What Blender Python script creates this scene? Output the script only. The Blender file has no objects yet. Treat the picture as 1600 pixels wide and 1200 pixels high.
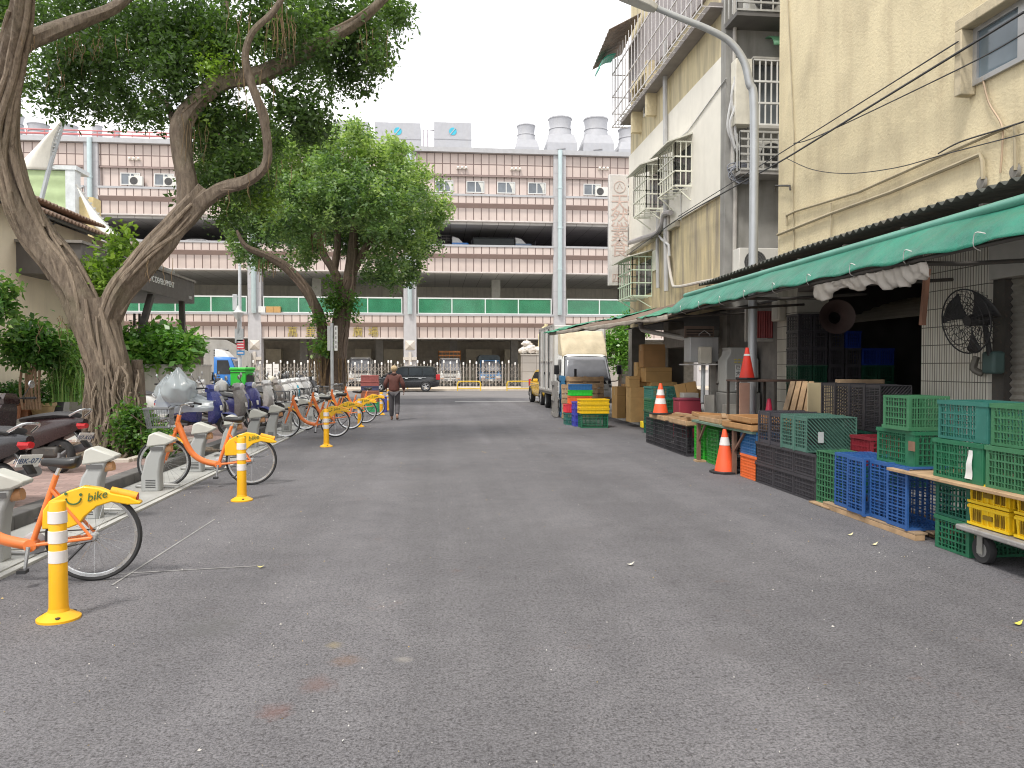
import bpy, math, random
import numpy as np
from mathutils import Vector, Matrix, Euler, noise
R = math.radians
rnd = random.Random(7)
S = bpy.context.scene
COL = S.collection

# ---------------------------------------------------------------- camera
YAW, TILT, FPX, CAMZ = math.atan(120/1200), math.atan(27/1200), 1200.0, 1.6
cam_d = bpy.data.cameras.new("camera"); cam = bpy.data.objects.new("camera", cam_d); COL.objects.link(cam)
cam.location = (0, 0, CAMZ); cam.rotation_euler = (R(90)-TILT, 0, -YAW)
cam_d.sensor_width = 36; cam_d.lens = 27.0; cam_d.clip_start = .05; cam_d.clip_end = 2000
S.camera = cam
# ---------------------------------------------------------------- sky, sun, exposure
SUN_EL, SUN_AZ = R(58), R(215)           # azimuth from +Y towards +X: the sun stands behind and left of the camera
w = bpy.data.worlds.new("World"); S.world = w; w.use_nodes = True
nt = w.node_tree; nt.nodes.clear()
def wn(t): return nt.nodes.new(t)
out = wn('ShaderNodeOutputWorld'); bg = wn('ShaderNodeBackground'); sky = wn('ShaderNodeTexSky')
sky.sky_type = 'NISHITA'; sky.sun_disc = False; sky.sun_elevation = SUN_EL; sky.sun_rotation = SUN_AZ
sky.air_density = 1.0; sky.dust_density = 1.5
tc = wn('ShaderNodeTexCoord'); mp = wn('ShaderNodeMapping'); mp.inputs['Scale'].default_value = (1.6, 1.6, 3.4)
nz = wn('ShaderNodeTexNoise'); nz.inputs['Scale'].default_value = 1.5; nz.inputs['Detail'].default_value = 6; nz.inputs['Roughness'].default_value = .55
rp = wn('ShaderNodeValToRGB'); rp.color_ramp.elements[0].position = .22; rp.color_ramp.elements[0].color = (.62, .62, .62, 1)
rp.color_ramp.elements[1].position = .52; rp.color_ramp.elements[1].color = (1, 1, 1, 1)
rp2 = wn('ShaderNodeValToRGB'); rp2.color_ramp.elements[0].position = .22; rp2.color_ramp.elements[0].color = (5.0, 5.1, 5.4, 1)
rp2.color_ramp.elements[1].position = .70; rp2.color_ramp.elements[1].color = (11.5, 11.4, 11.4, 1)
nz2 = wn('ShaderNodeTexNoise'); nz2.inputs['Scale'].default_value = 2.6; nz2.inputs['Detail'].default_value = 5
mx = wn('ShaderNodeMix'); mx.data_type = 'RGBA'
L = nt.links.new
L(tc.outputs['Generated'], mp.inputs[0]); L(mp.outputs[0], nz.inputs['Vector']); L(mp.outputs[0], nz2.inputs['Vector'])
L(nz.outputs[0], rp.inputs[0]); L(nz2.outputs[0], rp2.inputs[0])
L(rp.outputs[0], mx.inputs[0]); L(sky.outputs[0], mx.inputs[6]); L(rp2.outputs[0], mx.inputs[7])
L(mx.outputs[2], bg.inputs[0]); bg.inputs[1].default_value = .10; L(bg.outputs[0], out.inputs[0])
sd = bpy.data.lights.new("sun", 'SUN'); sd.energy = 1.5; sd.angle = R(10); sd.color = (1, .95, .87)
sun = bpy.data.objects.new("sun", sd); COL.objects.link(sun)
sv = Vector((math.sin(SUN_AZ)*math.cos(SUN_EL), math.cos(SUN_AZ)*math.cos(SUN_EL), math.sin(SUN_EL)))
sun.rotation_euler = sv.to_track_quat('Z', 'Y').to_euler(); sun.location = sv*60
S.view_settings.view_transform = 'Standard'; S.view_settings.look = 'None'; S.view_settings.gamma = 1
S.view_settings.exposure = 0.95
cy = S.cycles
try:
    cy.use_denoising = True; cy.filter_width = 1.1; cy.max_bounces = 7; cy.diffuse_bounces = 4; cy.glossy_bounces = 3; cy.transmission_bounces = 4; cy.transparent_max_bounces = 6
    cy.sample_clamp_indirect = 6; cy.use_adaptive_sampling = True; cy.adaptive_threshold = .008
except Exception: pass

# ---------------------------------------------------------------- survey: pixel of the 1600x1200 photo -> point on a known real plane
_f = Vector((math.sin(YAW)*math.cos(TILT), math.cos(YAW)*math.cos(TILT), -math.sin(TILT)))
_r = Vector((math.cos(YAW), -math.sin(YAW), 0)); _u = _r.cross(_f)
def _hit(px, py, ax, val):
    d = _f + _r*((px-800)/FPX) + _u*((600-py)/FPX); o = Vector((0, 0, CAMZ))
    return o + d*((val-o[ax])/d[ax])
def on_z(px, py, z=0): return _hit(px, py, 2, z)
def on_x(px, py, x): return _hit(px, py, 0, x)
def on_y(px, py, y): return _hit(px, py, 1, y)

# ---------------------------------------------------------------- mesh builder
class MB:
    def __init__(s): s.v = []; s.f = []; s.m = []
    def add(s, vs, fs, mat=0):
        b = len(s.v); s.v += [tuple(p) for p in vs]
        for f in fs: s.f.append(tuple(i+b for i in f)); s.m.append(mat)
        return s
    def box(s, x0, x1, y0, y1, z0, z1, mat=0):
        v = [(x0,y0,z0),(x1,y0,z0),(x1,y1,z0),(x0,y1,z0),(x0,y0,z1),(x1,y0,z1),(x1,y1,z1),(x0,y1,z1)]
        return s.add(v, [(0,3,2,1),(4,5,6,7),(0,1,5,4),(1,2,6,5),(2,3,7,6),(3,0,4,7)], mat)
    def cbox(s, c, sz, rot=(0,0,0), mat=0):
        M3 = Euler(rot).to_matrix(); c = Vector(c); h = Vector(sz)/2
        v = [c + M3 @ Vector((a*h.x, b*h.y, e*h.z)) for e in (-1,1) for (a,b) in ((-1,-1),(1,-1),(1,1),(-1,1))]
        return s.add(v, [(0,3,2,1),(4,5,6,7),(0,1,5,4),(1,2,6,5),(2,3,7,6),(3,0,4,7)], mat)
    def bar(s, a, b, wd, th=None, mat=0):
        return s.tube([a, b], wd/2, 4, mat)
    def tube(s, pts, r, n=8, mat=0, cap=True, flat=1.0):
        P = [Vector(p) for p in pts]; k = len(P)
        rs = r if isinstance(r, (list, tuple)) else [r]*k
        up = None; vs = []; fs = []
        for i in range(k):
            t = (P[min(i+1,k-1)]-P[max(i-1,0)])
            t = t.normalized() if t.length > 1e-9 else Vector((0,0,1))
            if up is None:
                up = Vector((0,0,1)) if abs(t.z) < .9 else Vector((0,1,0))
            a = (up - t*up.dot(t))
            a = a.normalized() if a.length > 1e-6 else t.orthogonal().normalized()
            up = a; b = t.cross(a)
            for j in range(n):
                th = 2*math.pi*(j+.5)/n
                vs.append(P[i] + (a*math.cos(th)*flat + b*math.sin(th))*rs[i])
        for i in range(k-1):
            for j in range(n):
                fs.append((i*n+j, i*n+(j+1)%n, (i+1)*n+(j+1)%n, (i+1)*n+j))
        if cap: fs += [tuple(range(n))[::-1], tuple(range((k-1)*n, k*n))]
        return s.add(vs, fs, mat)
    def lathe(s, prof, c=(0,0,0), n=16, mat=0, axis='z', cap=True, a0=0, a1=2*math.pi):
        full = abs(a1-a0-2*math.pi) < 1e-6; m = n if full else n+1; vs = []; fs = []
        for (r, z) in prof:
            for j in range(m):
                t = a0+(a1-a0)*j/n; x, y = r*math.cos(t), r*math.sin(t)
                p = (x, y, z) if axis == 'z' else ((z, x, y) if axis == 'x' else (x, z, y))
                vs.append((p[0]+c[0], p[1]+c[1], p[2]+c[2]))
        for i in range(len(prof)-1):
            for j in range(n if full else m-1):
                fs.append((i*m+j, i*m+(j+1)%m, (i+1)*m+(j+1)%m, (i+1)*m+j))
        if cap and full: fs += [tuple(range(m))[::-1], tuple(range((len(prof)-1)*m, len(prof)*m))]
        return s.add(vs, fs, mat)
    def prism(s, poly, a, b, axis='y', mat=0):
        n = len(poly); vs = []
        for t in (a, b):
            for (p, q) in poly:
                vs.append((p, t, q) if axis == 'y' else ((t, p, q) if axis == 'x' else (p, q, t)))
        fs = [tuple(range(n)), tuple(range(2*n-1, n-1, -1))] + [(i, i+n, (i+1)%n+n, (i+1)%n) for i in range(n)]
        return s.add(vs, fs, mat)
    def grid(s, fn, nu, nv, mat=0):
        vs = [fn(i/nu, j/nv) for i in range(nu+1) for j in range(nv+1)]
        fs = [(i*(nv+1)+j, (i+1)*(nv+1)+j, (i+1)*(nv+1)+j+1, i*(nv+1)+j+1) for i in range(nu) for j in range(nv)]
        return s.add(vs, fs, mat)
    def loft(s, rings, mat=0, cap=True, close=True):
        n = len(rings[0]); vs = [p for r in rings for p in r]; fs = []
        for i in range(len(rings)-1):
            for j in range(n if close else n-1):
                fs.append((i*n+j, i*n+(j+1)%n, (i+1)*n+(j+1)%n, (i+1)*n+j))
        if cap: fs += [tuple(range(n))[::-1], tuple(range((len(rings)-1)*n, len(rings)*n))]
        return s.add(vs, fs, mat)
    def mesh(s, name, mats, smooth=True, ang=38):
        me = bpy.data.meshes.new(name); me.from_pydata(s.v, [], s.f)
        for m in (mats if isinstance(mats, (list, tuple)) else [mats]): me.materials.append(m)
        if isinstance(mats, (list, tuple)) and len(mats) > 1: me.polygons.foreach_set('material_index', s.m)
        me.update()
        if smooth:
            me.shade_smooth(); me.set_sharp_from_angle(angle=R(ang))
        return me
    def build(s, name, mats, parent=None, loc=(0,0,0), rot=(0,0,0), bevel=0, smooth=True, solid=0, sub=0):
        o = bpy.data.objects.new(name, s.mesh(name, mats, smooth)); COL.objects.link(o)
        o.location = loc; o.rotation_euler = rot
        if parent: o.parent = parent
        if solid:
            m = o.modifiers.new('solid', 'SOLIDIFY'); m.thickness = solid; m.offset = 0
        if bevel:
            m = o.modifiers.new('bevel', 'BEVEL'); m.width = bevel; m.segments = 2; m.limit_method = 'ANGLE'; m.angle_limit = R(40)
        if sub:
            m = o.modifiers.new('sub', 'SUBSURF'); m.levels = sub; m.render_levels = sub
        return o
def tag(o, label=None, cat=None, group=None, kind=None):
    if label: o['label'] = label
    if cat: o['category'] = cat
    if group: o['group'] = group
    if kind: o['kind'] = kind
    return o
def thing(name, label, cat, loc=(0,0,0), rz=0, group=None, rot=None):
    o = bpy.data.objects.new(name, None); COL.objects.link(o); o.empty_display_size = .1
    o.location = loc; o.rotation_euler = rot or (0, 0, rz)
    return tag(o, label, cat, group)
def struct(o): o['kind'] = 'structure'; return o
def dup(root, label, loc, rz=None, rot=None, group=None):
    def cp(o, parent):
        c = o.copy(); COL.objects.link(c)
        if parent: c.parent = parent
        for ch in o.children: cp(ch, c)
        return c
    c = cp(root, None); c.location = loc
    if rot is not None: c.rotation_euler = rot
    elif rz is not None: c.rotation_euler = (0, 0, rz)
    c['label'] = label
    if group: c['group'] = group
    return c
def recolor(root, partname, m):
    for ch in root.children:
        if ch.name.split('.')[0] == partname:
            ch.data = ch.data.copy(); ch.data.materials[0] = m
def smooth_path(pts, k=6):
    P = [Vector(p) for p in pts]; o = []
    for i in range(len(P)-1):
        a, b, c, d = P[max(i-1,0)], P[i], P[i+1], P[min(i+2,len(P)-1)]
        for j in range(k):
            t = j/k
            o.append(.5*((2*b)+(c-a)*t+(2*a-5*b+4*c-d)*t*t+(3*b-a-3*c+d)*t**3))
    o.append(P[-1]); return o
def lerp_list(v, n):
    o = []
    for i in range(n):
        t = i/(n-1)*(len(v)-1); k = min(int(t), len(v)-2); o.append(v[k]+(v[k+1]-v[k])*(t-k))
    return o
def sag(a, b, drop, n=14):
    a, b = Vector(a), Vector(b)
    return [a.lerp(b, i/n)-Vector((0,0,drop*4*(i/n)*(1-i/n))) for i in range(n+1)]
def txt(name, text, size, m, parent=None, loc=(0,0,0), rot=(0,0,0), ext=.002, shear=0, spacing=1, center=True, bold=0):
    cu = bpy.data.curves.new(name, 'FONT'); cu.body = text; cu.size = size; cu.extrude = ext; cu.shear = shear; cu.space_character = spacing
    cu.offset = bold; cu.resolution_u = 3
    if center: cu.align_x = 'CENTER'; cu.align_y = 'CENTER'
    tmp = bpy.data.objects.new(name, cu); COL.objects.link(tmp)
    me = bpy.data.meshes.new_from_object(tmp.evaluated_get(bpy.context.evaluated_depsgraph_get()))
    bpy.data.objects.remove(tmp); bpy.data.curves.remove(cu)
    me.materials.clear(); me.materials.append(m)
    o = bpy.data.objects.new(name, me); COL.objects.link(o); o.location = loc; o.rotation_euler = rot
    if parent: o.parent = parent
    return o
ORD = ['first', 'second', 'third', 'fourth', 'fifth', 'sixth', 'seventh', 'eighth', 'ninth', 'tenth', 'eleventh', 'twelfth', 'thirteenth', 'fourteenth']
# ---------------------------------------------------------------- materials
MATS = {}
def _nodes(name):
    m = bpy.data.materials.new(name); m.use_nodes = True; t = m.node_tree
    return m, t, t.nodes['Principled BSDF'], t.nodes, t.links.new
def _mix(t, fac, a, b, blend='MIX'):
    n = t.nodes.new('ShaderNodeMix'); n.data_type = 'RGBA'; n.blend_type = blend
    for sock, val in ((n.inputs[0], fac), (n.inputs[6], a), (n.inputs[7], b)):
        if hasattr(val, 'is_linked') or hasattr(val, 'links'): t.links.new(val, sock)
        elif isinstance(val, (int, float)): sock.default_value = val
        else: sock.default_value = (*val, 1)[:4]
    return n.outputs[2]
def _noise(t, vec, scale, detail=4, rough=.6):
    n = t.nodes.new('ShaderNodeTexNoise'); n.inputs['Scale'].default_value = scale; n.inputs['Detail'].default_value = detail
    n.inputs['Roughness'].default_value = rough; t.links.new(vec, n.inputs['Vector']); return n.outputs[0]
def _ramp(t, fac, a, b, ca=(0,0,0), cb=(1,1,1)):
    n = t.nodes.new('ShaderNodeValToRGB'); e = n.color_ramp.elements
    e[0].position = a; e[1].position = b; e[0].color = (*ca, 1); e[1].color = (*cb, 1); t.links.new(fac, n.inputs[0]); return n.outputs[0]
def _map(t, vec, sc):
    n = t.nodes.new('ShaderNodeMapping'); n.inputs['Scale'].default_value = sc; t.links.new(vec, n.inputs[0]); return n.outputs[0]
def _bump(t, h, strength, dist, bs):
    n = t.nodes.new('ShaderNodeBump'); n.inputs['Strength'].default_value = strength; n.inputs['Distance'].default_value = dist
    t.links.new(h, n.inputs['Height']); t.links.new(n.outputs[0], bs.inputs['Normal'])
def _pos(t): return t.nodes.new('ShaderNodeNewGeometry').outputs['Position']
def mat(name, col, rough=.6, metal=0, var=.14, vs=3.0, bump=0, bs=60, bd=.01, streak=0, scol=(.1,.09,.07), stain=0, stcol=(.3,.27,.22), sts=.6, coat=0, spec=.5, st0=.5, wear=0, wcol=(.35,.33,.3)):
    if name in MATS: return MATS[name]
    m, t, b, N, Ln = _nodes(name); p = _pos(t)
    c = _mix(t, _ramp(t, _noise(t, p, vs), .3, .7), [x*(1-var) for x in col], [min(1, x*(1+var)) for x in col])
    if stain: c = _mix(t, _ramp(t, _noise(t, p, sts, 6, .65), .5, .5+.22, (0,0,0), (stain,)*3), c, stcol)
    if streak: c = _mix(t, _ramp(t, _noise(t, _map(t, p, (2.6, 2.6, .28)), 1.3, 5, .62), st0, st0+.24, (0,0,0), (streak,)*3), c, scol)
    if wear: c = _mix(t, _ramp(t, _noise(t, p, 22, 5, .7), .56, .66, (0,0,0), (wear,)*3), c, wcol)
    Ln(c, b.inputs['Base Color']); b.inputs['Metallic'].default_value = metal
    rr = _ramp(t, _noise(t, p, vs*4), .3, .7, (max(.03, rough-.1),)*3, (min(1, rough+.1),)*3); Ln(rr, b.inputs['Roughness'])
    b.inputs['Specular IOR Level'].default_value = spec
    if coat: b.inputs['Coat Weight'].default_value = coat; b.inputs['Coat Roughness'].default_value = .08
    if bump: _bump(t, _noise(t, p, bs, 5, .65), bump, bd, b)
    MATS[name] = m; return m
def brick(name, col, mortar, bw, bh, ms, plane, offset=0, var=.08, rough=.5, bump=.5, origin=(0,0), stain=0, stcol=(.2,.17,.12), col2=None, squash=1):
    if name in MATS: return MATS[name]
    m, t, b, N, Ln = _nodes(name); p = _pos(t)
    sp = N.new('ShaderNodeSeparateXYZ'); cb = N.new('ShaderNodeCombineXYZ'); Ln(p, sp.inputs[0])
    i = {'x': ('Y','Z'), 'y': ('X','Z'), 'z': ('X','Y')}[plane]
    for k in (0, 1):
        ad = N.new('ShaderNodeMath'); ad.inputs[1].default_value = 200*(bw, bh)[k]-origin[k]; Ln(sp.outputs[i[k]], ad.inputs[0]); Ln(ad.outputs[0], cb.inputs[k])
    br = N.new('ShaderNodeTexBrick'); Ln(cb.outputs[0], br.inputs['Vector']); br.offset = offset; br.squash = squash
    br.inputs['Scale'].default_value = 1; br.inputs['Brick Width'].default_value = bw; br.inputs['Row Height'].default_value = bh
    br.inputs['Mortar Size'].default_value = ms; br.inputs['Mortar Smooth'].default_value = .1; br.inputs['Bias'].default_value = 0
    br.inputs['Color1'].default_value = (*[x*(1-var) for x in col], 1); br.inputs['Color2'].default_value = (*(col2 or [min(1, x*(1+var)) for x in col]), 1)
    br.inputs['Mortar'].default_value = (*mortar, 1)
    c = _mix(t, _ramp(t, _noise(t, p, 1.1, 5), .3, .75, (.82,.82,.82), (1.08,1.08,1.08)), (1,1,1), (1,1,1))
    c = _mix(t, 1.0, br.outputs['Color'], _ramp(t, _noise(t, p, 1.1, 5), .3, .75, (.85,.85,.85), (1,1,1)), 'MULTIPLY')
    if stain: c = _mix(t, _ramp(t, _noise(t, p, 2.2, 6, .7), .5, .74, (0,0,0), (stain,)*3), c, stcol)
    Ln(c, b.inputs['Base Color']); b.inputs['Roughness'].default_value = rough
    if bump:
        n = N.new('ShaderNodeInvert'); Ln(br.outputs['Fac'], n.inputs['Color']); _bump(t, n.outputs[0], bump, .006, b)
    MATS[name] = m; return m

def asphalt_mat():
    m, t, b, N, Ln = _nodes('asphalt'); p = _pos(t)
    big = _ramp(t, _noise(t, p, .35, 6, .6), .32, .7, (.160,.156,.166), (.232,.227,.238))
    mid = _mix(t, _ramp(t, _noise(t, p, 3.5, 6, .7), .35, .75, (.8,.8,.8), (1.12,1.12,1.12)), (0,0,0), (1,1,1))
    c = _mix(t, 1.0, big, _ramp(t, _noise(t, p, 3.5, 6, .7), .3, .75, (.78,.78,.79), (1,1,1)), 'MULTIPLY')
    grain = _noise(t, p, 80, 4, .8)
    fl = _noise(t, p, 34, 7, .82); c = _mix(t, 1.0, c, _ramp(t, fl, .38, .50, (.42,.41,.41), (1,1,1)), 'MULTIPLY')
    c = _mix(t, 1.0, c, _ramp(t, grain, .36, .60, (.40,.39,.39), (1.32,1.32,1.32)), 'MULTIPLY')
    vo = N.new('ShaderNodeTexVoronoi'); vo.inputs['Scale'].default_value = 75; Ln(p, vo.inputs['Vector'])
    c = _mix(t, _ramp(t, vo.outputs['Distance'], .08, .2, (.5,.5,.5), (0,0,0)), c, (.34,.33,.325))
    # long faint wheel tracks along the street
    tr = _noise(t, _map(t, p, (1.1, .04, 1)), 1.0, 3)
    c = _mix(t, 1.0, c, _ramp(t, tr, .35, .65, (.78,.78,.78), (1,1,1)), 'MULTIPLY')
    # rusty and dark oil spots
    c = _mix(t, _ramp(t, _noise(t, p, 1.3, 7, .8), .61, .72, (0,0,0), (.42,.42,.42)), c, (.16,.09,.065))
    c = _mix(t, _ramp(t, _noise(t, _map(t, p, (1,1,1)), .55, 6, .8), .69, .76, (0,0,0), (.55,)*3), c, (.035,.034,.034))
    ad = N.new('ShaderNodeMath'); ad.operation = 'MULTIPLY_ADD'; Ln(_noise(t, p, 9, 6, .8), ad.inputs[0]); ad.inputs[1].default_value = 1.15; ad.inputs[2].default_value = -.42
    for px, py, r_, cc in ((428,1112,.12,(.17,.085,.07)), (497,1070,.15,(.15,.09,.08)), (540,1032,.12,(.19,.115,.075)), (522,1008,.07,(.26,.21,.11)), (630,1030,.07,(.30,.28,.25)), (330,980,.3,(.10,.10,.10)), (900,830,.35,(.12,.115,.12)), (640,760,.5,(.13,.125,.13)), (1130,1010,.3,(.11,.105,.11))):
        q = on_z(px, py); di = N.new('ShaderNodeVectorMath'); di.operation = 'DISTANCE'; Ln(p, di.inputs[0]); di.inputs[1].default_value = q
        dv = N.new('ShaderNodeMath'); dv.operation = 'MULTIPLY_ADD'; Ln(di.outputs['Value'], dv.inputs[0]); dv.inputs[1].default_value = -.5/r_; Ln(ad.outputs[0], dv.inputs[2])
        d2 = N.new('ShaderNodeMath'); d2.operation = 'ADD'; Ln(dv.outputs[0], d2.inputs[0]); d2.inputs[1].default_value = .38
        c = _mix(t, _ramp(t, d2.outputs[0], .10, .5, (0,0,0), (.5,)*3), c, cc)
    Ln(c, b.inputs['Base Color']); b.inputs['Roughness'].default_value = .86; b.inputs['Specular IOR Level'].default_value = .35
    h = _mix(t, .5, grain, fl); _bump(t, h, .55, .012, b)
    MATS['asphalt'] = m; return m
def leaf_mat(name, dark, mid, light, trans=.35, rough=.42):
    m, t, b, N, Ln = _nodes(name)
    at = N.new('ShaderNodeAttribute'); at.attribute_name = 'tint'
    rp = N.new('ShaderNodeValToRGB'); e = rp.color_ramp.elements; e[0].color = (*dark, 1); e[1].color = (*light, 1); e[1].position = 1
    x = e.new(.5); x.color = (*mid, 1); Ln(at.outputs['Fac'], rp.inputs[0])
    Ln(rp.outputs[0], b.inputs['Base Color']); b.inputs['Roughness'].default_value = rough
    tr = N.new('ShaderNodeBsdfTranslucent'); ms = N.new('ShaderNodeMixShader'); ms.inputs[0].default_value = trans
    br = _mix(t, 1.0, rp.outputs[0], (1.5, 1.7, .7), 'MULTIPLY'); Ln(br, tr.inputs['Color'])
    Ln(b.outputs[0], ms.inputs[1]); Ln(tr.outputs[0], ms.inputs[2]); Ln(ms.outputs[0], N['Material Output'].inputs['Surface'])
    MATS[name] = m; return m
def bark_mat(name, a, c2, moss=.3):
    m, t, b, N, Ln = _nodes(name); p = _pos(t)
    st = _noise(t, _map(t, p, (7, 7, 1.6)), 2.4, 8, .72)
    c = _mix(t, _ramp(t, st, .3, .68), a, c2)
    c = _mix(t, _ramp(t, _noise(t, p, 1.6, 5), .52, .7, (0,0,0), (moss,)*3), c, (.16,.155,.09))
    c = _mix(t, _ramp(t, _noise(t, p, 14, 5, .7), .58, .72, (0,0,0), (.4,)*3), c, (.36,.32,.26))
    Ln(c, b.inputs['Base Color']); b.inputs['Roughness'].default_value = .9
    _bump(t, st, .9, .035, b); MATS[name] = m; return m
def glassy(name, col, rough=.08, spec=.6, var=.2, alpha=1.0):
    m, t, b, N, Ln = _nodes(name); p = _pos(t)
    c = _mix(t, _ramp(t, _noise(t, p, 1.2, 3), .35, .65), [x*(1-var) for x in col], [x*(1+var) for x in col])
    Ln(c, b.inputs['Base Color']); b.inputs['Roughness'].default_value = rough; b.inputs['Specular IOR Level'].default_value = spec
    b.inputs['Alpha'].default_value = alpha
    MATS[name] = m; return m

ASPH = asphalt_mat()
M_ = {}
WHITE = mat('white_paint', (.72,.72,.70), .45, var=.06, streak=.25, scol=(.42,.4,.36))
STEEL = mat('grey_steel', (.42,.44,.45), .45, .3, var=.1)
CHROME = mat('bright_metal', (.62,.63,.64), .25, .9, var=.08)
BLACK = mat('black_plastic', (.022,.022,.024), .5, var=.25)
RUBBER = mat('tyre_rubber', (.03,.03,.031), .85, var=.3, vs=9)
DKMETAL = mat('dark_metal', (.07,.065,.06), .55, .3, var=.3, wear=.35, wcol=(.18,.12,.08))
WOOD = mat('pale_wood', (.42,.28,.16), .75, var=.25, vs=6, streak=.3, scol=(.2,.13,.07), bump=.3)
WOOD_OLD = mat('weathered_wood', (.30,.21,.13), .8, var=.3, vs=5, bump=.35, stain=.4, stcol=(.16,.12,.08), sts=3)
CARD = mat('cardboard', (.50,.30,.115), .8, var=.1, vs=3)
CONC = mat('concrete', (.42,.41,.385), .85, var=.12, streak=.45, scol=(.22,.21,.19), bump=.2)
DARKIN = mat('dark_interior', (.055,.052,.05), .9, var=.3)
GLASS = glassy('dark_glass', (.035,.04,.048))
GLASSL = glassy('grey_glass', (.16,.18,.2), .1)
ORANGE = mat('orange_paint', (.78,.20,.045), .38, var=.07, coat=.3)
YELLOW = mat('yellow_plastic', (.86,.52,.012), .42, var=.08, wear=.12, wcol=(.6,.5,.3))
REDP = mat('red_plastic', (.62,.05,.04), .45, var=.15)
LAMPRED = mat('red_lens', (.5,.02,.025), .2, var=.1)
LENS = mat('clear_lens', (.6,.6,.6), .15, var=.1)
# ================================================================ SETTING
PINKP = brick('pavement_brick', (.36,.25,.225), (.22,.17,.155), .24, .12, .006, 'z', .5, var=.16, rough=.85, bump=.3, stain=.35, stcol=(.22,.19,.17))
GREYP = mat('plaza_paving', (.44,.43,.41), .85, var=.1, stain=.4, stcol=(.3,.28,.26), bump=.15)
KERB = mat('kerb_stone', (.095,.092,.09), .8, var=.25, vs=6, bump=.3, stain=.4, stcol=(.28,.27,.25), sts=2)
STRIP = mat('strip_concrete', (.46,.46,.435), .8, var=.1, vs=5, stain=.4, stcol=(.33,.31,.28), sts=2, bump=.2)
PAINT = mat('road_paint', (.68,.68,.66), .7, var=.15, vs=9, wear=.6, wcol=(.16,.155,.15))
FARP = mat('far_pavement_concrete', (.56,.49,.40), .85, var=.1, bump=.1)
CROSS = mat('cross_street_asphalt', (.185,.175,.172), .85, var=.1, vs=1.2, bump=.3, bs=80)
SOIL = mat('soil', (.17,.105,.065), .95, var=.35, vs=12, bump=.6, bs=30)
def sheet(name, x0, x1, y0, y1, z, m, th=0):
    b = MB()
    if th: b.box(x0, x1, y0, y1, z-th, z)
    else: b.add([(x0,y0,z),(x1,y0,z),(x1,y1,z),(x0,y1,z)], [(0,1,2,3)])
    return struct(b.build(name, m, smooth=False))
sheet('ground', -300, 300, -100, 500, -.03, CONC)
sheet('road', -60, 60, -12, 54, 0, ASPH)
sheet('cross_street', -60, 60, 38.6, 51.2, .004, CROSS)
sheet('far_pavement', -60, 60, 51.2, 58.3, .12, FARP, .14)
sheet('pavement', -7.2, -4.27, -8, 36.5, .15, PINKP, .17)
sheet('plaza', -60, -7.2, -8, 36.5, .15, GREYP, .17)
kb = MB()
for i in range(45):
    kb.box(-4.27, -4.05, -8+i*.99, -8+i*.99+.982, -.02, .162)
struct(kb.build('kerb', KERB, bevel=.012))
sheet('dock_strip', -4.05, -3.25, -8, 31, .022, STRIP, .04)
rk = MB()
for i in range(32): rk.box(5.55, 5.75, -3+i*.99, -3+i*.99+.98, -.02, .12)
struct(rk.build('kerb', mat('pale_kerb', (.5,.49,.46), .8, var=.12, vs=5, stain=.3), bevel=.012))
sheet('side_pavement', 5.75, 12, -3, 31, .115, mat('dirty_concrete', (.24,.225,.205), .85, var=.2, stain=.5, stcol=(.13,.12,.1), sts=1.2, bump=.2), .13)
sheet('stop_line', .9, 6.6, 35.15, 35.40, .005, PAINT)
# soil pit under the banyan with a pale edging
sp_ = MB(); sp_.grid(lambda u, v: (-6.9+2.2*u, 12.3+3.2*v, .155+.05*math.sin(u*3.1)*math.sin(v*3.1)+.02*noise.noise((u*6, v*6, 0))), 14, 18)
struct(sp_.build('soil_pit', SOIL))
eb = MB(); eb.box(-7.0,-4.62,12.12,12.26,.13,.20).box(-4.72,-4.6,12.26,15.6,.13,.20).box(-7.0,-4.62,15.6,15.72,.13,.20)
struct(eb.build('pit_edging', mat('edging', (.55,.5,.44), .8, var=.1), bevel=.01))
# ground scatter: petals, grit and bits of paper on the road
lv = MB(); lr = random.Random(3)
for i in range(1700):
    y = 3.0+26*lr.random()**1.4; x = lr.uniform(-3.1, 4.2)
    if lr.random() < .4: x = -3.1+2.2*lr.random()**1.6 if lr.random() < .6 else 4.2-1.4*lr.random()**1.5
    s = lr.uniform(.003, .010)*(1.8 if lr.random() < .08 else 1)*(.5+.03*y); a = lr.uniform(0, 6.28)
    c, d = math.cos(a)*s, math.sin(a)*s
    k = 0 if lr.random() < .6 else (1 if lr.random() < .6 else 2)
    lv.add([(x-c, y-d, .006), (x+d*.5, y-c*.5, .012), (x+c, y+d, .007), (x-d*.5, y+c*.5, .005)], [(0,1,2,3)], k)
tag(lv.build('litter', [mat('paper_bit', (.52,.50,.47)), mat('dry_leaf', (.5,.36,.12)), mat('grit', (.3,.29,.28))], smooth=False), kind='stuff')
for (px, py, lc) in ((408,886,(.62,.55,.2)), (1590,975,(.7,.62,.1)), (1328,836,(.66,.6,.35)), (1366,851,(.66,.6,.35)), (985,882,(.6,.58,.5))):
    c = on_z(px, py, .008); b = MB(); s = .032
    b.grid(lambda u, v: (c.x+(u-.5)*2*s, c.y+(v-.5)*s*math.sin(math.pi*max(.04, min(.96, u)))*1.2, .010+.016*(u-.4)**2*4), 6, 2)
    tag(b.build('fallen_leaf', mat('leaf_%d' % px, lc, .6)), {408:'yellowish fallen leaf lying beside the thin white scratch on the road', 1590:'bright yellow fallen leaf lying in front of the flat trolley', 1328:'small pale leaf on the asphalt before the blue crates, closer to the pale green crate', 1366:'small pale leaf on the asphalt before the blue crates, closer to the trolley', 985:'tiny pale leaf lying alone in the middle of the road'}[px], 'leaf', 'fallen leaves on the road')
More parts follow.
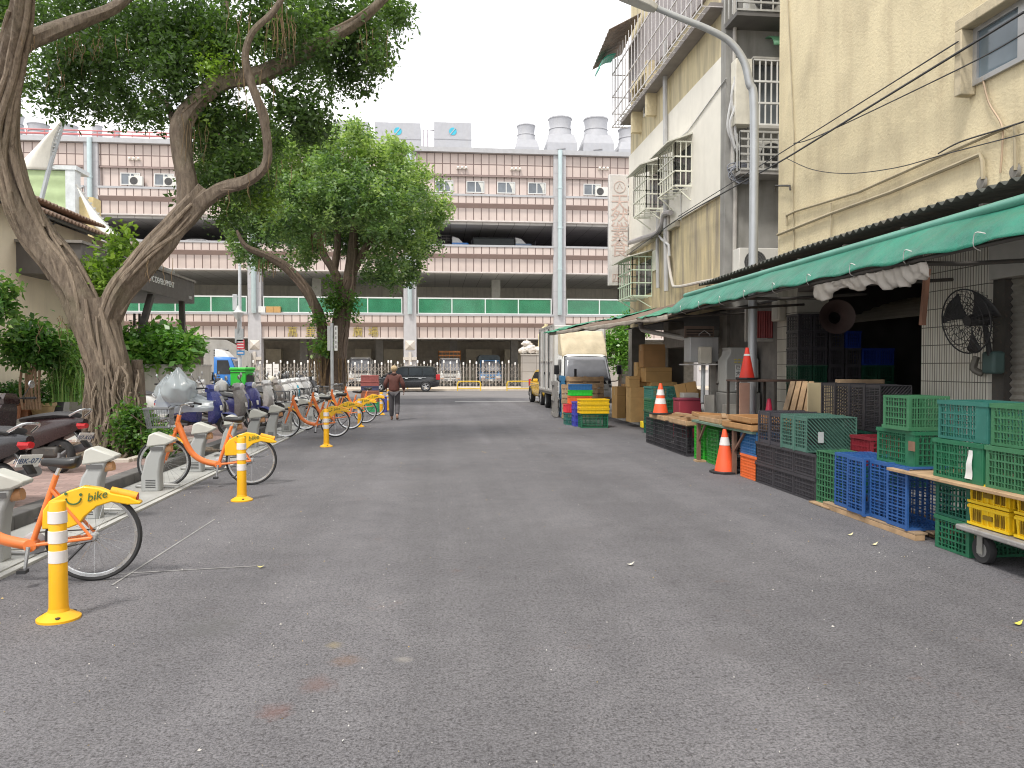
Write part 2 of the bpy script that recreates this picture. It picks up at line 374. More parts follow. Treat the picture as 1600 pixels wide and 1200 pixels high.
# thin white chalk scratches on the road
for a, b_ in (((175,915),(335,812)), ((185,897),(400,885))):
    a, b_ = on_z(*a), on_z(*b_); d = (b_-a).normalized(); n = Vector((-d.y, d.x, 0))*.008; z = Vector((0,0,.004))
    q = MB().add([a-n+z, b_-n+z, b_+n+z, a+n+z], [(0,1,2,3)])
    struct(q.build('road_scratch', mat('scratch', (.30,.295,.29), .8, var=.3, vs=14), smooth=False))

# ================================================================ MARKET BUILDING across the cross street
TILE = (.63,.525,.475)
PANEL = brick('facade_panel', TILE, (.17,.115,.10), .58, 200, .036, 'y', 0, var=.04, rough=.4, bump=.6)
PANEL2 = brick('facade_panel_rows', (.59,.485,.435), (.17,.115,.10), .58, .80, .036, 'y', 0, var=.045, rough=.4, bump=.6, origin=(0, 15.98))
SOFF_SHADE = mat('facade_soffit_shade', (.36,.265,.24), .5, var=.05)  # facade tone darkened to imitate shade on the downward sloping parapet face
PILL = mat('pillar_grey', (.47,.46,.47), .6, var=.06, streak=.3, scol=(.32,.31,.31))
CAP = mat('cap_grey', (.42,.42,.43), .5, .2, var=.08)
CEIL = brick('ceiling_tile', (.66,.64,.61), (.24,.22,.2), 1.2, 1.2, .02, 'z', 0, var=.03, bump=.2)
BEIGE = mat('market_inner_wall', (.66,.61,.52), .8, var=.08, streak=.3)
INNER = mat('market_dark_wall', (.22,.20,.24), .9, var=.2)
TEALP = mat('teal_pipe', (.50,.60,.61), .4, .2, var=.05)
FY = 58.0
mk = thing('market_building', 'long pink tiled market and parking building with open decks across the far street', 'building', (0, FY, 0))
def F(b, name, m, parent=mk, **k):
    o = b.build(name, m, parent, **k)
    if parent is mk: o.location = (0, -FY, 0)
    return o
XP = [-46.9+11.26*i for i in range(8)]
BAYS = [(XP[i]+.47, XP[i+1]-.47) for i in range(7)]
FRAMEW = mat('window_frame_metal', (.62,.62,.60), .4, .3, var=.05)
GLFRAME = mat('rail_frame', (.68,.70,.68), .4, .2, var=.05)
GREENGL = glassy('green_railing_glass', (.05,.27,.14), .12, .6, .15, .62)
CURT = mat('curtain_cloth', (.62,.62,.58), .8, var=.08)
for i, x in enumerate(XP):
    b = MB().box(x-.47, x+.47, FY-.25, FY+.6, 0, 17.75)
    p = F(b, 'pillar', PILL)
    q = MB()
    for zz in (3.3, 5.45, 7.3, 8.7, 10.6, 12.5, 14.45, 16.2): q.box(x-.474, x+.474, FY-.256, FY-.2, zz, zz+.03)
    q.build('joint', CAP, p)
    t = MB().tube([(x, FY-.45, 17.9), (x, FY-.45, 5.75), (x, FY-.38, 5.55)], .17, 10)
    for zz in (8.9, 12, 15): t.lathe([(.2, zz), (.2, zz+.12)], (x, FY-.45, 0), 10)
    t.build('downpipe', TEALP, p)
    o = MB()
    o.add([(x-.36, FY-.26, 2.85), (x+.36, FY-.26, 2.85), (x+.36, FY-.26, 3.55), (x-.36, FY-.26, 3.55), (x, FY-.5, 3.2)], [(0,1,4),(1,2,4),(2,3,4),(3,0,4)])
    o.box(x-.5, x+.5, FY-.42, FY-.24, 2.1, 2.32).box(x-.1, x+.1, FY-.46, FY-.24, 1.7, 2.7)
    o.box(x-.34, x-.04, FY-.36, FY-.24, 1.35, 1.62).box(x+.06, x+.36, FY-.36, FY-.24, 1.35, 1.62)
    o.build('ornament', mat('pillar_stone', (.58,.53,.47), .7, var=.08), p, smooth=False)
for (x0, x1) in BAYS:
    for zt, zb in ((14.5, 12.62), (10.72, 8.75), (5.55, 3.78)):
        pr = [(FY-.3, zt-.15), (FY-.3, zt-.66), (FY, zt-.95), (FY, zb), (FY+.25, zb), (FY+.25, zt-.15)]
        o = F(MB().prism(pr, x0, x1, 'x'), 'parapet', PANEL, smooth=False)
        MB().box(x0, x1, FY-.36, FY+.3, zt-.15, zt).build('coping', CAP, o, smooth=False)
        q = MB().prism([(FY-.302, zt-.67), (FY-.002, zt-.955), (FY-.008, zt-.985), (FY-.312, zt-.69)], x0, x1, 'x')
        q.build('shaded_soffit_strip', SOFF_SHADE, o, smooth=False)
        MB().box(x0, x1, FY-.05, FY+.28, zb-.1, zb).build('edge_trim', mat('edge_trim', (.6,.55,.52), .5), o, smooth=False)
    F(MB().box(x0, x1, FY-.02, FY+.3, 15.98, 17.58), 'upper_wall', PANEL2, smooth=False)
    wl = F(MB().box(x0, x1, FY+.14, FY+.4, 14.5, 15.98), 'window_wall', PANEL, smooth=False)
    F(MB().box(x0, x1, FY-.1, FY-.025, 15.86, 15.96), 'ledge', mat('ledge_brown', (.27,.2,.18), .5), smooth=False)
    n = 4 if x0 != BAYS[4][0] else 3
    for k in range(4):
        xc = x0+1.55+2.33*k+.55
        fr = MB(); W_, z0, z1 = .68, 14.68, 15.56
        for a in ((xc-W_, xc-W_+.07, z0, z1), (xc+W_-.07, xc+W_, z0, z1), (xc-W_+.07, xc+W_-.07, z0, z0+.07), (xc-W_+.07, xc+W_-.07, z1-.07, z1), (xc-.04, xc+.04, z0+.07, z1-.07)):
            fr.box(a[0], a[1], FY+.06, FY+.16, a[2], a[3])
        wf = F(fr, 'window', FRAMEW, smooth=False)
        MB().box(xc-W_+.07, xc+W_-.07, FY+.1, FY+.139, z0+.07, z1-.07).build('pane', GLASSL, wf, smooth=False)
        MB().grid(lambda u, v: (xc+W_-.09-(.12+.34*(1-v)**.6*(1 if v < .9 else 1))*u*(.5+.5*v) if False else xc+W_-.09-(.14+.26*v*v)*u, FY+.085+.012*math.sin(u*16), z0+.08+(z1-z0-.16)*v), 14, 6).build('curtain', CURT, wf)
    # deck railing of green glass behind a pale frame
    rl = MB(); rl.box(x0+.1, x1-.1, FY-.06, FY+.02, 6.68, 6.78).box(x0+.1, x1-.1, FY-.06, FY+.02, 5.56, 5.63)
    k = 4
    for j in range(k+1):
        xx = x0+.1+(x1-x0-.28)*j/k; rl.box(xx, xx+.08, FY-.055, FY+.015, 5.63, 6.68)
    ro = F(rl, 'deck_railing', GLFRAME, smooth=False)
    MB().box(x0+.18, x1-.18, FY-.03, FY-.012, 5.63, 6.68).build('glass_panel', GREENGL, ro, smooth=False)
F(MB().box(XP[0], XP[-1], FY-.4, FY+.4, 17.58, 17.92), 'roof_edge', CAP, smooth=False)
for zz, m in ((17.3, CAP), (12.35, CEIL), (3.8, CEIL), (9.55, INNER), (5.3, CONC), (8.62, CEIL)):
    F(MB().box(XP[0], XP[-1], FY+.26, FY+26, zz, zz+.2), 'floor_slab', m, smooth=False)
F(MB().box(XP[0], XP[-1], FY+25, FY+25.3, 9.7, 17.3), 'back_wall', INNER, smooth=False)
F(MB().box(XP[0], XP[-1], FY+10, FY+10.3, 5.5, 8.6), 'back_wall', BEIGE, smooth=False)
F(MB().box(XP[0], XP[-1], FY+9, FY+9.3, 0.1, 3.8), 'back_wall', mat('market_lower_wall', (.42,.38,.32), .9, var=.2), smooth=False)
F(MB().box(XP[0]-.2, XP[0], FY, FY+26, 0, 17.3).box(XP[-1], XP[-1]+.2, FY, FY+26, 0, 17.3), 'end_wall', CONC, smooth=False)
for (p0, p1) in ((416,440), (555,580), (598,630), (728,768), (788,815)):
    a, b_ = on_y(p0, 552, FY+8.4).x, on_y(p1, 552, FY+8.4).x
    F(MB().box(a, b_, FY+8.2, FY+8.9, .14, 3.1), 'roller_door', mat('roller_door', (.60,.54,.42), .7, var=.1), smooth=False)
for x in (-10.5, -4.5, 1.5, 6.5, 12): F(MB().box(x-.3, x+.3, FY+5, FY+5.6, .12, 3.8), 'inner_pillar', mat('inner_pillar', (.26,.25,.235), .8), smooth=False)
for x in (-9.3, 4.9, 10.3): F(MB().box(x-.35, x+.35, FY+4, FY+4.7, 5.5, 8.62), 'inner_pillar', mat('inner_pillar_pale', (.5,.48,.42), .8), smooth=False)
# golden lettering on the lower parapet
GOLD = mat('gold_letter', (.46,.36,.10), .5, .1, var=.1)
for ch, px in (('萬', 457), ('里', 485), ('廣', 559), ('場', 583)):
    c = on_y(px, 519.5, FY-.1)
    t = txt('lettering', ch, .80, GOLD, mk, (c.x, -.06, c.z), (R(90), 0, 0), .02)
for (px, py) in ((722,262), (806,264), (943,263), (210,248), (290,252)):
    c = on_y(px, py, FY-.1); b = MB()
    b.box(c.x-.42, c.x+.42, FY-.12, FY-.02, c.z-.1, c.z-.05)
    for k in (-1, 0, 1): b.lathe([(.02,-.09),(.09,-.06),(.11,0),(.08,.07),(.02,.1)], (c.x+k*.3, FY-.2, c.z), 8)
    F(b, 'wall_lamp', mat('lamp_white', (.75,.72,.66), .4))
rb = MB().tube([(XP[0], FY+.2, 18.25), (-15.5, FY+.2, 18.25)], .07, 8).tube([(XP[0], FY+.2, 18.55), (-14.5, FY+.2, 18.5)], .05, 8)
for k in range(26): rb.tube([(XP[0]+k*1.2, FY+.2, 17.9), (XP[0]+k*1.2, FY+.2, 18.55)], .03, 6)
F(rb, 'roof_pipe', mat('red_pipe', (.50,.17,.17), .5))

# ---- roof plant: chillers and cooling towers
ROOFW = mat('roof_plant_white', (.40,.405,.43), .55, var=.06, streak=.3, scol=(.42,.41,.40))
CYAN = mat('cyan_badge', (.05,.42,.55), .4)
for i, (a, b_, top, lab) in enumerate(((520,577,188,'boxy pale roof chiller half hidden by the round tree crown'), (585,658,190,'boxy pale roof chiller with cyan badge in the middle of the three'), (678,737,190,'boxy pale roof chiller with cyan badge, standing clear of the trees'))):
    y = 62.0; p0, p1 = on_y(a, top, y), on_y(b_, top, y); h = p0.z-17.5
    c = thing('rooftop_chiller', lab, 'chiller', ((p0.x+p1.x)/2, y, 17.5), group='chillers on the market roof'); hw = (p1.x-p0.x)/2
    b = MB().prism([(-hw, 0), (hw*1.0, 0), (hw, h*.55), (hw*.97, h), (-hw, h)], 0, 2.6, 'y'); b.build('casing', ROOFW, c, bevel=.03)
    b = MB()
    for z in (.33, .62): b.box(-hw-.02, hw+.02, -.025, -.003, h*z, h*z+.05)
    b.build('band', mat('plant_seam', (.33,.33,.35), .5), c, smooth=False)
    if i:
        b = MB().lathe([(.30,0),(.30,.03)], (0,0,0), 18, 0, 'y'); o = b.build('badge', CYAN, c, (0, -.034, h*.8))
        MB().cbox((0, -.02, 0), (.07, .02, .7), (0, R(40), 0)).build('badge_stripe', ROOFW, o)
    if i == 2:
        b = MB()
        for k in (0, 1): b.tube([(-hw-.5-.35*k, .1, 0), (-hw-.5-.35*k, .1, h*.82), (-hw, .1, h*.82)], .05, 6)
        for k in range(5): b.tube([(-hw-.95, .1, .3+k*.33), (-hw-.02, .1, .3+k*.33)], .035, 6)
        b.build('pipework', mat('plant_pipe', (.42,.38,.42), .5), c)
LT = ['small round cooling tower, leftmost of those behind the right end of the roof', 'tall round cooling tower second from left on the right part of the roof', 'tall round cooling tower third from left on the right part of the roof', 'round cooling tower cut off by the cream apartment building']
LT2 = ['pale cooling tower at the far left of the roof beside the big tree trunk', 'wide cooling tower on the roof behind the slanted white sail', 'low cooling tower on the roof just right of the sail mast', 'small roof tank seen under the low leaves of the big tree', 'tiny roof tank next to the red roof pipe end']
def tower(px, w_, top, lab, y=64):
    p = on_y(px, top, y); h = p.z-17.5; r = w_/2/FPX*(y+1)
    c = thing('cooling_tower', lab, 'cooling tower', (p.x, y, 17.5), group='cooling towers on the market roof')
    b = MB().box(-r, r, -r, r, 0, h*.52); b.loft([[(-r,-r,h*.52),(r,-r,h*.52),(r,r,h*.52),(-r,r,h*.52)], [(-r*.8,-r*.8,h*.68),(r*.8,-r*.8,h*.68),(r*.8,r*.8,h*.68),(-r*.8,r*.8,h*.68)]])
    b.build('casing', ROOFW, c, smooth=False)
    MB().lathe([(r*.86,h*.60),(r*.80,h*.72),(r*.74,h*.78),(r*.72,h*.86),(r*.78,h*.99),(r*.8,h),(r*.7,h),(r*.66,h*.8)], (0,0,0), 24, cap=False).build('fan_stack', ROOFW, c)
    b = MB()
    for z, k in ((.80, .755), (.98, .80)): b.lathe([(r*k+.02, h*z), (r*k+.02, h*z+.05)], (0,0,0), 24)
    b.build('hoop', mat('hoop', (.46,.46,.48), .5), c)
    MB().tube([(-r*.35,-r-.05,.0), (-r*.35,-r-.05,h*.4), (r*.2,-r-.05,h*.42)], .05, 6).build('pipe', mat('plant_pipe2', (.3,.3,.31), .5), c)
for a, lab in zip(((822,36,197), (875,46,186), (931,48,187), (984,46,203)), LT): tower(*a, lab)
for a, lab in zip(((18,40,180), (60,36,195), (106,34,197), (152,18,197), (182,14,204)), LT2): tower(*a, lab)

# ---- wall air conditioners of the market, boxes on its deck
ACW = mat('ac_casing', (.66,.65,.61), .5, var=.06, streak=.25, scol=(.4,.36,.3)); ACG = mat('ac_grille', (.16,.16,.16), .6)
def ac_unit(name, label, loc, rz, w_=.85, h=.58, d=.32, group=None):
    a = thing(name, label, 'air conditioner', loc, rz, group)
    MB().box(-w_/2, w_/2, 0, d, 0, h).build('casing', ACW, a, bevel=.012)
    b = MB(); r = h*.40; cx = -w_*.12
    for k in range(5): b.tube([(cx+r*(k+1)/5*math.cos(t*2*math.pi/18), -.012, h/2+r*(k+1)/5*math.sin(t*2*math.pi/18)) for t in range(19)], .005, 4)
    for k in range(8): b.tube([(cx, -.012, h/2), (cx+r*math.cos(k*.785), -.012, h/2+r*math.sin(k*.785))], .004, 4)
    b.build('fan_guard', ACG, a)
    MB().lathe([(r*.98, -.006), (r*.98, -.002)], (cx, 0, h/2), 20, 0, 'y').build('fan_opening', mat('fan_dark', (.08,.08,.08), .8), a)
    MB().box(-w_*.4, -w_*.3, .03, d-.03, -.06, 0).box(w_*.3, w_*.4, .03, d-.03, -.06, 0).build('foot', DKMETAL, a)
    return a
for px, py, lab in ((212,288,'white air conditioner outside the left of the two market windows behind the trees'), (266,289,'white air conditioner outside the market window next to the vertical tree limb'), (940,299,'white air conditioner on the ledge beside the vertical shop sign')):
    c = on_y(px, py, FY-.3); ac_unit('air_conditioner', lab, (c.x, FY-.34, 14.56), 0, .95, .68, .3, 'air conditioners on the market ledge')
def carton(name, label, cat, loc, sz, rz=0, group=None, m=CARD, tape=True, rot=None, print_=False):
    a = thing(name, label, cat, loc, rz, group, rot)
    x, y, z = sz; MB().box(-x/2, x/2, -y/2, y/2, 0, z).build('carton_body', m, a, bevel=.008)
    if tape:
        b = MB().box(-x/2-.002, x/2+.002, -.03, .03, z, z+.002).box(-x/2-.003, -x/2, -.03, .03, z*.72, z).box(x/2, x/2+.003, -.03, .03, z*.72, z)
        b.build('tape', mat('parcel_tape', (.52,.36,.17), .3), a)
        b = MB().box(-x/2, x/2, -y/2-.002, -y/2, z*.5-.004, z*.5+.004); b.build('flap_line', mat('flap_line', (.33,.19,.07), .8), a, (0,0,z*.22))
    return a
for k, (px, m, lab) in enumerate(((410, WHITE, 'small white box on the market deck edge beside the grey pillar'), (422, CARD, 'yellow brown carton on the market deck, beside the white box'), (433.5, CARD, 'yellow brown carton on the market deck, right end of the three boxes'))):
    c = on_y(px, 487, FY-.15); carton('deck_box', lab, 'box', (c.x, FY-.2, 5.55), (.5, .3, .45), 0, 'boxes on the market deck edge', m, False)

# ================================================================ GATE, WALL AND BARRIERS before the market
GY = 56.2
GPOST = mat('gate_steel', (.46,.42,.38), .45, .4, var=.15); GTIP = mat('gate_white_tip', (.85,.85,.83), .4, var=.03)
g0, g1 = on_y(396, 600, GY).x, on_y(815, 600, GY).x
half = (g0+g1)/2
def gate(x0, x1, label):
    g = thing('folding_gate', label, 'gate', (x0, GY, .12), group='folding gates of the market')
    n = int((x1-x0)/.46)
    for i in range(n+1):
        x = i*(x1-x0)/n; tall = i % 2 == 0 or True
        h = (1.95, 1.86, 1.95, 1.80)[i % 4]
        b = MB().box(x-.035, x+.035, -.03, .03, 0, h-.2); b.lathe([(.035,h-.2),(.06,h-.18),(.06,h-.03),(.03,h)], (x,0,0), 8, 1)
        b.build('gate_post', [GPOST, GTIP], g)
    b = MB(); dx = (x1-x0)/n
    for i in range(n):
        x = i*dx
        for z in (.15, .62, 1.09):
            b.tube([(x, -.035, z), (x+dx, -.035, z+.42)], .018, 4).tube([(x, .035, z+.42), (x+dx, .035, z)], .018, 4)
        b.tube([(x+dx/2, 0, .05), (x+dx/2, 0, 1.55)], .02, 4); b.lathe([(.02,1.5),(.03,1.55),(.03,1.66),(.01,1.7)], (x+dx/2,0,0), 6)
    b.build('lattice', GPOST, g)
gate(g0, half-.1, 'pale folding lattice gate with white tips behind the parked scooters')
gate(half+.1, g1, 'pale folding lattice gate with white tips behind the black car')
c = on_y(421, 600, GY-.1)
for k, (px, lab) in enumerate(((420, 'white notice board hung on the folding gate, closer to the big pillar'), (431, 'white notice board hung on the folding gate, half behind a dark scooter helmet'))):
    c = on_y(px, 585, GY-.15); b = MB().box(-.2, .2, -.02, .02, 0, 1.05); o = b.build('notice_board', WHITE, None, (c.x, GY-.12, .75)); tag(o, lab, 'notice', 'notice boards on the gate')
    b = MB()
    for q in range(5): b.box(-.12, .12, -.024, -.021, .3+q*.1, .3+q*.1+.03)
    b.build('notice_lines', mat('notice_print', (.35,.3,.3), .7), o)
x0 = on_y(815, 580, 54).x
ws = brick('stone_blocks', (.36,.33,.30), (.2,.18,.16), 1.02, .62, .02, 'y', 0, var=.12, rough=.9, bump=.6, stain=.3)
wo = MB().box(x0, x0+7, 54, 54.5, .12, 2.42).build('stone_wall', ws, smooth=False); tag(wo, 'grey brown stone block wall at the end of the folding gate', 'wall')
MB().box(x0-.05, x0+7.05, 53.95, 54.55, 2.42, 2.5).build('coping', mat('wall_coping', (.42,.39,.35), .8), wo, smooth=False)
def bag(name, label, loc, r, m, seed, group):
    b = MB(); rr = random.Random(seed); off = rr.random()*50
    def fn(u, v):
        th, ph = u*2*math.pi, (v-.5)*math.pi; d = Vector((math.cos(th)*math.cos(ph), math.sin(th)*math.cos(ph), math.sin(ph)))
        k = 1+.28*noise.noise(d*2.1+Vector((off,0,0)))+.12*noise.noise(d*5+Vector((0,off,0))); return (d.x*r[0]*k, d.y*r[1]*k, r[2]+d.z*r[2]*k)
    b.grid(fn, 22, 14); b.tube([(0,0,r[2]*1.85),(r[0]*.15,0,r[2]*2.25)], [r[0]*.12, r[0]*.28], 8)
    o = b.build(name, m, None, loc); tag(o, label, 'bag', group); return o
BAGM = mat('white_sack', (.68,.64,.58), .6, var=.2, vs=2, stain=.5, stcol=(.5,.3,.22), sts=2.5)
BAGY = mat('yellow_sack', (.66,.58,.34), .6, var=.2, vs=3, stain=.35, stcol=(.75,.7,.6), sts=3)
for k, (px, py, r, m, lab) in enumerate(((818,555,(.35,.3,.24),BAGM,'crumpled white sack on the stone wall, at its free end'), (829,555,(.45,.4,.35),BAGM,'larger pinkish white sack on the stone wall, in the middle of the heap'), (842,555,(.4,.4,.28),BAGM,'white sack on the stone wall pressed against the tall yellow sack'), (852,553,(.5,.4,.95),BAGY,'tall yellowish sack standing on the stone wall beside the truck box'), (823,541,(.35,.3,.2),BAGM,'small white sack lying on top of the others on the stone wall'))):
    c = on_y(px, py, 54.2); bag('sack', lab, (c.x, 54.25, c.z if k == 4 else 2.5), r, m, k+3, 'sacks heaped on the stone wall')
def barrier(xc, y, label):
    t = thing('hoop_barrier', label, 'barrier', (xc, y, .12 if y > 51.2 else .004), group='yellow hoop barriers')
    w_ = .76; b = MB().tube(smooth_path([(-w_,0,0),(-w_,0,.42),(-w_+.05,0,.56),(-w_+.2,0,.62),(w_-.2,0,.62),(w_-.05,0,.56),(w_,0,.42),(w_,0,0)], 4), .04, 8); b.build('hoop', mat('barrier_yellow', (.72,.47,.03), .45, var=.1, wear=.3), t)
    MB().tube([(-w_,0,.16),(w_,0,.16)], .03, 8).build('lower_bar', mat('barrier_yellow', (.7,.5,.03)), t)
barrier(on_y(733,600,50.6).x, 50.6, 'orange yellow hoop barrier right behind the black car')
barrier(on_y(810,600,50.6).x, 50.6, 'yellow hoop barrier standing alone before the stone wall')
barrier(on_y(655,600,51.6).x, 51.6, 'yellow hoop barrier mostly hidden under the black car')
# grey ramp wall with louvres at the left end of the gate
rw = thing('ramp_wall', 'grey sloping ramp wall with dark louvres beside the blue truck', 'wall', (0, 57.2, 0))
P = [on_y(*p, 57.2) for p in ((318,530),(352,531),(392,552),(392,607),(318,607))]
MB().prism([(p.x, p.z) for p in P], 0, .4, 'y').build('wall_face', mat('ramp_grey', (.34,.33,.31), .8, var=.1, streak=.3), rw, smooth=False)
a, b_ = on_y(334,546,57.2), on_y(357,561,57.2); b = MB().box(a.x, b_.x, -.02, -.003, b_.z, a.z); o = b.build('louvre', mat('louvre_dark', (.03,.03,.03), .7), rw, smooth=False)
b = MB()
for k in range(5): b.box(a.x, b_.x, -.07, -.022, b_.z+(a.z-b_.z)*k/4-.03, b_.z+(a.z-b_.z)*k/4+.03)
b.build('louvre_blade', mat('louvre_grey', (.3,.3,.3), .6), o, smooth=False)
# ================================================================ RIGHT SIDE: yellow building with shop, cream building, lean-to
YWALL = mat('yellow_render', (.68,.59,.39), .85, var=.08, vs=1.5, streak=.42, st0=.47, scol=(.47,.385,.25), stain=.6, stcol=(.43,.365,.24), sts=1.1, wear=.22, wcol=(.40,.34,.24), bump=.55, bs=22, bd=.02)
OLDY = mat('stained_yellow_render', (.56,.47,.28), .9, var=.12, vs=1.5, streak=.9, st0=.41, scol=(.25,.215,.165), stain=.5, stcol=(.42,.39,.34), sts=.5, wear=.3, wcol=(.3,.26,.18), bump=.5, bs=18)
UPY = mat('upper_yellow_render', (.60,.52,.33), .9, var=.1, vs=1.5, streak=.8, st0=.44, scol=(.33,.285,.205), bump=.4, bs=20)
CREAM = mat('cream_paint', (.76,.73,.65), .7, var=.04, streak=.25, scol=(.56,.53,.46), bump=.2, bs=30)
GREYR = mat('grey_render', (.27,.265,.25), .9, var=.15, streak=.7, scol=(.15,.145,.13), stain=.3, stcol=(.4,.39,.37), bump=.3)
TILEC = brick('shop_tile', (.62,.60,.53), (.07,.06,.05), .047, .235, .0058, 'x', 0, var=.06, rough=.35, bump=.4, stain=.35, stcol=(.3,.26,.2))
TILED = brick('shop_tile_side', (.52,.50,.43), (.07,.06,.05), .047, .235, .0058, 'y', 0, var=.06, rough=.35, bump=.4, stain=.45, stcol=(.25,.22,.17))
WX = 6.5
yb = thing('yellow_building', 'tall stained yellow building with a tiled crate shop on its ground floor', 'building', (WX, 14.1, 0))
def B(b, name, m, root, parent=None, **k):
    """build in world coordinates under a root"""
    o = b.build(name, m, parent or root, **k)
    if parent is None: o.location = (-root.location.x, -root.location.y, -root.location.z)
    return o
B(MB().box(WX, 16, -6, 14.1, 3.32, 15), 'wall', YWALL, yb, smooth=False)
B(MB().box(WX, WX+.6, 8.47, 9.73, .1, 3.32), 'tiled_pillar', TILEC, yb, smooth=False)
B(MB().box(WX, WX+.6, 13.31, 14.1, .1, 3.32), 'tiled_pillar', TILEC, yb, smooth=False)
B(MB().box(WX+.02, WX+.55, 9.73, 13.31, 2.95, 3.32), 'lintel', mat('shop_lintel', (.16,.15,.14), .8), yb, smooth=False)
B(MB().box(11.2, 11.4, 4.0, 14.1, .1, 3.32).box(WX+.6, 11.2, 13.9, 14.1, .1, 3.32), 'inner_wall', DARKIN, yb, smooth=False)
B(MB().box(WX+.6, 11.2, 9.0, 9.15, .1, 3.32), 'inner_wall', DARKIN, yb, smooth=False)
def ribbed(x, y0, y1, z0, z1, pitch, depth):
    n = int((z1-z0)/pitch*4)
    return MB().grid(lambda u, v: (x+depth*(.5-.5*math.cos(v*n/4*2*math.pi)), y0+(y1-y0)*u, z0+(z1-z0)*v), 1, n)
SHUT = mat('shutter_steel', (.40,.38,.34), .5, .3, var=.12, streak=.5, scol=(.16,.13,.1))
B(ribbed(WX+.12, 2.0, 8.28, .12, 2.62, .085, .035), 'roller_shutter', SHUT, yb)
B(MB().box(WX-.01, WX+.3, 2.0, 8.47, 2.62, 3.32), 'shutter_box', mat('shutter_box', (.42,.41,.38), .7, stain=.4), yb, smooth=False)
B(MB().box(WX+.05, WX+.2, 8.28, 8.47, .1, 2.62), 'shutter_guide', DKMETAL, yb, smooth=False)
# half rolled shutter hanging at the top of the shop doorway
B(MB().grid(lambda u, v: (WX+.7+1.6*v+.0*u, 9.75+3.5*u, 2.36+.5*math.sin(v*1.4)+.02*math.sin(v*60)), 1, 60), 'open_shutter', mat('shutter_dark', (.22,.2,.17), .55, .3, var=.2), yb)
# high window with deep concrete surround
a0, a1 = on_x(1530, 60, WX), on_x(1597, 60, WX)
y1, y0 = 8.74, 7.2; z0, z1 = 4.98, 5.66
wf = B(MB().box(WX-.20, WX, y0-.1, y1+.12, z1, z1+.14).box(WX-.20, WX, y1, y1+.12, z0-.1, z1), 'window_surround', mat('surround_render', (.5,.43,.30), .9, var=.1, stain=.7, stcol=(.2,.19,.15), sts=4, bump=.5), yb, bevel=.012)
b = MB()
for q in ((y0, y1, z0, z0+.06), (y0, y1, z1-.06, z1), (y1-.07, y1, z0+.06, z1-.06), (y0, y0+.07, z0+.06, z1-.06), ((y0+y1)/2-.05, (y0+y1)/2+.05, z0+.06, z1-.06)): b.box(WX-.05, WX-.003, q[0], q[1], q[2], q[3])
fo = B(b, 'window_frame', mat('window_alu', (.42,.42,.42), .4, .5), yb, smooth=False)
MB().box(WX-.02, WX-.005, y0+.07, y1-.07, z0+.06, z1-.06).build('pane', glassy('window_blue_glass', (.12,.16,.19), .1), fo, smooth=False)
# conduits fixed to the wall
def onw(pts, off=.05): return [on_x(px, py, WX-off) for px, py in pts]
PIPEY = mat('wall_conduit', (.36,.31,.21), .7, var=.15)
B(MB().tube(onw([(1229,352),(1229,337),(1243,330),(1342,300),(1450,252),(1570,200),(1586,194),(1587,250),(1587,266)]), .022, 6), 'conduit', PIPEY, yb)
B(MB().tube(onw([(1215,367),(1300,333),(1392,300),(1532,241),(1535,252),(1536,280)]), .026, 6), 'conduit', PIPEY, yb)
B(MB().tube(onw([(1299,317),(1298,392)]), .015, 6), 'conduit', PIPEY, yb)
B(MB().tube(onw([(1231,0),(1236,110),(1241,225),(1239,300),(1241,400)], .03), .012, 5), 'conduit', PIPEY, yb)
B(MB().tube(onw([(1210,300),(1212,290),(1234,290),(1235,297)], .08), .02, 5), 'wall_bracket', DKMETAL, yb)
for px, py in ((1536,286), (1588,268)):
    c = on_x(px, py, WX-.01); B(MB().lathe([(.09,-.02),(.07,-.045),(.02,-.05)], (WX-.0, c.y, c.z), 9, 0, 'x'), 'conduit_patch', mat('patch_mortar', (.2,.19,.17), .9), yb)
B(MB().tube(smooth_path(onw([(1535,120),(1545,160),(1565,195),(1566,230),(1563,270)], .04), 5), .012, 5), 'loose_wire', mat('loose_wire', (.45,.33,.22), .6), yb)

# service cables along the fronts
CABLE = mat('cable_black', (.03,.03,.032), .6)
def cable(pts, r, label, m=CABLE, k=6):
    o = MB().tube(smooth_path(pts, k), r, 5).build('cable', m); tag(o, label, 'cable', 'cables strung along the facades'); return o
X_ = 6.28
cable([on_x(985,395,X_-.1), on_x(1060,342,X_), on_x(1140,296,X_), on_x(1220,252,X_), on_x(1310,197,X_), on_x(1600,19,X_)], .016, 'thickest black cable running up across the yellow wall')
cable([on_x(1060,338,X_), on_x(1140,288,X_), on_x(1220,239,X_), on_x(1497,65,X_)], .010, 'thin black cable just above the thickest one on the yellow wall')
cable([on_x(1240,224,X_), on_x(1282,211,X_), on_x(1500,107,X_), on_x(1600,52,X_)], .009, 'thin cable that crosses in front of the high window')
cable([on_x(1230,248,X_), on_x(1270,265,X_), on_x(1325,271,X_), on_x(1400,262,X_), on_x(1480,240,X_), on_x(1600,209,X_)], .007, 'thin sagging cable on the yellow wall below the others')
cable([on_x(1466,240,6.4), on_x(1500,222,6.4), on_x(1560,203,6.4), on_x(1600,190,6.4)], .010, 'short cable lying on top of the upper wall conduit')

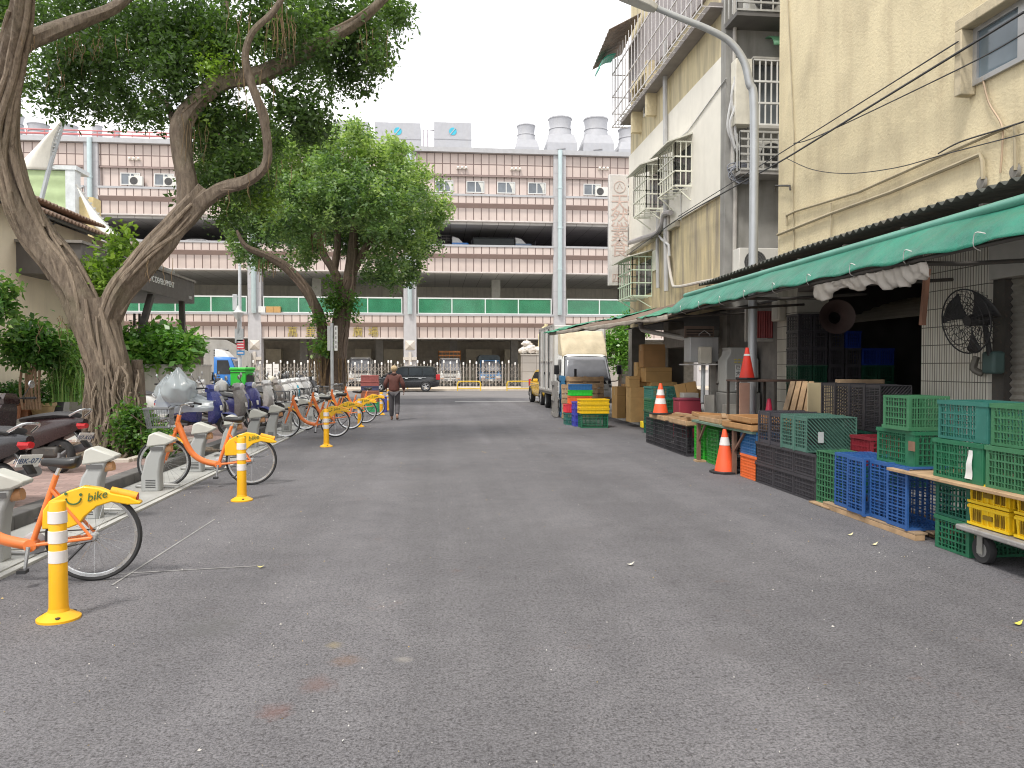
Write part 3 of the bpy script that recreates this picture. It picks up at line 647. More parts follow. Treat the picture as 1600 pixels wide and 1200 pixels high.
# ---------------------------------------------------------------- cream apartment building beyond the alley
CY0, CY1 = 16.65, 25.25
cb = thing('apartment_building', 'old cream and yellow apartment building with barred window cages and grey alley side', 'building', (WX, CY0, 0))
zL0 = 5.5; zU = 8.6
B(MB().box(WX, 14, CY0+.3, CY1, 2.9, zL0), 'lower_wall', OLDY, cb, smooth=False)
B(MB().box(WX-.06, 14, CY0+.3, CY1, zL0, zU), 'cream_wall', CREAM, cb, smooth=False)
B(MB().box(WX, 14, CY0+.3, CY1, zU, 15), 'upper_wall', UPY, cb, smooth=False)
B(MB().box(WX-.06, 14, CY0, CY0+.3, 2.9, 15), 'alley_wall', GREYR, cb, smooth=False)
c0 = on_x(1060, 347, WX-.01)
B(MB().box(WX-.13, WX-.0, c0.y-.1, CY1+.02, zL0-.16, zL0-.02), 'string_course', mat('string_course', (.4,.37,.3), .9, stain=.5), cb, smooth=False)
YL = on_x(1062, 420, WX).y
CAGE = mat('cage_paint', (.70,.70,.60), .5, var=.06, streak=.25, scol=(.45,.42,.33)); CAGEG = mat('cage_green', (.55,.66,.52), .5, var=.1, streak=.3, scol=(.35,.3,.22))
def cage(y0, y1, z0, z1, dp, nb, m, x=WX-.06, hood=True, mids=(.33,.66), braces=True):
    """a barred window box: y0 is its near side"""
    g = MB(); xo = x-dp; t = .022
    for (a, b_) in (((xo,y0),(xo,y1)), ((xo,y0),(x,y0)), ((xo,y1),(x,y1))):
        L_ = math.hypot(b_[0]-a[0], b_[1]-a[1]); n = max(3, int(nb*L_/(y1-y0)+.5)) if a != (xo,y0) or b_ != (xo,y1) else nb
        for i in range(n+1):
            px, py = a[0]+(b_[0]-a[0])*i/n, a[1]+(b_[1]-a[1])*i/n
            g.box(px-t/2, px+t/2, py-t/2, py+t/2, z0, z1)
        for mz in (0, 1)+tuple(mids):
            z = z0+(z1-z0)*mz
            g.tube([(a[0],a[1],z),(b_[0],b_[1],z)], .024, 4)
    o = B(g, 'window_cage', m, cb)
    MB().box(x-.02, x+.01, y0+.03, y1-.03, z0+.1, z1-.05).build('pane', GLASS, o, smooth=False)
    f = MB()
    for i in range(5): f.box(xo, x, y0+(y1-y0)*i/4-.02, y0+(y1-y0)*i/4+.02, z0-.03, z0-.005)
    if braces:
        for yy in (y0+.05, y1-.05): f.tube([(xo+.05, yy, z0-.03), (x, yy, z0-.35)], .02, 4)
    f.build('shelf_frame', m, o)
    if hood:
        MB().add([(xo-.22,y0-.1,z1-.02),(xo-.22,y1+.1,z1-.02),(x,y1+.1,z1+.22),(x,y0-.1,z1+.22),(xo-.22,y0-.1,z1-.05),(xo-.22,y1+.1,z1-.05),(x,y1+.1,z1+.18),(x,y0-.1,z1+.18)], [(0,1,2,3),(7,6,5,4),(0,4,5,1),(1,5,6,2),(2,6,7,3),(3,7,4,0)]).build('hood', mat('cage_hood', (.62,.61,.54), .6, streak=.3), o, smooth=False)
    return o
def ypx(px): return on_x(px, 300, WX-.06).y
a = on_x(1078, 200, WX-.4); 
cage(ypx(1080), ypx(1052), on_x(1076,275,WX-.45).z, on_x(1076,203,WX-.45).z, .42, 7, CAGE)
cage(ypx(1037), ypx(1016), on_x(1034,312,WX-.45).z, on_x(1034,240,WX-.45).z, .5, 7, CAGE)
cage(ypx(1016), ypx(992), on_x(1012,456,WX-.45).z, on_x(1012,392,WX-.45).z, .6, 8, CAGEG, x=WX, braces=True)
b = MB().box(WX-.03, WX, ypx(1024), ypx(1018), 4.45, 5.05); B(b, 'side_window', mat('cage_paint2', (.6,.6,.5), .5), cb, smooth=False)
# small recessed windows high on the yellow part
for (p0, p1, zz) in ((1004, 1011, 9.55), (1013, 1019, 9.6)):
    y1_, y0_ = ypx(p0), ypx(p1); wo = B(MB().box(WX-.05, WX-.003, y0_, y1_, 9.35, 10.1), 'small_window', WHITE, cb, smooth=False)
    MB().box(WX-.056, WX-.05, y0_+.08, y1_-.08, 9.42, 10.03).build('pane', GLASSL, wo, smooth=False)
for p0, dz in ((998, 0), (1021, 0)):
    yy = ypx(p0); B(MB().box(WX-.3, WX-.003, yy-.1, yy+.1, 9.0, 10.6), 'window_fin', YWALL, cb, smooth=False)
B(MB().box(WX-.35, WX-.003, ypx(1021), ypx(998), 10.25, 10.38), 'window_hood', YWALL, cb, smooth=False)
# top floor steel balcony cage along the street front
gz0 = on_x(985, 157, WX-.6).z; ga = 15.0
BAL = mat('balcony_steel', (.60,.58,.58), .5, .2, var=.1, streak=.4, scol=(.36,.28,.24))
g = MB(); xo = WX-.55; ya, yb_ = CY0+.2, CY1+.35
for z in (gz0, gz0+.45, gz0+1.0, gz0+1.75):
    g.tube([(xo,ya,z),(xo,yb_,z)], .022, 4).tube([(xo,yb_,z),(WX,yb_,z)], .02, 4)
for i in range(25):
    y = ya+(yb_-ya)*i/24; g.box(xo-.01, xo+.01, y-.01, y+.01, gz0, gz0+2.3)
    g.tube([(xo,y,gz0),(WX,y,gz0)], .014, 4)
for k in range(4): g.tube([(xo+.11*k,ya,gz0),(xo+.11*k,yb_,gz0)], .012, 4)
for k in range(5):
    x = xo+.11*k; g.box(x-.009, x+.009, yb_-.009, yb_+.009, gz0, gz0+2.3)
bo = B(g, 'balcony_cage', BAL, cb)
B(MB().box(WX-.07, WX-.003, ya, yb_-.3, gz0+.75, gz0+2.6), 'balcony_wall', mat('balcony_wall', (.34,.31,.31), .8, streak=.5), cb, smooth=False)
B(MB().box(WX-.35, WX-.003, ya, yb_-.35, gz0-.02, gz0+.1), 'balcony_floor', mat('balcony_floor', (.23,.21,.2), .9, stain=.4), cb, smooth=False)
g = MB(); sl = Vector((-.34, 0, -.12))
def canopy(u, v): return (WX-.1-1.0*v, CY1-1.6+2.6*u, gz0+2.95-.55*v-.25*u+.02*math.sin(u*70))
B(MB().grid(canopy, 60, 3), 'roof_canopy', mat('rusty_roof', (.26,.22,.19), .7, .2, var=.25, stain=.5, stcol=(.3,.17,.1), sts=2), cb, solid=.03)
B(MB().grid(lambda u, v: (WX-.55-.55*math.sin(v*1.5), CY1-.2+.75*u, gz0+2.25-.55*(1-math.cos(v*1.5))), 6, 8), 'green_awning', mat('green_plastic_sheet', (.05,.42,.30), .35, var=.1), cb, solid=.015)
# downpipes
DP = mat('downpipe_grey', (.42,.42,.42), .5, var=.1, streak=.3)
B(MB().tube(onw([(1039,62),(1040,330),(1041,455)], .14), .065, 8), 'downpipe', DP, cb)
B(MB().tube(smooth_path(onw([(984,379),(1005,372),(1025,365),(1034,352),(1038,335),(1048,332)], .2), 4), .075, 8), 'waste_pipe', mat('waste_pipe', (.33,.31,.31), .6, var=.15), cb)
B(MB().tube(smooth_path(onw([(1044,334),(1044,360),(1044,400),(1050,440),(1058,448),(1100,440),(1140,434)], .1), 4), .04, 8), 'waste_pipe', mat('waste_pipe_pale', (.48,.45,.41), .6, var=.12), cb)
B(MB().tube(onw([(1028,328),(1027,390),(1028,450)], .1), .05, 8), 'downpipe', DP, cb)
B(MB().tube(onw([(1026,362),(1034,374),(1045,383),(1046,400)], .16), .035, 8), 'waste_pipe', DP, cb)
B(MB().tube(onw([(1064,346),(1064,300),(1064,285)], .08), .012, 5), 'thin_pipe', DP, cb)
B(MB().tube(onw([(1050,225),(1075,205),(1135,122)], .08), .015, 5), 'thin_pipe', DP, cb)
# alley side: barred window box, cage with units, top balcony, pipes
AY = CY0
def onA(px, py, off=0): return on_y(px, py, AY-off)
def alley_box(p0, p1, t, bt, off, name, m, hb, nb):
    a, b_ = onA(p0, t, off), onA(p1, bt, off); g = MB(); t_ = .028
    for i in range(nb+1):
        x = a.x+(b_.x-a.x)*i/nb; g.box(x-t_/2, x+t_/2, AY-off-.012, AY-off+.012, b_.z, a.z)
    for i in range(hb+1):
        z = b_.z+(a.z-b_.z)*i/hb; g.box(a.x, b_.x, AY-off-.02, AY-off+.02, z-.02, z+.02)
    for i in range(4):
        y = AY-off+off*i/3; g.box(a.x-.012, a.x+.012, y-.012, y+.012, b_.z, a.z)
    return B(g, name, m, cb), a, b_
o, a, b_ = alley_box(1178, 1232, 93, 196, .35, 'barred_window', WHITE, 3, 6)
MB().box(a.x, b_.x, AY-.05, AY-.003, b_.z, a.z).build('pane', GLASSL, o, smooth=False)
MB().box(a.x-.02, b_.x, AY-.38, AY-.003, a.z+.02, a.z+.06).box(a.x-.02, b_.x, AY-.38, AY-.003, b_.z-.08, b_.z-.02).build('window_ledge', mat('ledge_grey', (.4,.39,.36), .7), o, smooth=False)
a2, b2 = onA(1150, 95, .3), onA(1166, 205, .3)
B(MB().box(a.x-.4, a.x-.03, AY-.34, AY-.05, b_.z, a.z+.02), 'side_panel', mat('panel_cream', (.66,.63,.54), .6, streak=.3), cb, bevel=.01)
o, a, b_ = alley_box(1157, 1240, 205, 266, .55, 'equipment_cage', mat('cage_grey', (.5,.5,.48), .5, .3), 5, 7)
MB().box(a.x, b_.x, AY-.55, AY-.003, b_.z-.1, b_.z-.03).build('cage_floor', mat('ledge_grey2', (.3,.29,.28), .8), o, smooth=False)
c = onA(1190, 262, .3); ac_unit('air_conditioner', 'large air conditioner inside the steel cage on the alley wall', (c.x+.3, AY-.42, b_.z), 0, .95, .68, .32, 'air conditioners on the apartment building')
o, a, b_ = alley_box(1152, 1245, -60, 19, .7, 'upper_cage', mat('cage_grey', (.5,.5,.48)), 6, 5)
MB().box(a.x, b_.x, AY-.7, AY-.003, b_.z-.12, b_.z-.03).build('cage_floor', mat('ledge_dark', (.13,.125,.12), .8), o, smooth=False)
c = onA(1195, 18, .4); ac_unit('air_conditioner', 'air conditioner in the upper cage at the top of the alley wall', (c.x+.1, AY-.5, b_.z), 0, 1.0, .7, .34, 'air conditioners on the apartment building')
c = onA(1168, 430, .3); ac_unit('air_conditioner', 'air conditioner behind the lamp pole just above the green awning', (c.x+.2, AY-.5, c.z-.05), 0, .95, .62, .34, 'air conditioners on the apartment building')
c = onA(1210, 60, .3); B(MB().grid(lambda u, v: (c.x-.1+.6*u, AY-.05-.45*math.sin(v*1.5), c.z+.1-.35*(1-math.cos(v*1.5))), 4, 6), 'small_awning', mat('green_plastic_dull', (.12,.30,.17), .5), cb, solid=.02)
B(MB().tube([onA(1149,-10,.1), onA(1147,130,.1), onA(1145,250,.1), onA(1149,300,.1), onA(1147,430,.1)], .045, 8), 'alley_pipe', mat('alley_pipe', (.42,.40,.37), .6, var=.15), cb)
HOSE = mat('pale_hose', (.50,.50,.50), .5, var=.1)
for k, pts in enumerate((((1150,118),(1147,140),(1140,170),(1137,200),(1146,225),(1152,238)), ((1152,116),(1143,150),(1148,185),(1150,215),(1156,235)), ((1148,120),(1150,160),(1141,190),(1143,210),(1149,232)))):
    B(MB().tube(smooth_path([onA(*p, .16+.05*k) for p in pts], 5), .028, 6), 'hose', HOSE, cb)
b = MB(); rr = random.Random(5)
for k in range(6):
    c = onA(1158, 265, .25); q = [(c.x+.2*rr.uniform(-.3,.3)+(.25+.03*rr.random())*math.cos(t*.4+k), AY-.2-.03*k, c.z+(.17+.04*rr.random())*math.sin(t*.4+k)-.03*k) for t in range(17)]
    b.tube(smooth_path(q, 2), .013, 5)
o = b.build('cable_coil', mat('grey_cable', (.2,.21,.24), .5)); tag(o, 'tangled coil of grey cable hanging on the alley corner', 'cable')
# vertical shop sign
sa, sb = on_y(952, 272, CY1), on_y(981, 446, CY1)
sg = thing('shop_sign', 'tall narrow white shop sign with faded red characters on the building corner', 'sign', ((sa.x+sb.x)/2, CY1, sb.z)); hw = (sb.x-sa.x)/2; hh = sa.z-sb.z
SIGNW = mat('sign_face', (.62,.59,.56), .5, var=.05, streak=.35, scol=(.45,.38,.34)); SIGNR = mat('faded_red', (.55,.42,.375), .6, var=.25, vs=6)
MB().box(-hw, hw, 0, .22, 0, hh).build('sign_box', mat('sign_edge', (.66,.64,.62), .5, streak=.3), sg, bevel=.015)
MB().box(-hw+.1, hw-.02, -.006, -.002, .08, hh-.05).build('sign_panel', SIGNW, sg, smooth=False)
for k, ch in enumerate('天然素食'):
    txt('lettering', ch, .62, SIGNR, sg, (.03, -.012, hh*(.735-.138*k)), (R(90),0,0), .004)
for k, ch in enumerate('四館'):
    txt('lettering', ch, .34, SIGNR, sg, (.03+(.1 if k else -.1), -.012, hh*(.06+.0*k)), (R(90),0,0), .004)
MB().tube([(.03+.19*math.cos(t*.3142), -.012, hh*.885+.19*math.sin(t*.3142)) for t in range(21)], .012, 4).tube([(-.06,-.012,hh*.87),(.03,-.012,hh*.92),(.12,-.012,hh*.87)], .012, 4).build('emblem', SIGNR, sg)
b = MB()
for z in (.15, .4, .65, .9): b.box(-hw+.0, hw, .224, .24, hh*z, hh*z+.04).tube([(hw-.02,.12,hh*z),(hw+.3,.12,hh*z)], .035, 6)
b.build('sign_bracket', DKMETAL, sg)
b = MB()
for z in (.40, .265, .535): b.box(-hw+.1, hw-.02, -.010, -.006, hh*(z+.0), hh*z+.012)
b.build('sign_joint', mat('sign_joint', (.35,.28,.25), .6), sg, smooth=False)

# ---------------------------------------------------------------- lean-to roof, corrugated eave, green awning
CORR = mat('corrugated_dark', (.075,.08,.07), .75, .1, var=.3, vs=4, stain=.4, stcol=(.16,.11,.08), sts=2)
ev = thing('corrugated_eave', 'dark corrugated eave sheet jutting out above the green awning', 'roof', (5.15, 4, 3.1))
def eave(u, v):
    y = 4.0+10.6*u; return (5.12+1.38*v-5.15, y-4, 3.26+.2*v-.02*max(0, u-.6)*8+.022*math.sin(y*2*math.pi/.145)-3.1)
MB().grid(eave, 584, 1).build('corrugated_sheet', CORR, ev, solid=.008)
b = MB()
for k in range(9): b.box(-.05, 1.35, .3+k*1.22, .36+k*1.22, -.02, .03)
b.box(.05, .11, 0, 10.5, -.08, -.02).build('rafter', DKMETAL, ev)
GREEN = mat('green_tarp', (.015,.175,.115), .48, var=.3, vs=2.2, streak=.3, scol=(.10,.20,.14), bump=.35, bs=7, bd=.06, stain=.45, stcol=(.085,.155,.12), sts=1.3)
aw = thing('green_awning', 'long green tarpaulin awning hanging along the shop front', 'awning', (4.9, 4, 2.6))
def tarp(u, v):
    y = 4.2+10.6*u
    sc = .5+.5*math.cos(2*math.pi*(y/.98)); sag_ = 0
    x = 4.92-.36*v-.05*math.sin(math.pi*v)+.02*noise.noise((y*1.7, v*3, 1))*v
    z = 2.97-.345*v+.02*math.sin(u*3)+(.036*sc-.018)*max(0, v-.55)*2+.03*noise.noise((y*.9, v*2, 5))+.012*noise.noise((y*3.1, v*1.2, 8))*v
    return (x-4.9, y-4, z-2.6)
MB().grid(tarp, 220, 12).build('tarp', GREEN, aw, solid=.006)
MB().tube([(.03, .2, .40), (.03, 5.5, .405), (.03, 10.8, .40)], .052, 10).build('rolled_edge', mat('green_roll', (.09,.27,.21), .4, var=.12, bump=.2, bs=9), aw)
b = MB()
for k in range(11):
    y = .15+.98*k-.02; b.tube(smooth_path([(-.42,y-.2,.09),(-.36,y,.13),(-.33,y+.06,.03),(-.22,y+.12,-.0)], 4), .0045, 5)
b.build('cord', mat('white_cord', (.62,.6,.58), .7), aw)
b = MB()
for k in range(6): b.tube([(-.30, 1.2+k*1.96, .02), (.3, 1.2+k*1.96, .02), (1.6, 1.2+k*1.96, .1)], .025, 6)
b.tube([(-.27,.2,.03),(-.27,10.7,.03)], .022, 6)
b.build('awning_frame', DKMETAL, aw)
b = MB().grid(lambda u, v: (4.64-.03*math.sin(v*2.2)+.08*v+.018*math.sin(u*46+v*5)*v+.012*math.sin(u*83+v*3), on_x(1440-175*u, 470, 4.6).y, 2.60-.22*v*(.45+.40*abs(math.sin(u*3.6+.6))+.30*noise.noise((u*7, 1, 2)))+.02*noise.noise((u*22, v*6, 2))), 120, 10)
o = b.build('tarp_flap', mat('pale_tarp', (.40,.37,.33), .7, var=.12, bump=.3, bs=9, bd=.05, stain=.4, stcol=(.3,.26,.2), sts=3), solid=.006); tag(o, 'crumpled pale tarpaulin flap hanging under the green awning', 'tarpaulin')
# hanging stick
s0, s1 = on_x(1449,420,5.2), on_x(1441,508,5.2); o = MB().tube([s0, s1], .035, 4).build('wooden_batten', mat('batten_brown', (.16,.075,.045), .7, var=.2)); tag(o, 'brown wooden batten hanging down beside the tiled pillar', 'batten')
# lean-to roof beyond the awning
lt = thing('lean_to', 'low dark lean-to with a patched roof edge over the parked truck', 'shed', (4.6, 14.8, 0))
def roofp(u, v):
    y = 14.8+10.0*u; xe = 4.62-.85*u; x = xe+(6.5-xe)*v
    return (x-4.6, y-14.8, 2.60+.1*u+.62*v+.018*math.sin(y*2*math.pi/.2)+.05*noise.noise((y*.6, v*2, 9)))
MB().grid(roofp, 200, 6).build('roof_sheet', mat('lean_roof', (.17,.12,.09), .8, .1, var=.3, vs=3, stain=.5, stcol=(.3,.27,.22), sts=1.6), lt, solid=.02)
MB().grid(lambda u, v: (4.6-.85*u-4.6-.04+.02*noise.noise((u*20,v*3,0)), 10.0*u, 2.62+.1*u-.16*v*(.6+.6*noise.noise((u*9, 3, 0)))), 60, 3).build('roof_fascia', mat('fascia_pale', (.34,.30,.25), .8, var=.35, vs=3, stain=.5, stcol=(.13,.1,.08), sts=3), lt, solid=.03)
for k, (u0, v0, du, dv) in enumerate(((.78,.02,.22,.5), (.05,-.05,.12,.35), (.5,.3,.2,.4), (.9,-.1,.1,.25))):
    MB().grid(lambda u, v: tuple(Vector(roofp(u0+du*u, v0+dv*v))+Vector((0,0,.06+.05*noise.noise((u*5+k, v*4, 3))))), 12, 8).build('green_patch', mat('green_patch', (.03,.24,.13), .5, var=.35, stain=.4, stcol=(.1,.18,.13), sts=2), lt, solid=.008)
b = MB()
for k in range(7): b.tube([(-.05-.8*(k/6), .3+k*1.6, 2.55+.1*k/6), (1.9, .3+k*1.6, 3.1)], .04, 4)
b.build('rafter', DKMETAL, lt)
for (x, y) in ((4.75, 15.0), (4.55, 18.2), (4.35, 21.4), (4.1, 24.5)):
    if y < 16 or y > 24: continue
    pass
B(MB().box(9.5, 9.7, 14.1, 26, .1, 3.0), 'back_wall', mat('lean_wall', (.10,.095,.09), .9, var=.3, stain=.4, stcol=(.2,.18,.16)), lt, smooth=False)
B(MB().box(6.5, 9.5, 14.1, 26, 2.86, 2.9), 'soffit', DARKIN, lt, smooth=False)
B(ribbed(9.42, 18.5, 25.5, .12, 2.6, .11, .04), 'roller_shutter', mat('inner_shutter', (.19,.18,.165), .6, .2, var=.15), lt)
for yy in (16.65, 21.0, 25.0):
    B(MB().box(6.5, 6.95, yy, yy+.45, .1, 2.9), 'post_wall', mat('post_wall', (.24,.225,.2), .9, var=.2, stain=.5, stcol=(.1,.09,.08), sts=2), lt, smooth=False)
B(MB().box(6.55, 6.7, 14.15, 16.6, .1, 2.9), 'side_wall', mat('alley_low_wall', (.17,.16,.15), .9, var=.25, stain=.5, stcol=(.3,.28,.25), sts=2), lt, smooth=False)
# white gutter pipe crossing under the roof
B(MB().tube(smooth_path([on_x(1001,497,5.3), on_x(1002,512,5.3), on_x(1010,517,5.3), on_x(1045,524,5.5), on_x(1082,531,5.7)], 4), .06, 8), 'gutter_pipe', mat('gutter_white', (.5,.49,.48), .5, var=.1), lt)
# ---------------------------------------------------------------- things fixed under the lean-to
def simple(b, name, label, cat, m, loc=(0,0,0), rot=(0,0,0), group=None, **k):
    o = b.build(name, m, None, loc, rot, **k); return tag(o, label, cat, group)
# grey air duct hung under the roof
a = on_x(1092, 497, 5.9)
dt = thing('air_duct', 'dirty grey square air duct hanging below the awning end', 'duct', (5.9, a.y, 2.05))
MB().box(-.3, .3, 0, 1.6, 0, .42).build('duct_body', mat('duct_grey', (.20,.18,.165), .7, .1, var=.2, stain=.5, stcol=(.08,.07,.06), sts=3), dt, bevel=.02)
b = MB().box(-.34, .34, -.04, 0, -.04, .46)
b.build('duct_flange', mat('duct_rust', (.26,.19,.155), .8, var=.3), dt)
b = MB()
for k in range(7): b.box(-.30, .30, -.055, -.04, .01+k*.06, .035+k*.06)
b.build('duct_louvre', mat('duct_dark', (.07,.06,.055), .8), dt)
# meter boxes on a bracket shelf
mbx = thing('meter_box', 'pale metal meter cabinet with a smaller box in front, on a shelf', 'meter box', (0,0,0)); c0 = on_y(1078, 566, 15.6); c1 = on_y(1123, 527, 15.6); mbx.location = (c0.x, 15.6, c0.z); W_ = c1.x-c0.x; H_ = c1.z-c0.z
MB().box(0, W_, 0, .4, 0, H_).build('cabinet', mat('cabinet_grey', (.40,.40,.40), .5, .2, var=.08, streak=.5, scol=(.2,.18,.16)), mbx, bevel=.02)
MB().box(W_*.26, W_*.68, -.16, -.01, -.03, H_*.62).build('small_box', mat('box_beige', (.50,.47,.40), .6, streak=.3), mbx, bevel=.02)
MB().box(-.1, W_+.12, -.22, .4, -.06, -.035).build('shelf', mat('shelf_pale', (.42,.41,.40), .6), mbx, smooth=False)
MB().tube([(W_*.3,-.02,H_+.02),(W_*.3,-.02,H_+.06),(W_*.48,-.02,H_+.14),(W_*.68,-.02,H_+.06),(W_*.68,-.02,H_+.02)], .008, 5).build('wire', mat('wire_grey', (.4,.4,.4), .5), mbx)
# rounded grey tank with a white name strip
tk = thing('water_tank', 'grey shouldered metal tank with a vertical white name strip', 'tank', (0,0,0)); c0 = on_y(1134, 613, 14.9); c1 = on_y(1186, 543, 14.9); tk.location = ((c0.x+c1.x)/2, 14.9, c0.z); W_ = (c1.x-c0.x)/2; H_ = c1.z-c0.z
P = [(-W_,0),(W_,0),(W_,H_*.72),(W_*.8,H_*.82),(W_*.72,H_*.95),(W_*.8,H_),(-W_*.8,H_),(-W_*.72,H_*.95),(-W_*.8,H_*.82),(-W_,H_*.72)]
MB().prism(P, 0, .45, 'y').build('tank_body', mat('tank_grey', (.36,.365,.35), .5, .1, var=.08, streak=.5, scol=(.2,.19,.17)), tk, bevel=.02)
MB().box(-W_*.45, -W_*.1, -.008, -.002, H_*.05, H_*.62).build('name_strip', WHITE, tk, smooth=False)
for k, ch in enumerate('巨大河溝'): txt('lettering', ch, .105, BLACK, tk, (-W_*.275, -.012, H_*(.55-.135*k)), (R(90),0,0), .001)
for k in range(2):
    b = MB()
    for q in range(6): b.box(-W_*.5+q*.075, -W_*.5+q*.075+.05, -.008, -.002, H_*(.72-.06*k), H_*(.72-.06*k)+.022)
    b.build('yellow_lettering', mat('yellow_print', (.55,.45,.08), .6), tk, smooth=False)
MB().box(-W_*1.05, W_*1.05, -.06, .5, -c0.z+.12, -.01).build('tank_base', mat('base_concrete', (.24,.235,.22), .9, stain=.4), tk, bevel=.02)
# maroon panel, window frame with grey bars
c0, c1 = on_y(1178, 528, 14.4), on_y(1214, 486, 14.4)
rp_ = thing('red_shutter', 'dull red ribbed shutter panel in a pale frame under the awning', 'shutter', (c0.x, 14.4, c0.z)); W_ = c1.x-c0.x; H_ = c1.z-c0.z
MB().grid(lambda u, v: (W_*u, .01*math.cos(u*60), H_*v), 60, 1).build('red_panel', mat('maroon_panel', (.27,.035,.035), .55, var=.2, streak=.4, scol=(.12,.03,.03)), rp_)
MB().box(-.06, 0, -.03, .03, -.06, H_+.03).box(-.06, W_, -.03, .03, -.07, -.01).box(-.18, -.12, -.03, .03, -.07, H_+.05).build('frame', mat('frame_grey', (.36,.34,.31), .6, stain=.4), rp_, smooth=False)
# leaning pipes and boards at the back
for k, (p, q, r, m, lab) in enumerate((((1123,648),(1137,560),.045,STEEL,'grey steel tube leaning against the wall beside the tank'), ((1098,630),(1099,568),.045,STEEL,'short grey pipe standing below the meter cabinet'), ((1121,600),(1121,566),.03,DKMETAL,'thin dark pipe standing right of the meter cabinet'))):
    simple(MB().tube([on_y(*p, 15.3), on_y(*q, 15.6)], r, 8), 'steel_pipe', lab, 'pipe', m, group='pipes under the lean-to')
for k, (p0, p1, t, b_, y, m, lab) in enumerate(((1110,1124,570,648,15.9,'board_pale','tall whitish board behind the thin dark pipe'), (1101,1116,617,660,15.2,'board_white','short whitish plank standing behind the wooden trays'), (1130,1152,632,665,14.8,'board_grey','low pale concrete slab under the grey tank'))):
    a, b2 = on_y(p0, t, y), on_y(p1, b_, y); simple(MB().box(a.x, b2.x, y, y+.04, max(.12, b2.z), a.z), 'board', lab, 'board', mat(m, (.42,.40,.36), .8, var=.15, stain=.5, stcol=(.2,.18,.16), sts=4), group='boards under the lean-to', bevel=.004)
# distribution box on the tiled pillar by the shop door
c = on_x(1222, 487, WX); bb = thing('fuse_box', 'small beige box fixed on the narrow tiled pillar', 'fuse box', (WX, c.y, c.z))
MB().box(-.14, -.003, -.18, .16, -.18, .2).build('casing', mat('fuse_beige', (.46,.44,.38), .6, streak=.3), bb, bevel=.02)
MB().box(-.15, -.14, -.13, .11, -.14, .16).build('lid', mat('fuse_lid', (.40,.38,.33), .6), bb, bevel=.005)
# wall fan on the broad tiled pillar
c = on_x(1519, 500, WX-.35); fn = thing('wall_fan', 'large dusty black wall fan on the broad tiled pillar', 'fan', (WX, c.y, c.z))
BLK = mat('fan_black', (.03,.03,.032), .5, .2, var=.3)
hd = Vector((-.34, -.03, 0)); tilt = Euler((0, R(-9), R(4)))
def fp(p): return tilt.to_matrix() @ Vector(p)+hd
b = MB(); r = .37
for k in range(5):
    rr_ = r*(1, .8, .6, .4, .2)[k]; dx = -.12+.02*k-.05*(k > 0)
    b.tube([fp((dx, rr_*math.cos(t*math.pi/14), rr_*math.sin(t*math.pi/14))) for t in range(29)], .009 if k == 0 else .004, 5)
for k in range(28):
    a = k*math.pi/14; b.tube([fp((-.19, .08*math.cos(a), .08*math.sin(a))), fp((-.16, .6*r*math.cos(a), .6*r*math.sin(a))), fp((-.12, r*math.cos(a), r*math.sin(a))), fp((.02, r*.9*math.cos(a), r*.9*math.sin(a))), fp((.08, .1*math.cos(a), .1*math.sin(a)))], .0035, 4)
b.build('guard', BLK, fn)
for k in range(3):
    b = MB(); a = k*2.094+.5
    b.grid(lambda u, v: fp((-.06+.09*(v-.5)*(.4+u), (.06+.32*u)*math.cos(a+(v-.5)*(.5+.55*u)), (.06+.32*u)*math.sin(a+(v-.5)*(.5+.55*u)))), 8, 8); b.build('blade', BLK, fn, solid=.006)
b = MB().tube([fp((-.1,0,0)), fp((.16,0,0))], [.06,.09], 14).tube([fp((.12,0,-.02)), (-.14,-.02,-.40), (-.003,0,-.42)], .03, 8); b.build('motor', BLK, fn)
MB().box(-.16, -.003, -.10, .10, -.62, -.36).build('switch_box', mat('fan_box', (.05,.09,.085), .6, var=.2), fn, bevel=.03)
MB().tube(smooth_path([(-.1,.25,-.42),(-.12,.28,-.56),(-.06,.2,-.62)], 4), .04, 8).build('pull_knob', mat('fan_knob', (.13,.12,.1), .6), fn)
# bell mouth of a duct fan in the shop
c = on_x(1308, 495, 6.4); b = MB()
t2 = Euler((0, 0, R(62))).to_matrix()
prof = [(.10,.35),(.12,.2),(.17,.08),(.26,0),(.275,-.01),(.24,.03),(.16,.1),(.1,.2)]
b.lathe(prof, (0,0,0), 22, 0, 'y', cap=False); o = b.build('bell_duct', mat('bell_brown', (.055,.035,.032), .6, var=.2), None, (c.x, c.y, c.z), (0, 0, R(-20))); tag(o, 'dark round bell-mouthed duct hanging in the shop doorway', 'duct')
# curved street lamp in front of the cream building
sl = thing('street_lamp', 'tall grey street lamp with a long curved arm over the road', 'street lamp', (on_y(1175,640,13.4).x, 13.4, .1))
bx = sl.location.x; top = on_y(1169, 130, 13.4).z
arm = [(0,0,0),(0,0,3.0),(0,0,top-.1-.5)]+[(q.x-bx, 0, q.z-.1) for q in (on_y(*p, 13.4) for p in ((1171,130),(1162,95),(1140,65),(1105,45),(1060,27),(1022,11)))]
pp = smooth_path(arm, 5); MB().tube(pp, [.085-.035*i/(len(pp)-1) for i in range(len(pp))], 14).build('pole', mat('lamp_pole_grey', (.42,.44,.46), .45, .4, var=.08, streak=.3, scol=(.3,.3,.31)), sl)
e = pp[-1]; d = Vector((-.9, 0, .33)).normalized()
b = MB(); e1 = e+d*.75; ax = Vector((0,1,0)); up = d.cross(ax)
rings = [[e+d*t+ax*(-w_)+up*h, e+d*t+ax*w_+up*h, e+d*t+ax*w_-up*h*.6, e+d*t-ax*w_-up*h*.6] for t, w_, h in ((-.05,.07,.06),(.1,.13,.07),(.6,.15,.07),(.72,.1,.04))]
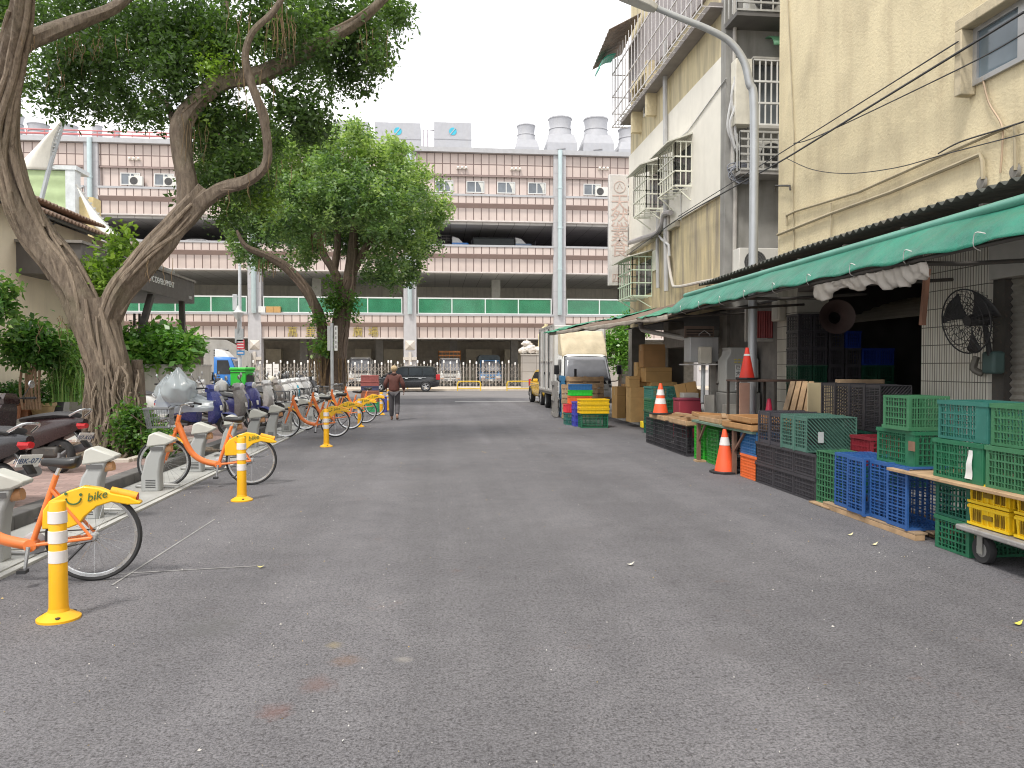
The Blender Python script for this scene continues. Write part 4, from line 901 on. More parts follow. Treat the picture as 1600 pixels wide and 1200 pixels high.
b.loft(rings); b.build('lamp_head', mat('lamp_head', (.50,.50,.48), .5, .2), sl, bevel=.015)
MB().lathe([(.12,.0),(.13,.02),(.13,.5),(.1,.55)], (0,0,0), 14).build('pole_base', STEEL, sl)
# ================================================================ LEFT SIDE: beige hall, canopy, sails, plants
HALL = mat('beige_wall', (.76,.66,.50), .85, var=.06, vs=1.0, streak=.3, scol=(.45,.38,.29), bump=.2, bs=25, stain=.3, stcol=(.55,.5,.42), sts=.4)
hl = thing('beige_hall', 'single storey beige hall with a brown corrugated eave behind the banyan', 'building', (-12, 14, .15))
HX = -12.0
B(MB().box(HX-8, HX, 8, 31.2, .15, 6.15), 'wall', HALL, hl, smooth=False)
B(MB().grid(lambda u, v: (HX+.75-9*v, 8+23.6*u, 6.12+1.0*v*3+.05*math.cos(u*23.6/.24*2*math.pi)), 390, 1), 'roof', mat('brown_roof', (.30,.20,.145), .8, var=.25, stain=.4, stcol=(.42,.36,.3)), hl, solid=.05)
b = MB()
for k in range(8): b.tube([(HX, 10+k*2.9, 5.2), (HX+.6, 10+k*2.9, 5.95)], .03, 4)
b.box(HX+.6, HX+.68, 8, 31.4, 5.98, 6.08); B(b, 'eave_bracket', DKMETAL, hl)
c0, c1 = on_x(30,318,HX-1.2), on_x(137,352,HX-1.2)
B(MB().box(HX-5, HX-1.2, 10, c1.y, 6.3, c1.z), 'clerestory', mat('clerestory_grey', (.40,.42,.43), .6, streak=.4), hl, smooth=False)
B(MB().grid(lambda u, v: (HX-.7-5*v, 10+(c1.y-9.6)*u, c1.z+.02+.35*v*3+.04*math.cos(u*(c1.y-9)/.25*2*math.pi)), 300, 1), 'upper_roof', mat('brown_roof', (.2,.15,.12)), hl, solid=.05)
for py, r_ in ((29.0,.1),):
    B(MB().tube([(HX+.1,26,5.3),(HX+1.2,29.8,4.7)], .05, 6), 'stay', STEEL, hl)
# green sided block further behind
gb = thing('green_block', 'pale green metal sided block with white corner post above the hall', 'building', (0, 45, 0))
p0, p1 = on_y(-80, 262, 45), on_y(104, 340, 45)
n = 14; B(MB().grid(lambda u, v: (p0.x+(p1.x-p0.x)*u, 45+.06*abs((v*n) % 1-.5)*2, .2+(p0.z-.2)*v), 1, n*6), 'siding', mat('pale_green_metal', (.40,.50,.27), .5, .1, var=.08), gb)
B(MB().box(p0.x, p1.x, 45.1, 46.5, .2, p0.z), 'body', CREAM, gb, smooth=False)
p2 = on_y(119, 340, 45); B(MB().box(p1.x, p2.x, 44.9, 45.6, .2, p0.z+.05), 'corner_post', mat('corner_white', (.6,.63,.64), .5), gb, smooth=False)
B(MB().box(p2.x, p2.x+.75, 45.4, 46.4, .2, on_y(122, 305, 45).z), 'annex', mat('annex_yellow', (.62,.5,.26), .8), gb, smooth=False)
B(MB().box(p0.x, p2.x+.1, 44.85, 46.5, p0.z+.02, p0.z+.25), 'parapet', mat('corner_white', (.6,.63,.64)), gb, smooth=False)
SAILM = mat('sail_membrane', (.80,.77,.68), .6, var=.05, streak=.15)
def sail(name, label, A, Bp, C, y):
    A, Bp, C = on_y(*A, y), on_y(*Bp, y), on_y(*C, y+.6); t = thing(name, label, 'sail', tuple(A), group='tensile sails behind the hall')
    def fn(u, v):
        p = A.lerp(Bp.lerp(C, u), v); p = p+Vector((-.25*math.sin(v*math.pi)*u, -.35*math.sin(u*math.pi)*v, 0)); return tuple(p-A)
    MB().grid(fn, 12, 16).build('membrane', SAILM, t, solid=.05)
    b = MB().tube([tuple(Vector(fn(1, v/12))) for v in range(13)], .07, 6)
    for k in range(14):
        q = Vector(fn(1, k/14+.05)); b.tube([q, q+Vector((.16,0,0))], .05, 4)
    b.build('edge_rope', mat('rope_grey', (.42,.42,.40), .6), t); return t
sail('tensile_sail', 'slanted white sail rising to a tall pointed peak above the green block', (100,184), (20,268), (80,266), 43)
sail('tensile_sail', 'white sail sloping down behind the brown eave towards the canopy', (119,288), (146,352), (214,398), 41)
mo = MB().tube([on_y(101,182,43.5), on_y(77,262,43.5), on_y(60,330,43.5)], .12, 8).build('sail_mast', STEEL); tag(mo, 'leaning grey mast carrying the peaked white sail', 'mast')
# dark canopy with sign
KX = -10.2
cn = thing('dark_canopy', 'dark grey entrance canopy with small white sign letters, on slanting legs', 'canopy', (KX, 29, 0))
DKC = mat('canopy_grey', (.115,.105,.098), .6, .1, var=.12, streak=.3, scol=(.2,.19,.18))
B(MB().box(KX-2.6, KX, 23.5, 34.0, 4.28, 5.18), 'canopy_box', DKC, cn, bevel=.02)
B(MB().box(KX-2.7, KX+.05, 23.4, 34.1, 5.18, 5.26), 'canopy_rim', mat('canopy_rim', (.25,.23,.21), .5), cn, smooth=False)
B(MB().box(KX-2.4, KX-.6, 29, 33.4, 5.26, 5.6), 'glass_skylight', mat('skylight', (.3,.31,.3), .4, var=.2), cn, smooth=False)
o = txt('lettering', 'AQUATIC DEVELOPMENT', .3, mat('sign_white', (.7,.7,.68), .5), cn, (.012, on_x(247,446,KX).y-29, 4.78), (R(90), 0, R(90)), .004, bold=.006)
o.scale = (1, 1, 1.1)
txt('lettering', 'AQUA CO', .3, mat('sign_red', (.42,.06,.04), .5), cn, (.012, on_x(224,440,KX).y-29, 4.80), (R(90), 0, R(90)), .004, bold=.006)
txt('lettering', 'TAIPEI', .17, mat('sign_white', (.7,.7,.68)), cn, (.012, on_x(297,461,KX).y-29, 4.48), (R(90), 0, R(90)), .004)
for (a, b_) in (((236,462),(224,505)), ((284,468),(285,512))):
    p, q = on_x(*a, KX-.15), on_x(*b_, KX-.15); d = (q-p)*(4.2/max(.1, p.z-q.z)); B(MB().tube([p, p+d], .14, 4), 'canopy_leg', DKMETAL, cn)
for px in (210, 218): B(MB().tube([on_x(px,490,KX-1), on_x(px,512,KX-1)], .05, 6), 'thin_post', DKMETAL, cn)
# concrete planter with hedge
pl = MB().box(-13.0, -8.55, 27.0, 30.5, .15, 1.62).build('planter', mat('planter_concrete', (.50,.48,.44), .85, var=.08, streak=.6, scol=(.30,.28,.26), bump=.2), None, smooth=False); tag(pl, 'long pale concrete planter wall under the broad leaved hedge', 'planter')
MB().box(-13.02, -8.53, 26.98, 30.52, 1.62, 1.68).build('planter_rim', CONC, pl, smooth=False)

# ---------------------------------------------------------------- leaves
def leaf_object(name, m, parent, clumps, lsize, lw, seed, droop=.5, per=40, rad=.22, jit=.35, fold=.12, tv=.10):
    """clumps: (centre, (rx,ry,rz), number of twigs, tint 0..1). Every twig carries `per` small folded leaves."""
    rg = np.random.default_rng(seed); C=[]; T=[]
    for c, r, n, tint in clumps:
        d = rg.normal(size=(n,3)); d /= np.linalg.norm(d, axis=1)[:,None]; rr = rg.random(n)**.45
        tw = np.array(c)+d*rr[:,None]*np.array(r)
        ct = np.clip(tint+rg.normal(size=n)*tv, 0, 1)
        p = np.repeat(tw, per, 0); sp_ = rg.normal(size=(n*per,3))*rad*.55
        C.append(p+sp_); T.append(np.clip(np.repeat(ct, per)+rg.normal(size=n*per)*.09, 0, 1))
    C = np.concatenate(C); T = np.concatenate(T); N = len(C)
    d = rg.normal(size=(N,3)); d[:,2] = d[:,2]*.6-droop; d /= np.linalg.norm(d, axis=1)[:,None]
    up = rg.normal(size=(N,3))*.7+np.array([0,0,1.0]); wv = np.cross(d, up); wv /= (np.linalg.norm(wv, axis=1)[:,None]+1e-9); nv = np.cross(wv, d)
    l = lsize*(1+jit*(rg.random(N)-.5)*2)[:,None]; w_ = lw*(1+jit*(rg.random(N)-.5)*2)[:,None]
    V = np.empty((N,4,3)); V[:,0] = C; V[:,1] = C+d*l*.45+wv*w_+nv*l*fold; V[:,2] = C+d*l; V[:,3] = C+d*l*.45-wv*w_+nv*l*fold
    me = bpy.data.meshes.new(name); me.vertices.add(N*4); me.loops.add(N*4); me.polygons.add(N)
    me.vertices.foreach_set('co', V.astype(np.float32).ravel()); me.loops.foreach_set('vertex_index', np.arange(N*4, dtype=np.int32))
    me.polygons.foreach_set('loop_start', np.arange(0, N*4, 4, dtype=np.int32)); me.update(calc_edges=True); me.validate()
    at = me.attributes.new('tint', 'FLOAT', 'POINT'); at.data.foreach_set('value', np.repeat(T, 4).astype(np.float32))
    me.materials.append(m); o = bpy.data.objects.new(name, me); COL.objects.link(o)
    if parent: o.parent = parent
    return o
LEAF = leaf_mat('banyan_leaf', (.036,.068,.025), (.095,.165,.052), (.34,.50,.08), .38)
LEAF2 = leaf_mat('round_tree_leaf', (.055,.105,.048), (.165,.26,.105), (.40,.50,.19), .36)
LEAFH = leaf_mat('hedge_leaf', (.04,.11,.025), (.10,.24,.045), (.26,.42,.08), .3, .3)
LEAFP = leaf_mat('plant_leaf', (.025,.07,.02), (.07,.17,.035), (.24,.36,.07), .35)
BARK = bark_mat('banyan_bark', (.075,.055,.042), (.25,.20,.15))
BARKL = bark_mat('banyan_root_bark', (.13,.098,.072), (.33,.265,.20), .2)
BARK2 = bark_mat('dark_bark', (.06,.042,.032), (.15,.11,.08), .15)
ROOTM = mat('aerial_root', (.17,.115,.06), .9, var=.3, vs=8)

def limb(b, pts, rad, n=22, k=6, flute=.13, seed=0, twist=.5, strands=0, srad=(.03,.07)):
    P = smooth_path(pts, k); rs = lerp_list(rad, len(P)); rr = random.Random(seed); ph = [rr.uniform(0, 6.28) for _ in range(4)]
    up = None; vs = []; fr = []; L_ = 0
    for i, p in enumerate(P):
        t = (P[min(i+1,len(P)-1)]-P[max(i-1,0)]).normalized()
        if i: L_ += (p-P[i-1]).length
        if up is None: up = t.orthogonal().normalized()
        up = (up-t*up.dot(t)).normalized(); q = t.cross(up); fr.append((p, up, q, rs[i], L_))
        for j in range(n):
            a = 2*math.pi*j/n; tw = a+twist*L_
            m_ = 1+flute*(.6*math.sin(3*tw+ph[0])+.5*math.sin(5*tw+ph[1])+.35*math.sin(8*tw+ph[2]))+.10*noise.noise((math.cos(a)*2+seed, math.sin(a)*2, L_*1.6))
            vs.append(p+(up*math.cos(a)+q*math.sin(a))*rs[i]*m_)
    fs = [(i*n+j, i*n+(j+1)%n, (i+1)*n+(j+1)%n, (i+1)*n+j) for i in range(len(P)-1) for j in range(n)]
    fs += [tuple(range(n))[::-1], tuple(range((len(P)-1)*n, len(P)*n))]
    b.add(vs, fs)
    for s in range(strands):
        a0 = rr.uniform(0, 6.28); i0 = rr.randint(0, len(fr)//2); i1 = rr.randint(i0+4, len(fr)-1) if len(fr)-1 > i0+4 else len(fr)-1
        tt = rr.uniform(-.5, .9); sr = rr.uniform(*srad); pts2 = []; wob = rr.uniform(0, 9)
        for i in range(i0, i1+1):
            p, u_, q, r_, l_ = fr[i]; a = a0+tt*(l_-fr[i0][4])+.35*noise.noise((l_*1.2, wob, s))
            pts2.append(p+(u_*math.cos(a)+q*math.sin(a))*(r_*(1.0+.10*noise.noise((l_*2, s, wob)))))
        m_ = len(pts2); b.tube(pts2, [sr*(.35+.65*math.sin(math.pi*(.12+.8*i/(m_-1)))) for i in range(m_)], 7, 1)
TY = 13.4
def bt(px, py, y=TY): return on_y(px, py, y)
tr = thing('banyan_tree', 'big forked banyan tree with rope like roots on the left pavement', 'tree', (0, 0, 0)); tr_base = on_z(190, 704, .15)
b = MB()
limb(b, [bt(192,735,13.6), bt(187,690,13.6), bt(180,630,13.5), bt(168,570), bt(152,510), bt(142,470)], [.46,.36,.29,.26,.28,.28], 44, 8, .24, 1, .35, 60, (.018,.07))
limb(b, [bt(150,530), bt(128,475), bt(98,420), bt(60,370), bt(28,310,13.2), bt(6,235,13.0), bt(8,160,12.7), bt(20,90,12.4), bt(32,20,12.0), bt(45,-90,11.5)], [.22,.255,.255,.24,.215,.195,.185,.175,.15,.08], 36, 7, .22, 2, .5, 34, (.018,.06))
limb(b, [bt(150,540), bt(182,462), bt(222,412), bt(262,368,13.6), bt(300,325,13.8), bt(322,300,13.9)], [.18,.205,.20,.19,.185,.18], 30, 7, .17, 3, .4, 22, (.015,.05))
limb(b, [bt(292,340,13.8), bt(292,290,13.9), bt(283,235,14), bt(284,195,14), bt(310,158,14.1), bt(352,126,14.2), bt(405,118,14.2), bt(460,90,14.3), bt(520,58,14.4), bt(570,25,14.5), bt(640,-40,14.6)], [0.16,0.168,0.16,0.176,0.152,0.152,0.152,0.128,0.112,0.096,0.04], 22, 7, .10, 4, .4, 5, (.02,.05))
limb(b, [bt(305,325,13.8), bt(345,296,13.7), bt(385,284,13.4), bt(413,262,13.2), bt(418,230,13.1), bt(410,180,13.0), bt(392,130,12.9), bt(383,90,12.8), bt(395,50,12.7), bt(432,12,12.6), bt(470,-60,12.4)], [0.134,0.116,0.0912,0.076,0.0699,0.0669,0.0638,0.0547,0.0486,0.0456,0.0243], 18, 7, .12, 5, .4, 5, (.015,.035))
limb(b, [bt(20,100,12.4), bt(35,72,12.4), bt(75,52,12.5), bt(120,34,12.8), bt(180,10,13.2), bt(240,-40,13.6)], [0.128,0.136,0.12,0.112,0.088,0.048], 18, 6, .1, 6)
limb(b, [bt(284,215,14), bt(272,190,14.2), bt(262,165,14.6), bt(235,140,15)], [0.112,0.08,0.056,0.024], 12, 5, .1, 7)
limb(b, [bt(352,126,14.2), bt(347,80,14.6), bt(352,20,15), bt(360,-80,15.5)], [0.096,0.08,0.064,0.032], 12, 5, .1, 8)
limb(b, [bt(460,90,14.3), bt(475,70,14.6), bt(480,40,15), bt(500,-30,15.4)], [0.064,0.048,0.036,0.016], 10, 5, .1, 9)
limb(b, [bt(405,118,14.2), bt(440,150,14.8), bt(470,170,15.4)], [0.056,0.04,0.016], 10, 5, .1, 10)
# buttress roots spreading over the soil
rr = random.Random(11); base = Vector((tr_base.x, 13.6, .15))
for k in range(24):
    a = rr.uniform(0, 6.28); L_ = rr.uniform(.55, 1.25); d = Vector((math.cos(a), math.sin(a), 0)); q = Vector((-d.y, d.x, 0))
    p = [base+d*.36+Vector((0,0,rr.uniform(.7,1.6))), base+d*.44+q*.05+Vector((0,0,.45)), base+d*.55+q*rr.uniform(-.1,.1)+Vector((0,0,.14)), base+d*(.55+L_*.5)+q*rr.uniform(-.2,.2)+Vector((0,0,.05)), base+d*(.55+L_)+q*rr.uniform(-.4,.4)+Vector((0,0,-.02))]
    p = smooth_path(p, 4); w0 = rr.uniform(.045,.10); b.tube(p, [w0*(1-.7*i/(len(p)-1)) for i in range(len(p))], 8)
b.build('trunk', [BARK, BARKL], tr)
b = MB(); rr = random.Random(4)
for (px, py, y, n, ln, sp) in ((437,22,13.2,18,.8,.12), (447,30,13.0,8,.6,.12), (115,70,13.7,34,.36,.20), (395,120,13,8,.6,.3), (575,60,14.4,14,.55,.2), (90,505,13.2,6,.4,.2), (60,100,12.5,12,.4,.3), (300,190,13.9,8,.8,.15), (420,260,13.1,7,.35,.2), (255,420,13.2,5,.4,.2), (365,285,13.6,7,.5,.3), (180,70,13.6,8,.4,.5), (395,20,13,8,.6,.25)):
    for k in range(n):
        p = bt(px, py, y)+Vector((rr.gauss(0,sp), rr.gauss(0,sp), rr.uniform(-.1,.2))); l = ln*rr.uniform(.4,1.2); q = [p]
        for j in range(5): q.append(q[-1]+Vector((rr.gauss(0,.018), rr.gauss(0,.018), -l/5)))
        b.tube(q, [.005,.006,.006,.005,.004,.002], 4)
b.build('root_fringe', ROOTM, tr)
b = MB()
for k in range(85):
    t = rr.random(); p = bt(160+34*t, 560+80*rr.random(), 13.16)+Vector((rr.gauss(0,.2), rr.gauss(0,.05), 0)); q = [p]
    for j in range(7): q.append(q[-1]+Vector((rr.gauss(.0,.03), rr.gauss(0,.03), -.14)))
    b.tube(q, rr.uniform(.008,.024), 5)
b.build('root_curtain_fringe', BARKL, tr)
cl = []; rr = random.Random(21)
CR = [(345,170,50,40,.40),(330,225,38,40,.40),(385,210,32,40,.42),(360,290,52,34,.44),(300,300,14,26,.5),(400,255,28,30,.42),(55,12,85,38,.30),(0,20,50,50,.45),(175,22,95,50,.32),(290,45,90,60,.30),(420,40,100,60,.34),(530,28,80,48,.38),(600,8,42,34,.42),(140,105,62,48,.24),(198,142,58,38,.30),(95,108,38,42,.24),(120,168,58,14,.30),(268,112,52,52,.30),(18,98,42,26,.55),(35,128,28,12,.5),(468,95,66,50,.40),(548,112,48,38,.42),(452,165,55,42,.34),(348,85,55,62,.46),(345,205,42,48,.28),(372,262,48,40,.32),(318,262,24,50,.50),(408,300,30,34,.70),(482,192,34,32,.36),(210,175,44,16,.32),(238,178,30,14,.34),(420,215,30,34,.40),(560,70,60,44,.36),(500,60,60,40,.30),(230,60,80,50,.25),(355,340,18,18,.45),(335,70,26,18,.72),(345,110,28,16,.74),(150,60,60,40,.28),(10,140,16,18,.5),(620,25,22,18,.45),(590,85,20,22,.46)]
for (cx, cy, rx, ry, ti) in CR:
    y = rr.uniform(13.9, 17.2); c = on_y(cx, cy, y); sx, sz = rx/FPX*y, ry/FPX*y
    n = int(4+rx*ry/58.0); cl.append((tuple(c), (sx, min(1.3, max(.35, sx*.8)), sz), n, ti))
for k in range(18):            # the rest of the crown, above and behind what the photo shows
    a = rr.uniform(0, 6.28); d = rr.uniform(0, 4.6); yy_ = 13.6+d*math.sin(a)*.95; cl.append(((-5.2+d*math.cos(a), yy_, 2.5+.53*yy_+rr.uniform(.2, 1.8)), (1.1, 1.1, .6), 16, .4))
leaf_object('crown', LEAF, tr, cl, .105, .027, 5, .45, 38, .235)
leaf_object('new_shoots', LEAF, tr, [(tuple(on_y(158,430,13.9)), (.28,.3,.38), 22, .82), (tuple(on_y(188,388,13.8)), (.16,.2,.36), 14, .80), (tuple(on_y(150,452,13.8)), (.22,.2,.15), 10, .75)], .13, .034, 8, -.2, 26, .2)
sh = thing('base_shrub', 'bushy green shrub growing at the foot of the banyan', 'shrub', (0,0,0)); c = on_z(224, 714, .15)
leaf_object('foliage', LEAFP, sh, [((c.x-.05, c.y+.1, .50), (.46,.40,.42), 60, .5), ((c.x+.18, c.y-.05, .35), (.28,.3,.24), 26, .56), ((c.x-.2,c.y,.82),(.2,.2,.2),10,.55)], .085, .024, 9, .2, 34, .16)
b = MB(); rr = random.Random(2)
for k in range(9): b.tube(smooth_path([(c.x+rr.gauss(0,.08), c.y+.1, .12), (c.x+rr.gauss(0,.15), c.y+rr.gauss(.1,.1), .45), (c.x+rr.gauss(0,.25), c.y+rr.gauss(.1,.2), .85)], 3), .012, 5)
b.build('stem', BARK2, sh)
# ---- round tree on the pavement corner
BARK2L = bark_mat('dark_root_bark', (.10,.07,.055), (.21,.155,.115), .15)
T2 = 33.0
t2 = thing('round_tree', 'round crowned dark green tree with two trunks at the end of the pavement', 'tree', (0,0,0))
b = MB()
def b2(px, py, y=T2): return on_y(px, py, y)
limb(b, [b2(523,632), b2(524,590), b2(528,540), b2(535,490), b2(545,450), b2(550,410), b2(556,340), b2(570,270)], [0.484,0.39,0.328,0.312,0.265,0.218,0.156,0.0624], 22, 6, .12, 31, .3, 14, (.03,.08))
limb(b, [b2(510,630), b2(508,580), b2(505,530), b2(497,490), b2(476,448), b2(447,418), b2(420,402), b2(385,385), b2(370,360)], [0.296,0.234,0.218,0.218,0.203,0.187,0.156,0.109,0.0468], 18, 6, .12, 32, .3, 8, (.03,.06))
limb(b, [b2(538,480), b2(525,430), b2(505,395), b2(488,350), b2(470,300)], [0.203,0.187,0.156,0.125,0.0546], 14, 5, .1, 33)
limb(b, [b2(545,440), b2(570,390), b2(600,350), b2(630,330)], [0.156,0.14,0.101,0.039], 14, 5, .1, 34)
limb(b, [b2(522,425), b2(528,370), b2(520,310), b2(515,250)], [0.156,0.133,0.0936,0.039], 14, 5, .1, 35)
b.build('trunk', [BARK2, BARK2L], t2)
cl = []
for (cx, cy, rx, ry, ti) in ((430,255,58,48,.56),(520,232,62,36,.58),(470,232,42,36,.60),(590,242,52,42,.58),(640,290,50,48,.50),(655,345,42,44,.42),(625,390,48,40,.34),(660,385,28,30,.42),(600,425,36,30,.34),(400,310,44,40,.46),(395,350,46,40,.36),(385,392,34,22,.36),(455,360,55,44,.32),(540,320,80,56,.40),(450,300,62,50,.46),(605,320,62,52,.46),(520,280,60,44,.50),(640,430,22,16,.4),(690,320,16,30,.55),(365,330,16,26,.5),(560,375,50,34,.32),(420,410,30,10,.36),(480,395,30,20,.36),(560,210,20,20,.62),(500,212,18,18,.62),(618,235,20,18,.6)):  # last value tints upper clumps lighter and lower ones darker, imitating light from above
    y = T2+rr.uniform(-2.6, 2.6); c = on_y(cx, cy, y); sx, sz = rx/FPX*y, ry/FPX*y
    cl.append((tuple(c), (sx, max(.5, sx*1.0), sz), int(6+rx*ry/33.0), ti+rr.uniform(.0,.22)))
for (cx, cy, dy) in ((520,300,3.5),(470,330,3.5),(580,330,3.6),(520,300,-3.4),(460,330,-3.0),(590,320,-3.2)):
    c = on_y(cx, cy, T2+dy); cl.append((tuple(c), (1.8,1.0,1.5), 70, .42))
leaf_object('crown', LEAF2, t2, cl, .165, .05, 15, .05, 40, .26, tv=.17)
leaf_object('new_shoots', LEAFP, t2, [(tuple(on_y(520,470,32.6)), (.4,.3,1.0), 24, .62), (tuple(on_y(503,540,32.4)), (.35,.3,.45), 16, .66), (tuple(on_y(553,480,32.6)), (.15,.2,.7), 10, .6), (tuple(on_y(493,500,32.4)), (.35,.2,.2), 7, .6)], .17, .05, 18, .1, 24, .3)
b = MB()
for k in range(16):
    p = on_y(497+rr.uniform(-6,40), 560, T2-.4)+Vector((rr.gauss(0,.3), rr.gauss(0,.1), 0)); b.tube([p, p+Vector((rr.gauss(0,.12), 0, -.9)), p+Vector((rr.gauss(0,.25), 0, -1.7))], .025, 5)
for k in range(14):
    p = on_y(418+rr.uniform(-14,14), 405, T2); b.tube([p, p+Vector((rr.gauss(0,.05),0,-rr.uniform(.3,1.0)))], .016, 4)
for k in range(14):
    p = on_y(494+rr.uniform(-10,14), 350, T2-2.2); b.tube([p, p+Vector((rr.gauss(0,.08),0,-rr.uniform(.5,1.2)))], .018, 4)
b.build('root_fringe', ROOTM, t2)
# ---- hedge, wall plants, pots
hg = thing('hedge', 'broad leaved green hedge growing in the long concrete planter', 'hedge', (0,0,0)); cl = []
for k in range(46):
    cl.append(((rr.uniform(-12.7,-8.6), rr.uniform(27.0,30.2), rr.uniform(1.9,2.65)), (.5,.5,.36), 16, .5))
for k in range(14): cl.append(((-12.5+.3*k, 27.0, rr.uniform(1.7,2.85)), (.3,.25,.25), 9, .62))
leaf_object('foliage', LEAFH, hg, cl, .24, .075, 25, -.1, 14, .32)
b = MB()
for k in range(24):
    x = rr.uniform(-12.6,-8.8); y = rr.uniform(27.3,30); b.tube([(x,y,1.5),(x+rr.gauss(0,.2),y,2.5)], .025, 5)
b.build('stem', BARK2, hg)
wp = thing('wall_shrub', 'leafy shrub on brown stems growing against the beige wall', 'shrub', (0,0,0)); Yw = 21.5
cl = [(tuple(on_y(px, py, Yw+rr.uniform(-.4,.4))), (rx/FPX*Yw, .5, ry/FPX*Yw), n, t) for px, py, rx, ry, n, t in ((48,532,32,20,44,.5),(28,545,16,20,22,.40),(72,545,22,20,28,.48),(60,560,30,12,16,.4),(45,514,18,7,7,.55))]
leaf_object('foliage', LEAFP, wp, cl, .19, .055, 26, .3, 24, .25)
b = MB()
for k in range(7): b.tube(smooth_path([on_y(36+k*4.5, 640, Yw), on_y(34+k*4+rr.uniform(-4,4), 600, Yw), on_y(40+k*4+rr.uniform(-8,8), 545, Yw)], 3), .035, 6)
b.build('stem', mat('stem_brown', (.26,.17,.11), .9, var=.25), wp)
wp = thing('reed_clump', 'tall grassy clump with drooping blades between the shrub and the banyan trunk', 'plant', (0,0,0)); b = MB()
for k in range(210):
    p = on_y(rr.uniform(82,134), 628, 22.0+rr.uniform(-.6,.6)); h = rr.uniform(.9, 2.4)*(1 if p.x > -12 else .9); a = rr.uniform(0, 6.28); d = Vector((math.cos(a), math.sin(a), 0)); wv = Vector((-d.y, d.x, 0))*.018
    q = [p+d*(h*.35*(t/5)**2.2)+Vector((0,0,h*(t/5)*(1-.28*(t/5)**2))) for t in range(6)]
    for i in range(5): b.add([q[i]-wv*(1-i/5.2), q[i]+wv*(1-i/5.2), q[i+1]+wv*(1-(i+1)/5.2), q[i+1]-wv*(1-(i+1)/5.2)], [(0,1,2,3)], 0 if k % 3 else 1)
b.build('blades', [mat('reed_green', (.12,.25,.05), .5, var=.3, vs=2), mat('reed_pale', (.26,.34,.11), .6, var=.3)], wp)
leaf_object('leaf_sprays', LEAFP, wp, [(tuple(on_y(px, py, 21.8)), (rx/FPX*21.8, .4, ry/FPX*21.8), n, t) for px, py, rx, ry, n, t in ((100,540,16,24,26,.62),(118,565,14,30,26,.6),(128,600,8,22,14,.66),(95,580,12,24,16,.5))], .16, .02, 28, .6, 26, .22)
lt_ = thing('umbrella_plant', 'drooping leafy branch of a tall potted plant at the left picture edge', 'plant', (0,0,0)); Yu = 12.5
cl = [(tuple(on_y(px, py, Yu)), (rx/FPX*Yu, .2, ry/FPX*Yu), n, t) for px, py, rx, ry, n, t in ((2,468,14,16,14,.42),(14,450,12,6,6,.6),(-20,460,24,30,24,.4),(18,488,8,5,4,.5),(-30,500,20,20,16,.4))]
leaf_object('foliage', LEAFP, lt_, cl, .12, .03, 27, .5, 16, .14)
MB().tube(smooth_path([on_z(-60,700,.15), on_y(-45,580,Yu), on_y(-30,480,Yu)], 4), .03, 6).build('stem', BARK2, lt_)
def pot(name, label, px, py, r, h, m, kind, seed):
    c = on_z(px, py, .15); t = thing(name, label, 'potted plant', tuple(c), group='potted plants by the beige wall')
    if kind == 'square': MB().loft([[(-r,-r,0),(r,-r,0),(r,r,0),(-r,r,0)],[(-r*1.1,-r*1.1,h),(r*1.1,-r*1.1,h),(r*1.1,r*1.1,h),(-r*1.1,r*1.1,h)]]).build('pot', m, t, bevel=.015)
    else: MB().lathe([(r*.7,0),(r*.95,h*.75),(r,h*.78),(r*1.06,h*.8),(r*1.06,h),(r*.95,h),(r*.9,h*.85)], (0,0,0), 20).build('pot', m, t)
    MB().lathe([(0.01,h*.88),(r*.93,h*.88)], (0,0,0), 16, cap=False).build('soil', SOIL, t)
    leaf_object('foliage', LEAFP, t, [((0,0,h+.32), (r*1.1,r*1.1,.34), 22, .42)], .12, .035, seed, .1, 20, .18)
    b = MB()
    for k in range(5): b.tube([(rr.gauss(0,.04), rr.gauss(0,.04), h*.85), (rr.gauss(0,.12), rr.gauss(0,.12), h+.45)], .01, 5)
    b.build('stem', BARK2, t)
TERRA = mat('terracotta', (.42,.17,.085), .8, var=.2, vs=6, stain=.3, stcol=(.5,.35,.26), sts=5)
pot('potted_plant', 'square terracotta pot with a plant, right of the dark scooter seat', 36, 652, .26, .42, TERRA, 'square', 41)
pot('potted_plant', 'small terracotta pot with a plant at the far left by the wall', 12, 655, .22, .36, TERRA, 'square', 42)
pot('potted_plant', 'round tan glazed pot with a plant in the row by the wall', 67, 652, .34, .42, mat('tan_pot', (.40,.28,.14), .5, var=.25), 'round', 43)
pot('potted_plant', 'black round pot with a plant beside the grey planter boxes', 87, 649, .24, .50, mat('black_pot', (.03,.03,.034), .5), 'round', 44)
for k, (p0, p1, py, lab) in enumerate(((91,99,646,'narrow grey planter box, next to the black pot'), (107,135,642,'wide grey planter box in front of the reeds'), (140,160,639,'grey planter box half hidden by the banyan roots'))):
    a, b_ = on_z(p0, py, .15), on_z(p1, py, .15); o = MB().box(0, b_.x-a.x, 0, .4, 0, .52).build('planter_box', mat('planter_grey', (.36,.35,.33), .7, var=.1, streak=.3), None, (a.x, a.y, .15), bevel=.01); tag(o, lab, 'planter', 'grey planter boxes by the wall')
    MB().box(.03, b_.x-a.x-.03, .03, .37, .52, .54).build('soil', SOIL, o, smooth=False)
# a tree seen through the gap behind the truck
gt = thing('gap_tree', 'bright green tree seen through the gap between truck and shed', 'tree', (0,0,0)); c = on_y(968, 548, 37)
leaf_object('crown', LEAFH, gt, [((c.x, 37, c.z+.2), (1.1,1.0,1.3), 120, .6), ((c.x+.8, 37.3, c.z+1.3), (.9,.9,.8), 50, .55)], .2, .06, 51, .1, 22, .3)
MB().tube([(c.x, 37, 0), (c.x+.1, 37, 2.4)], .1, 8).build('trunk', BARK2, gt)
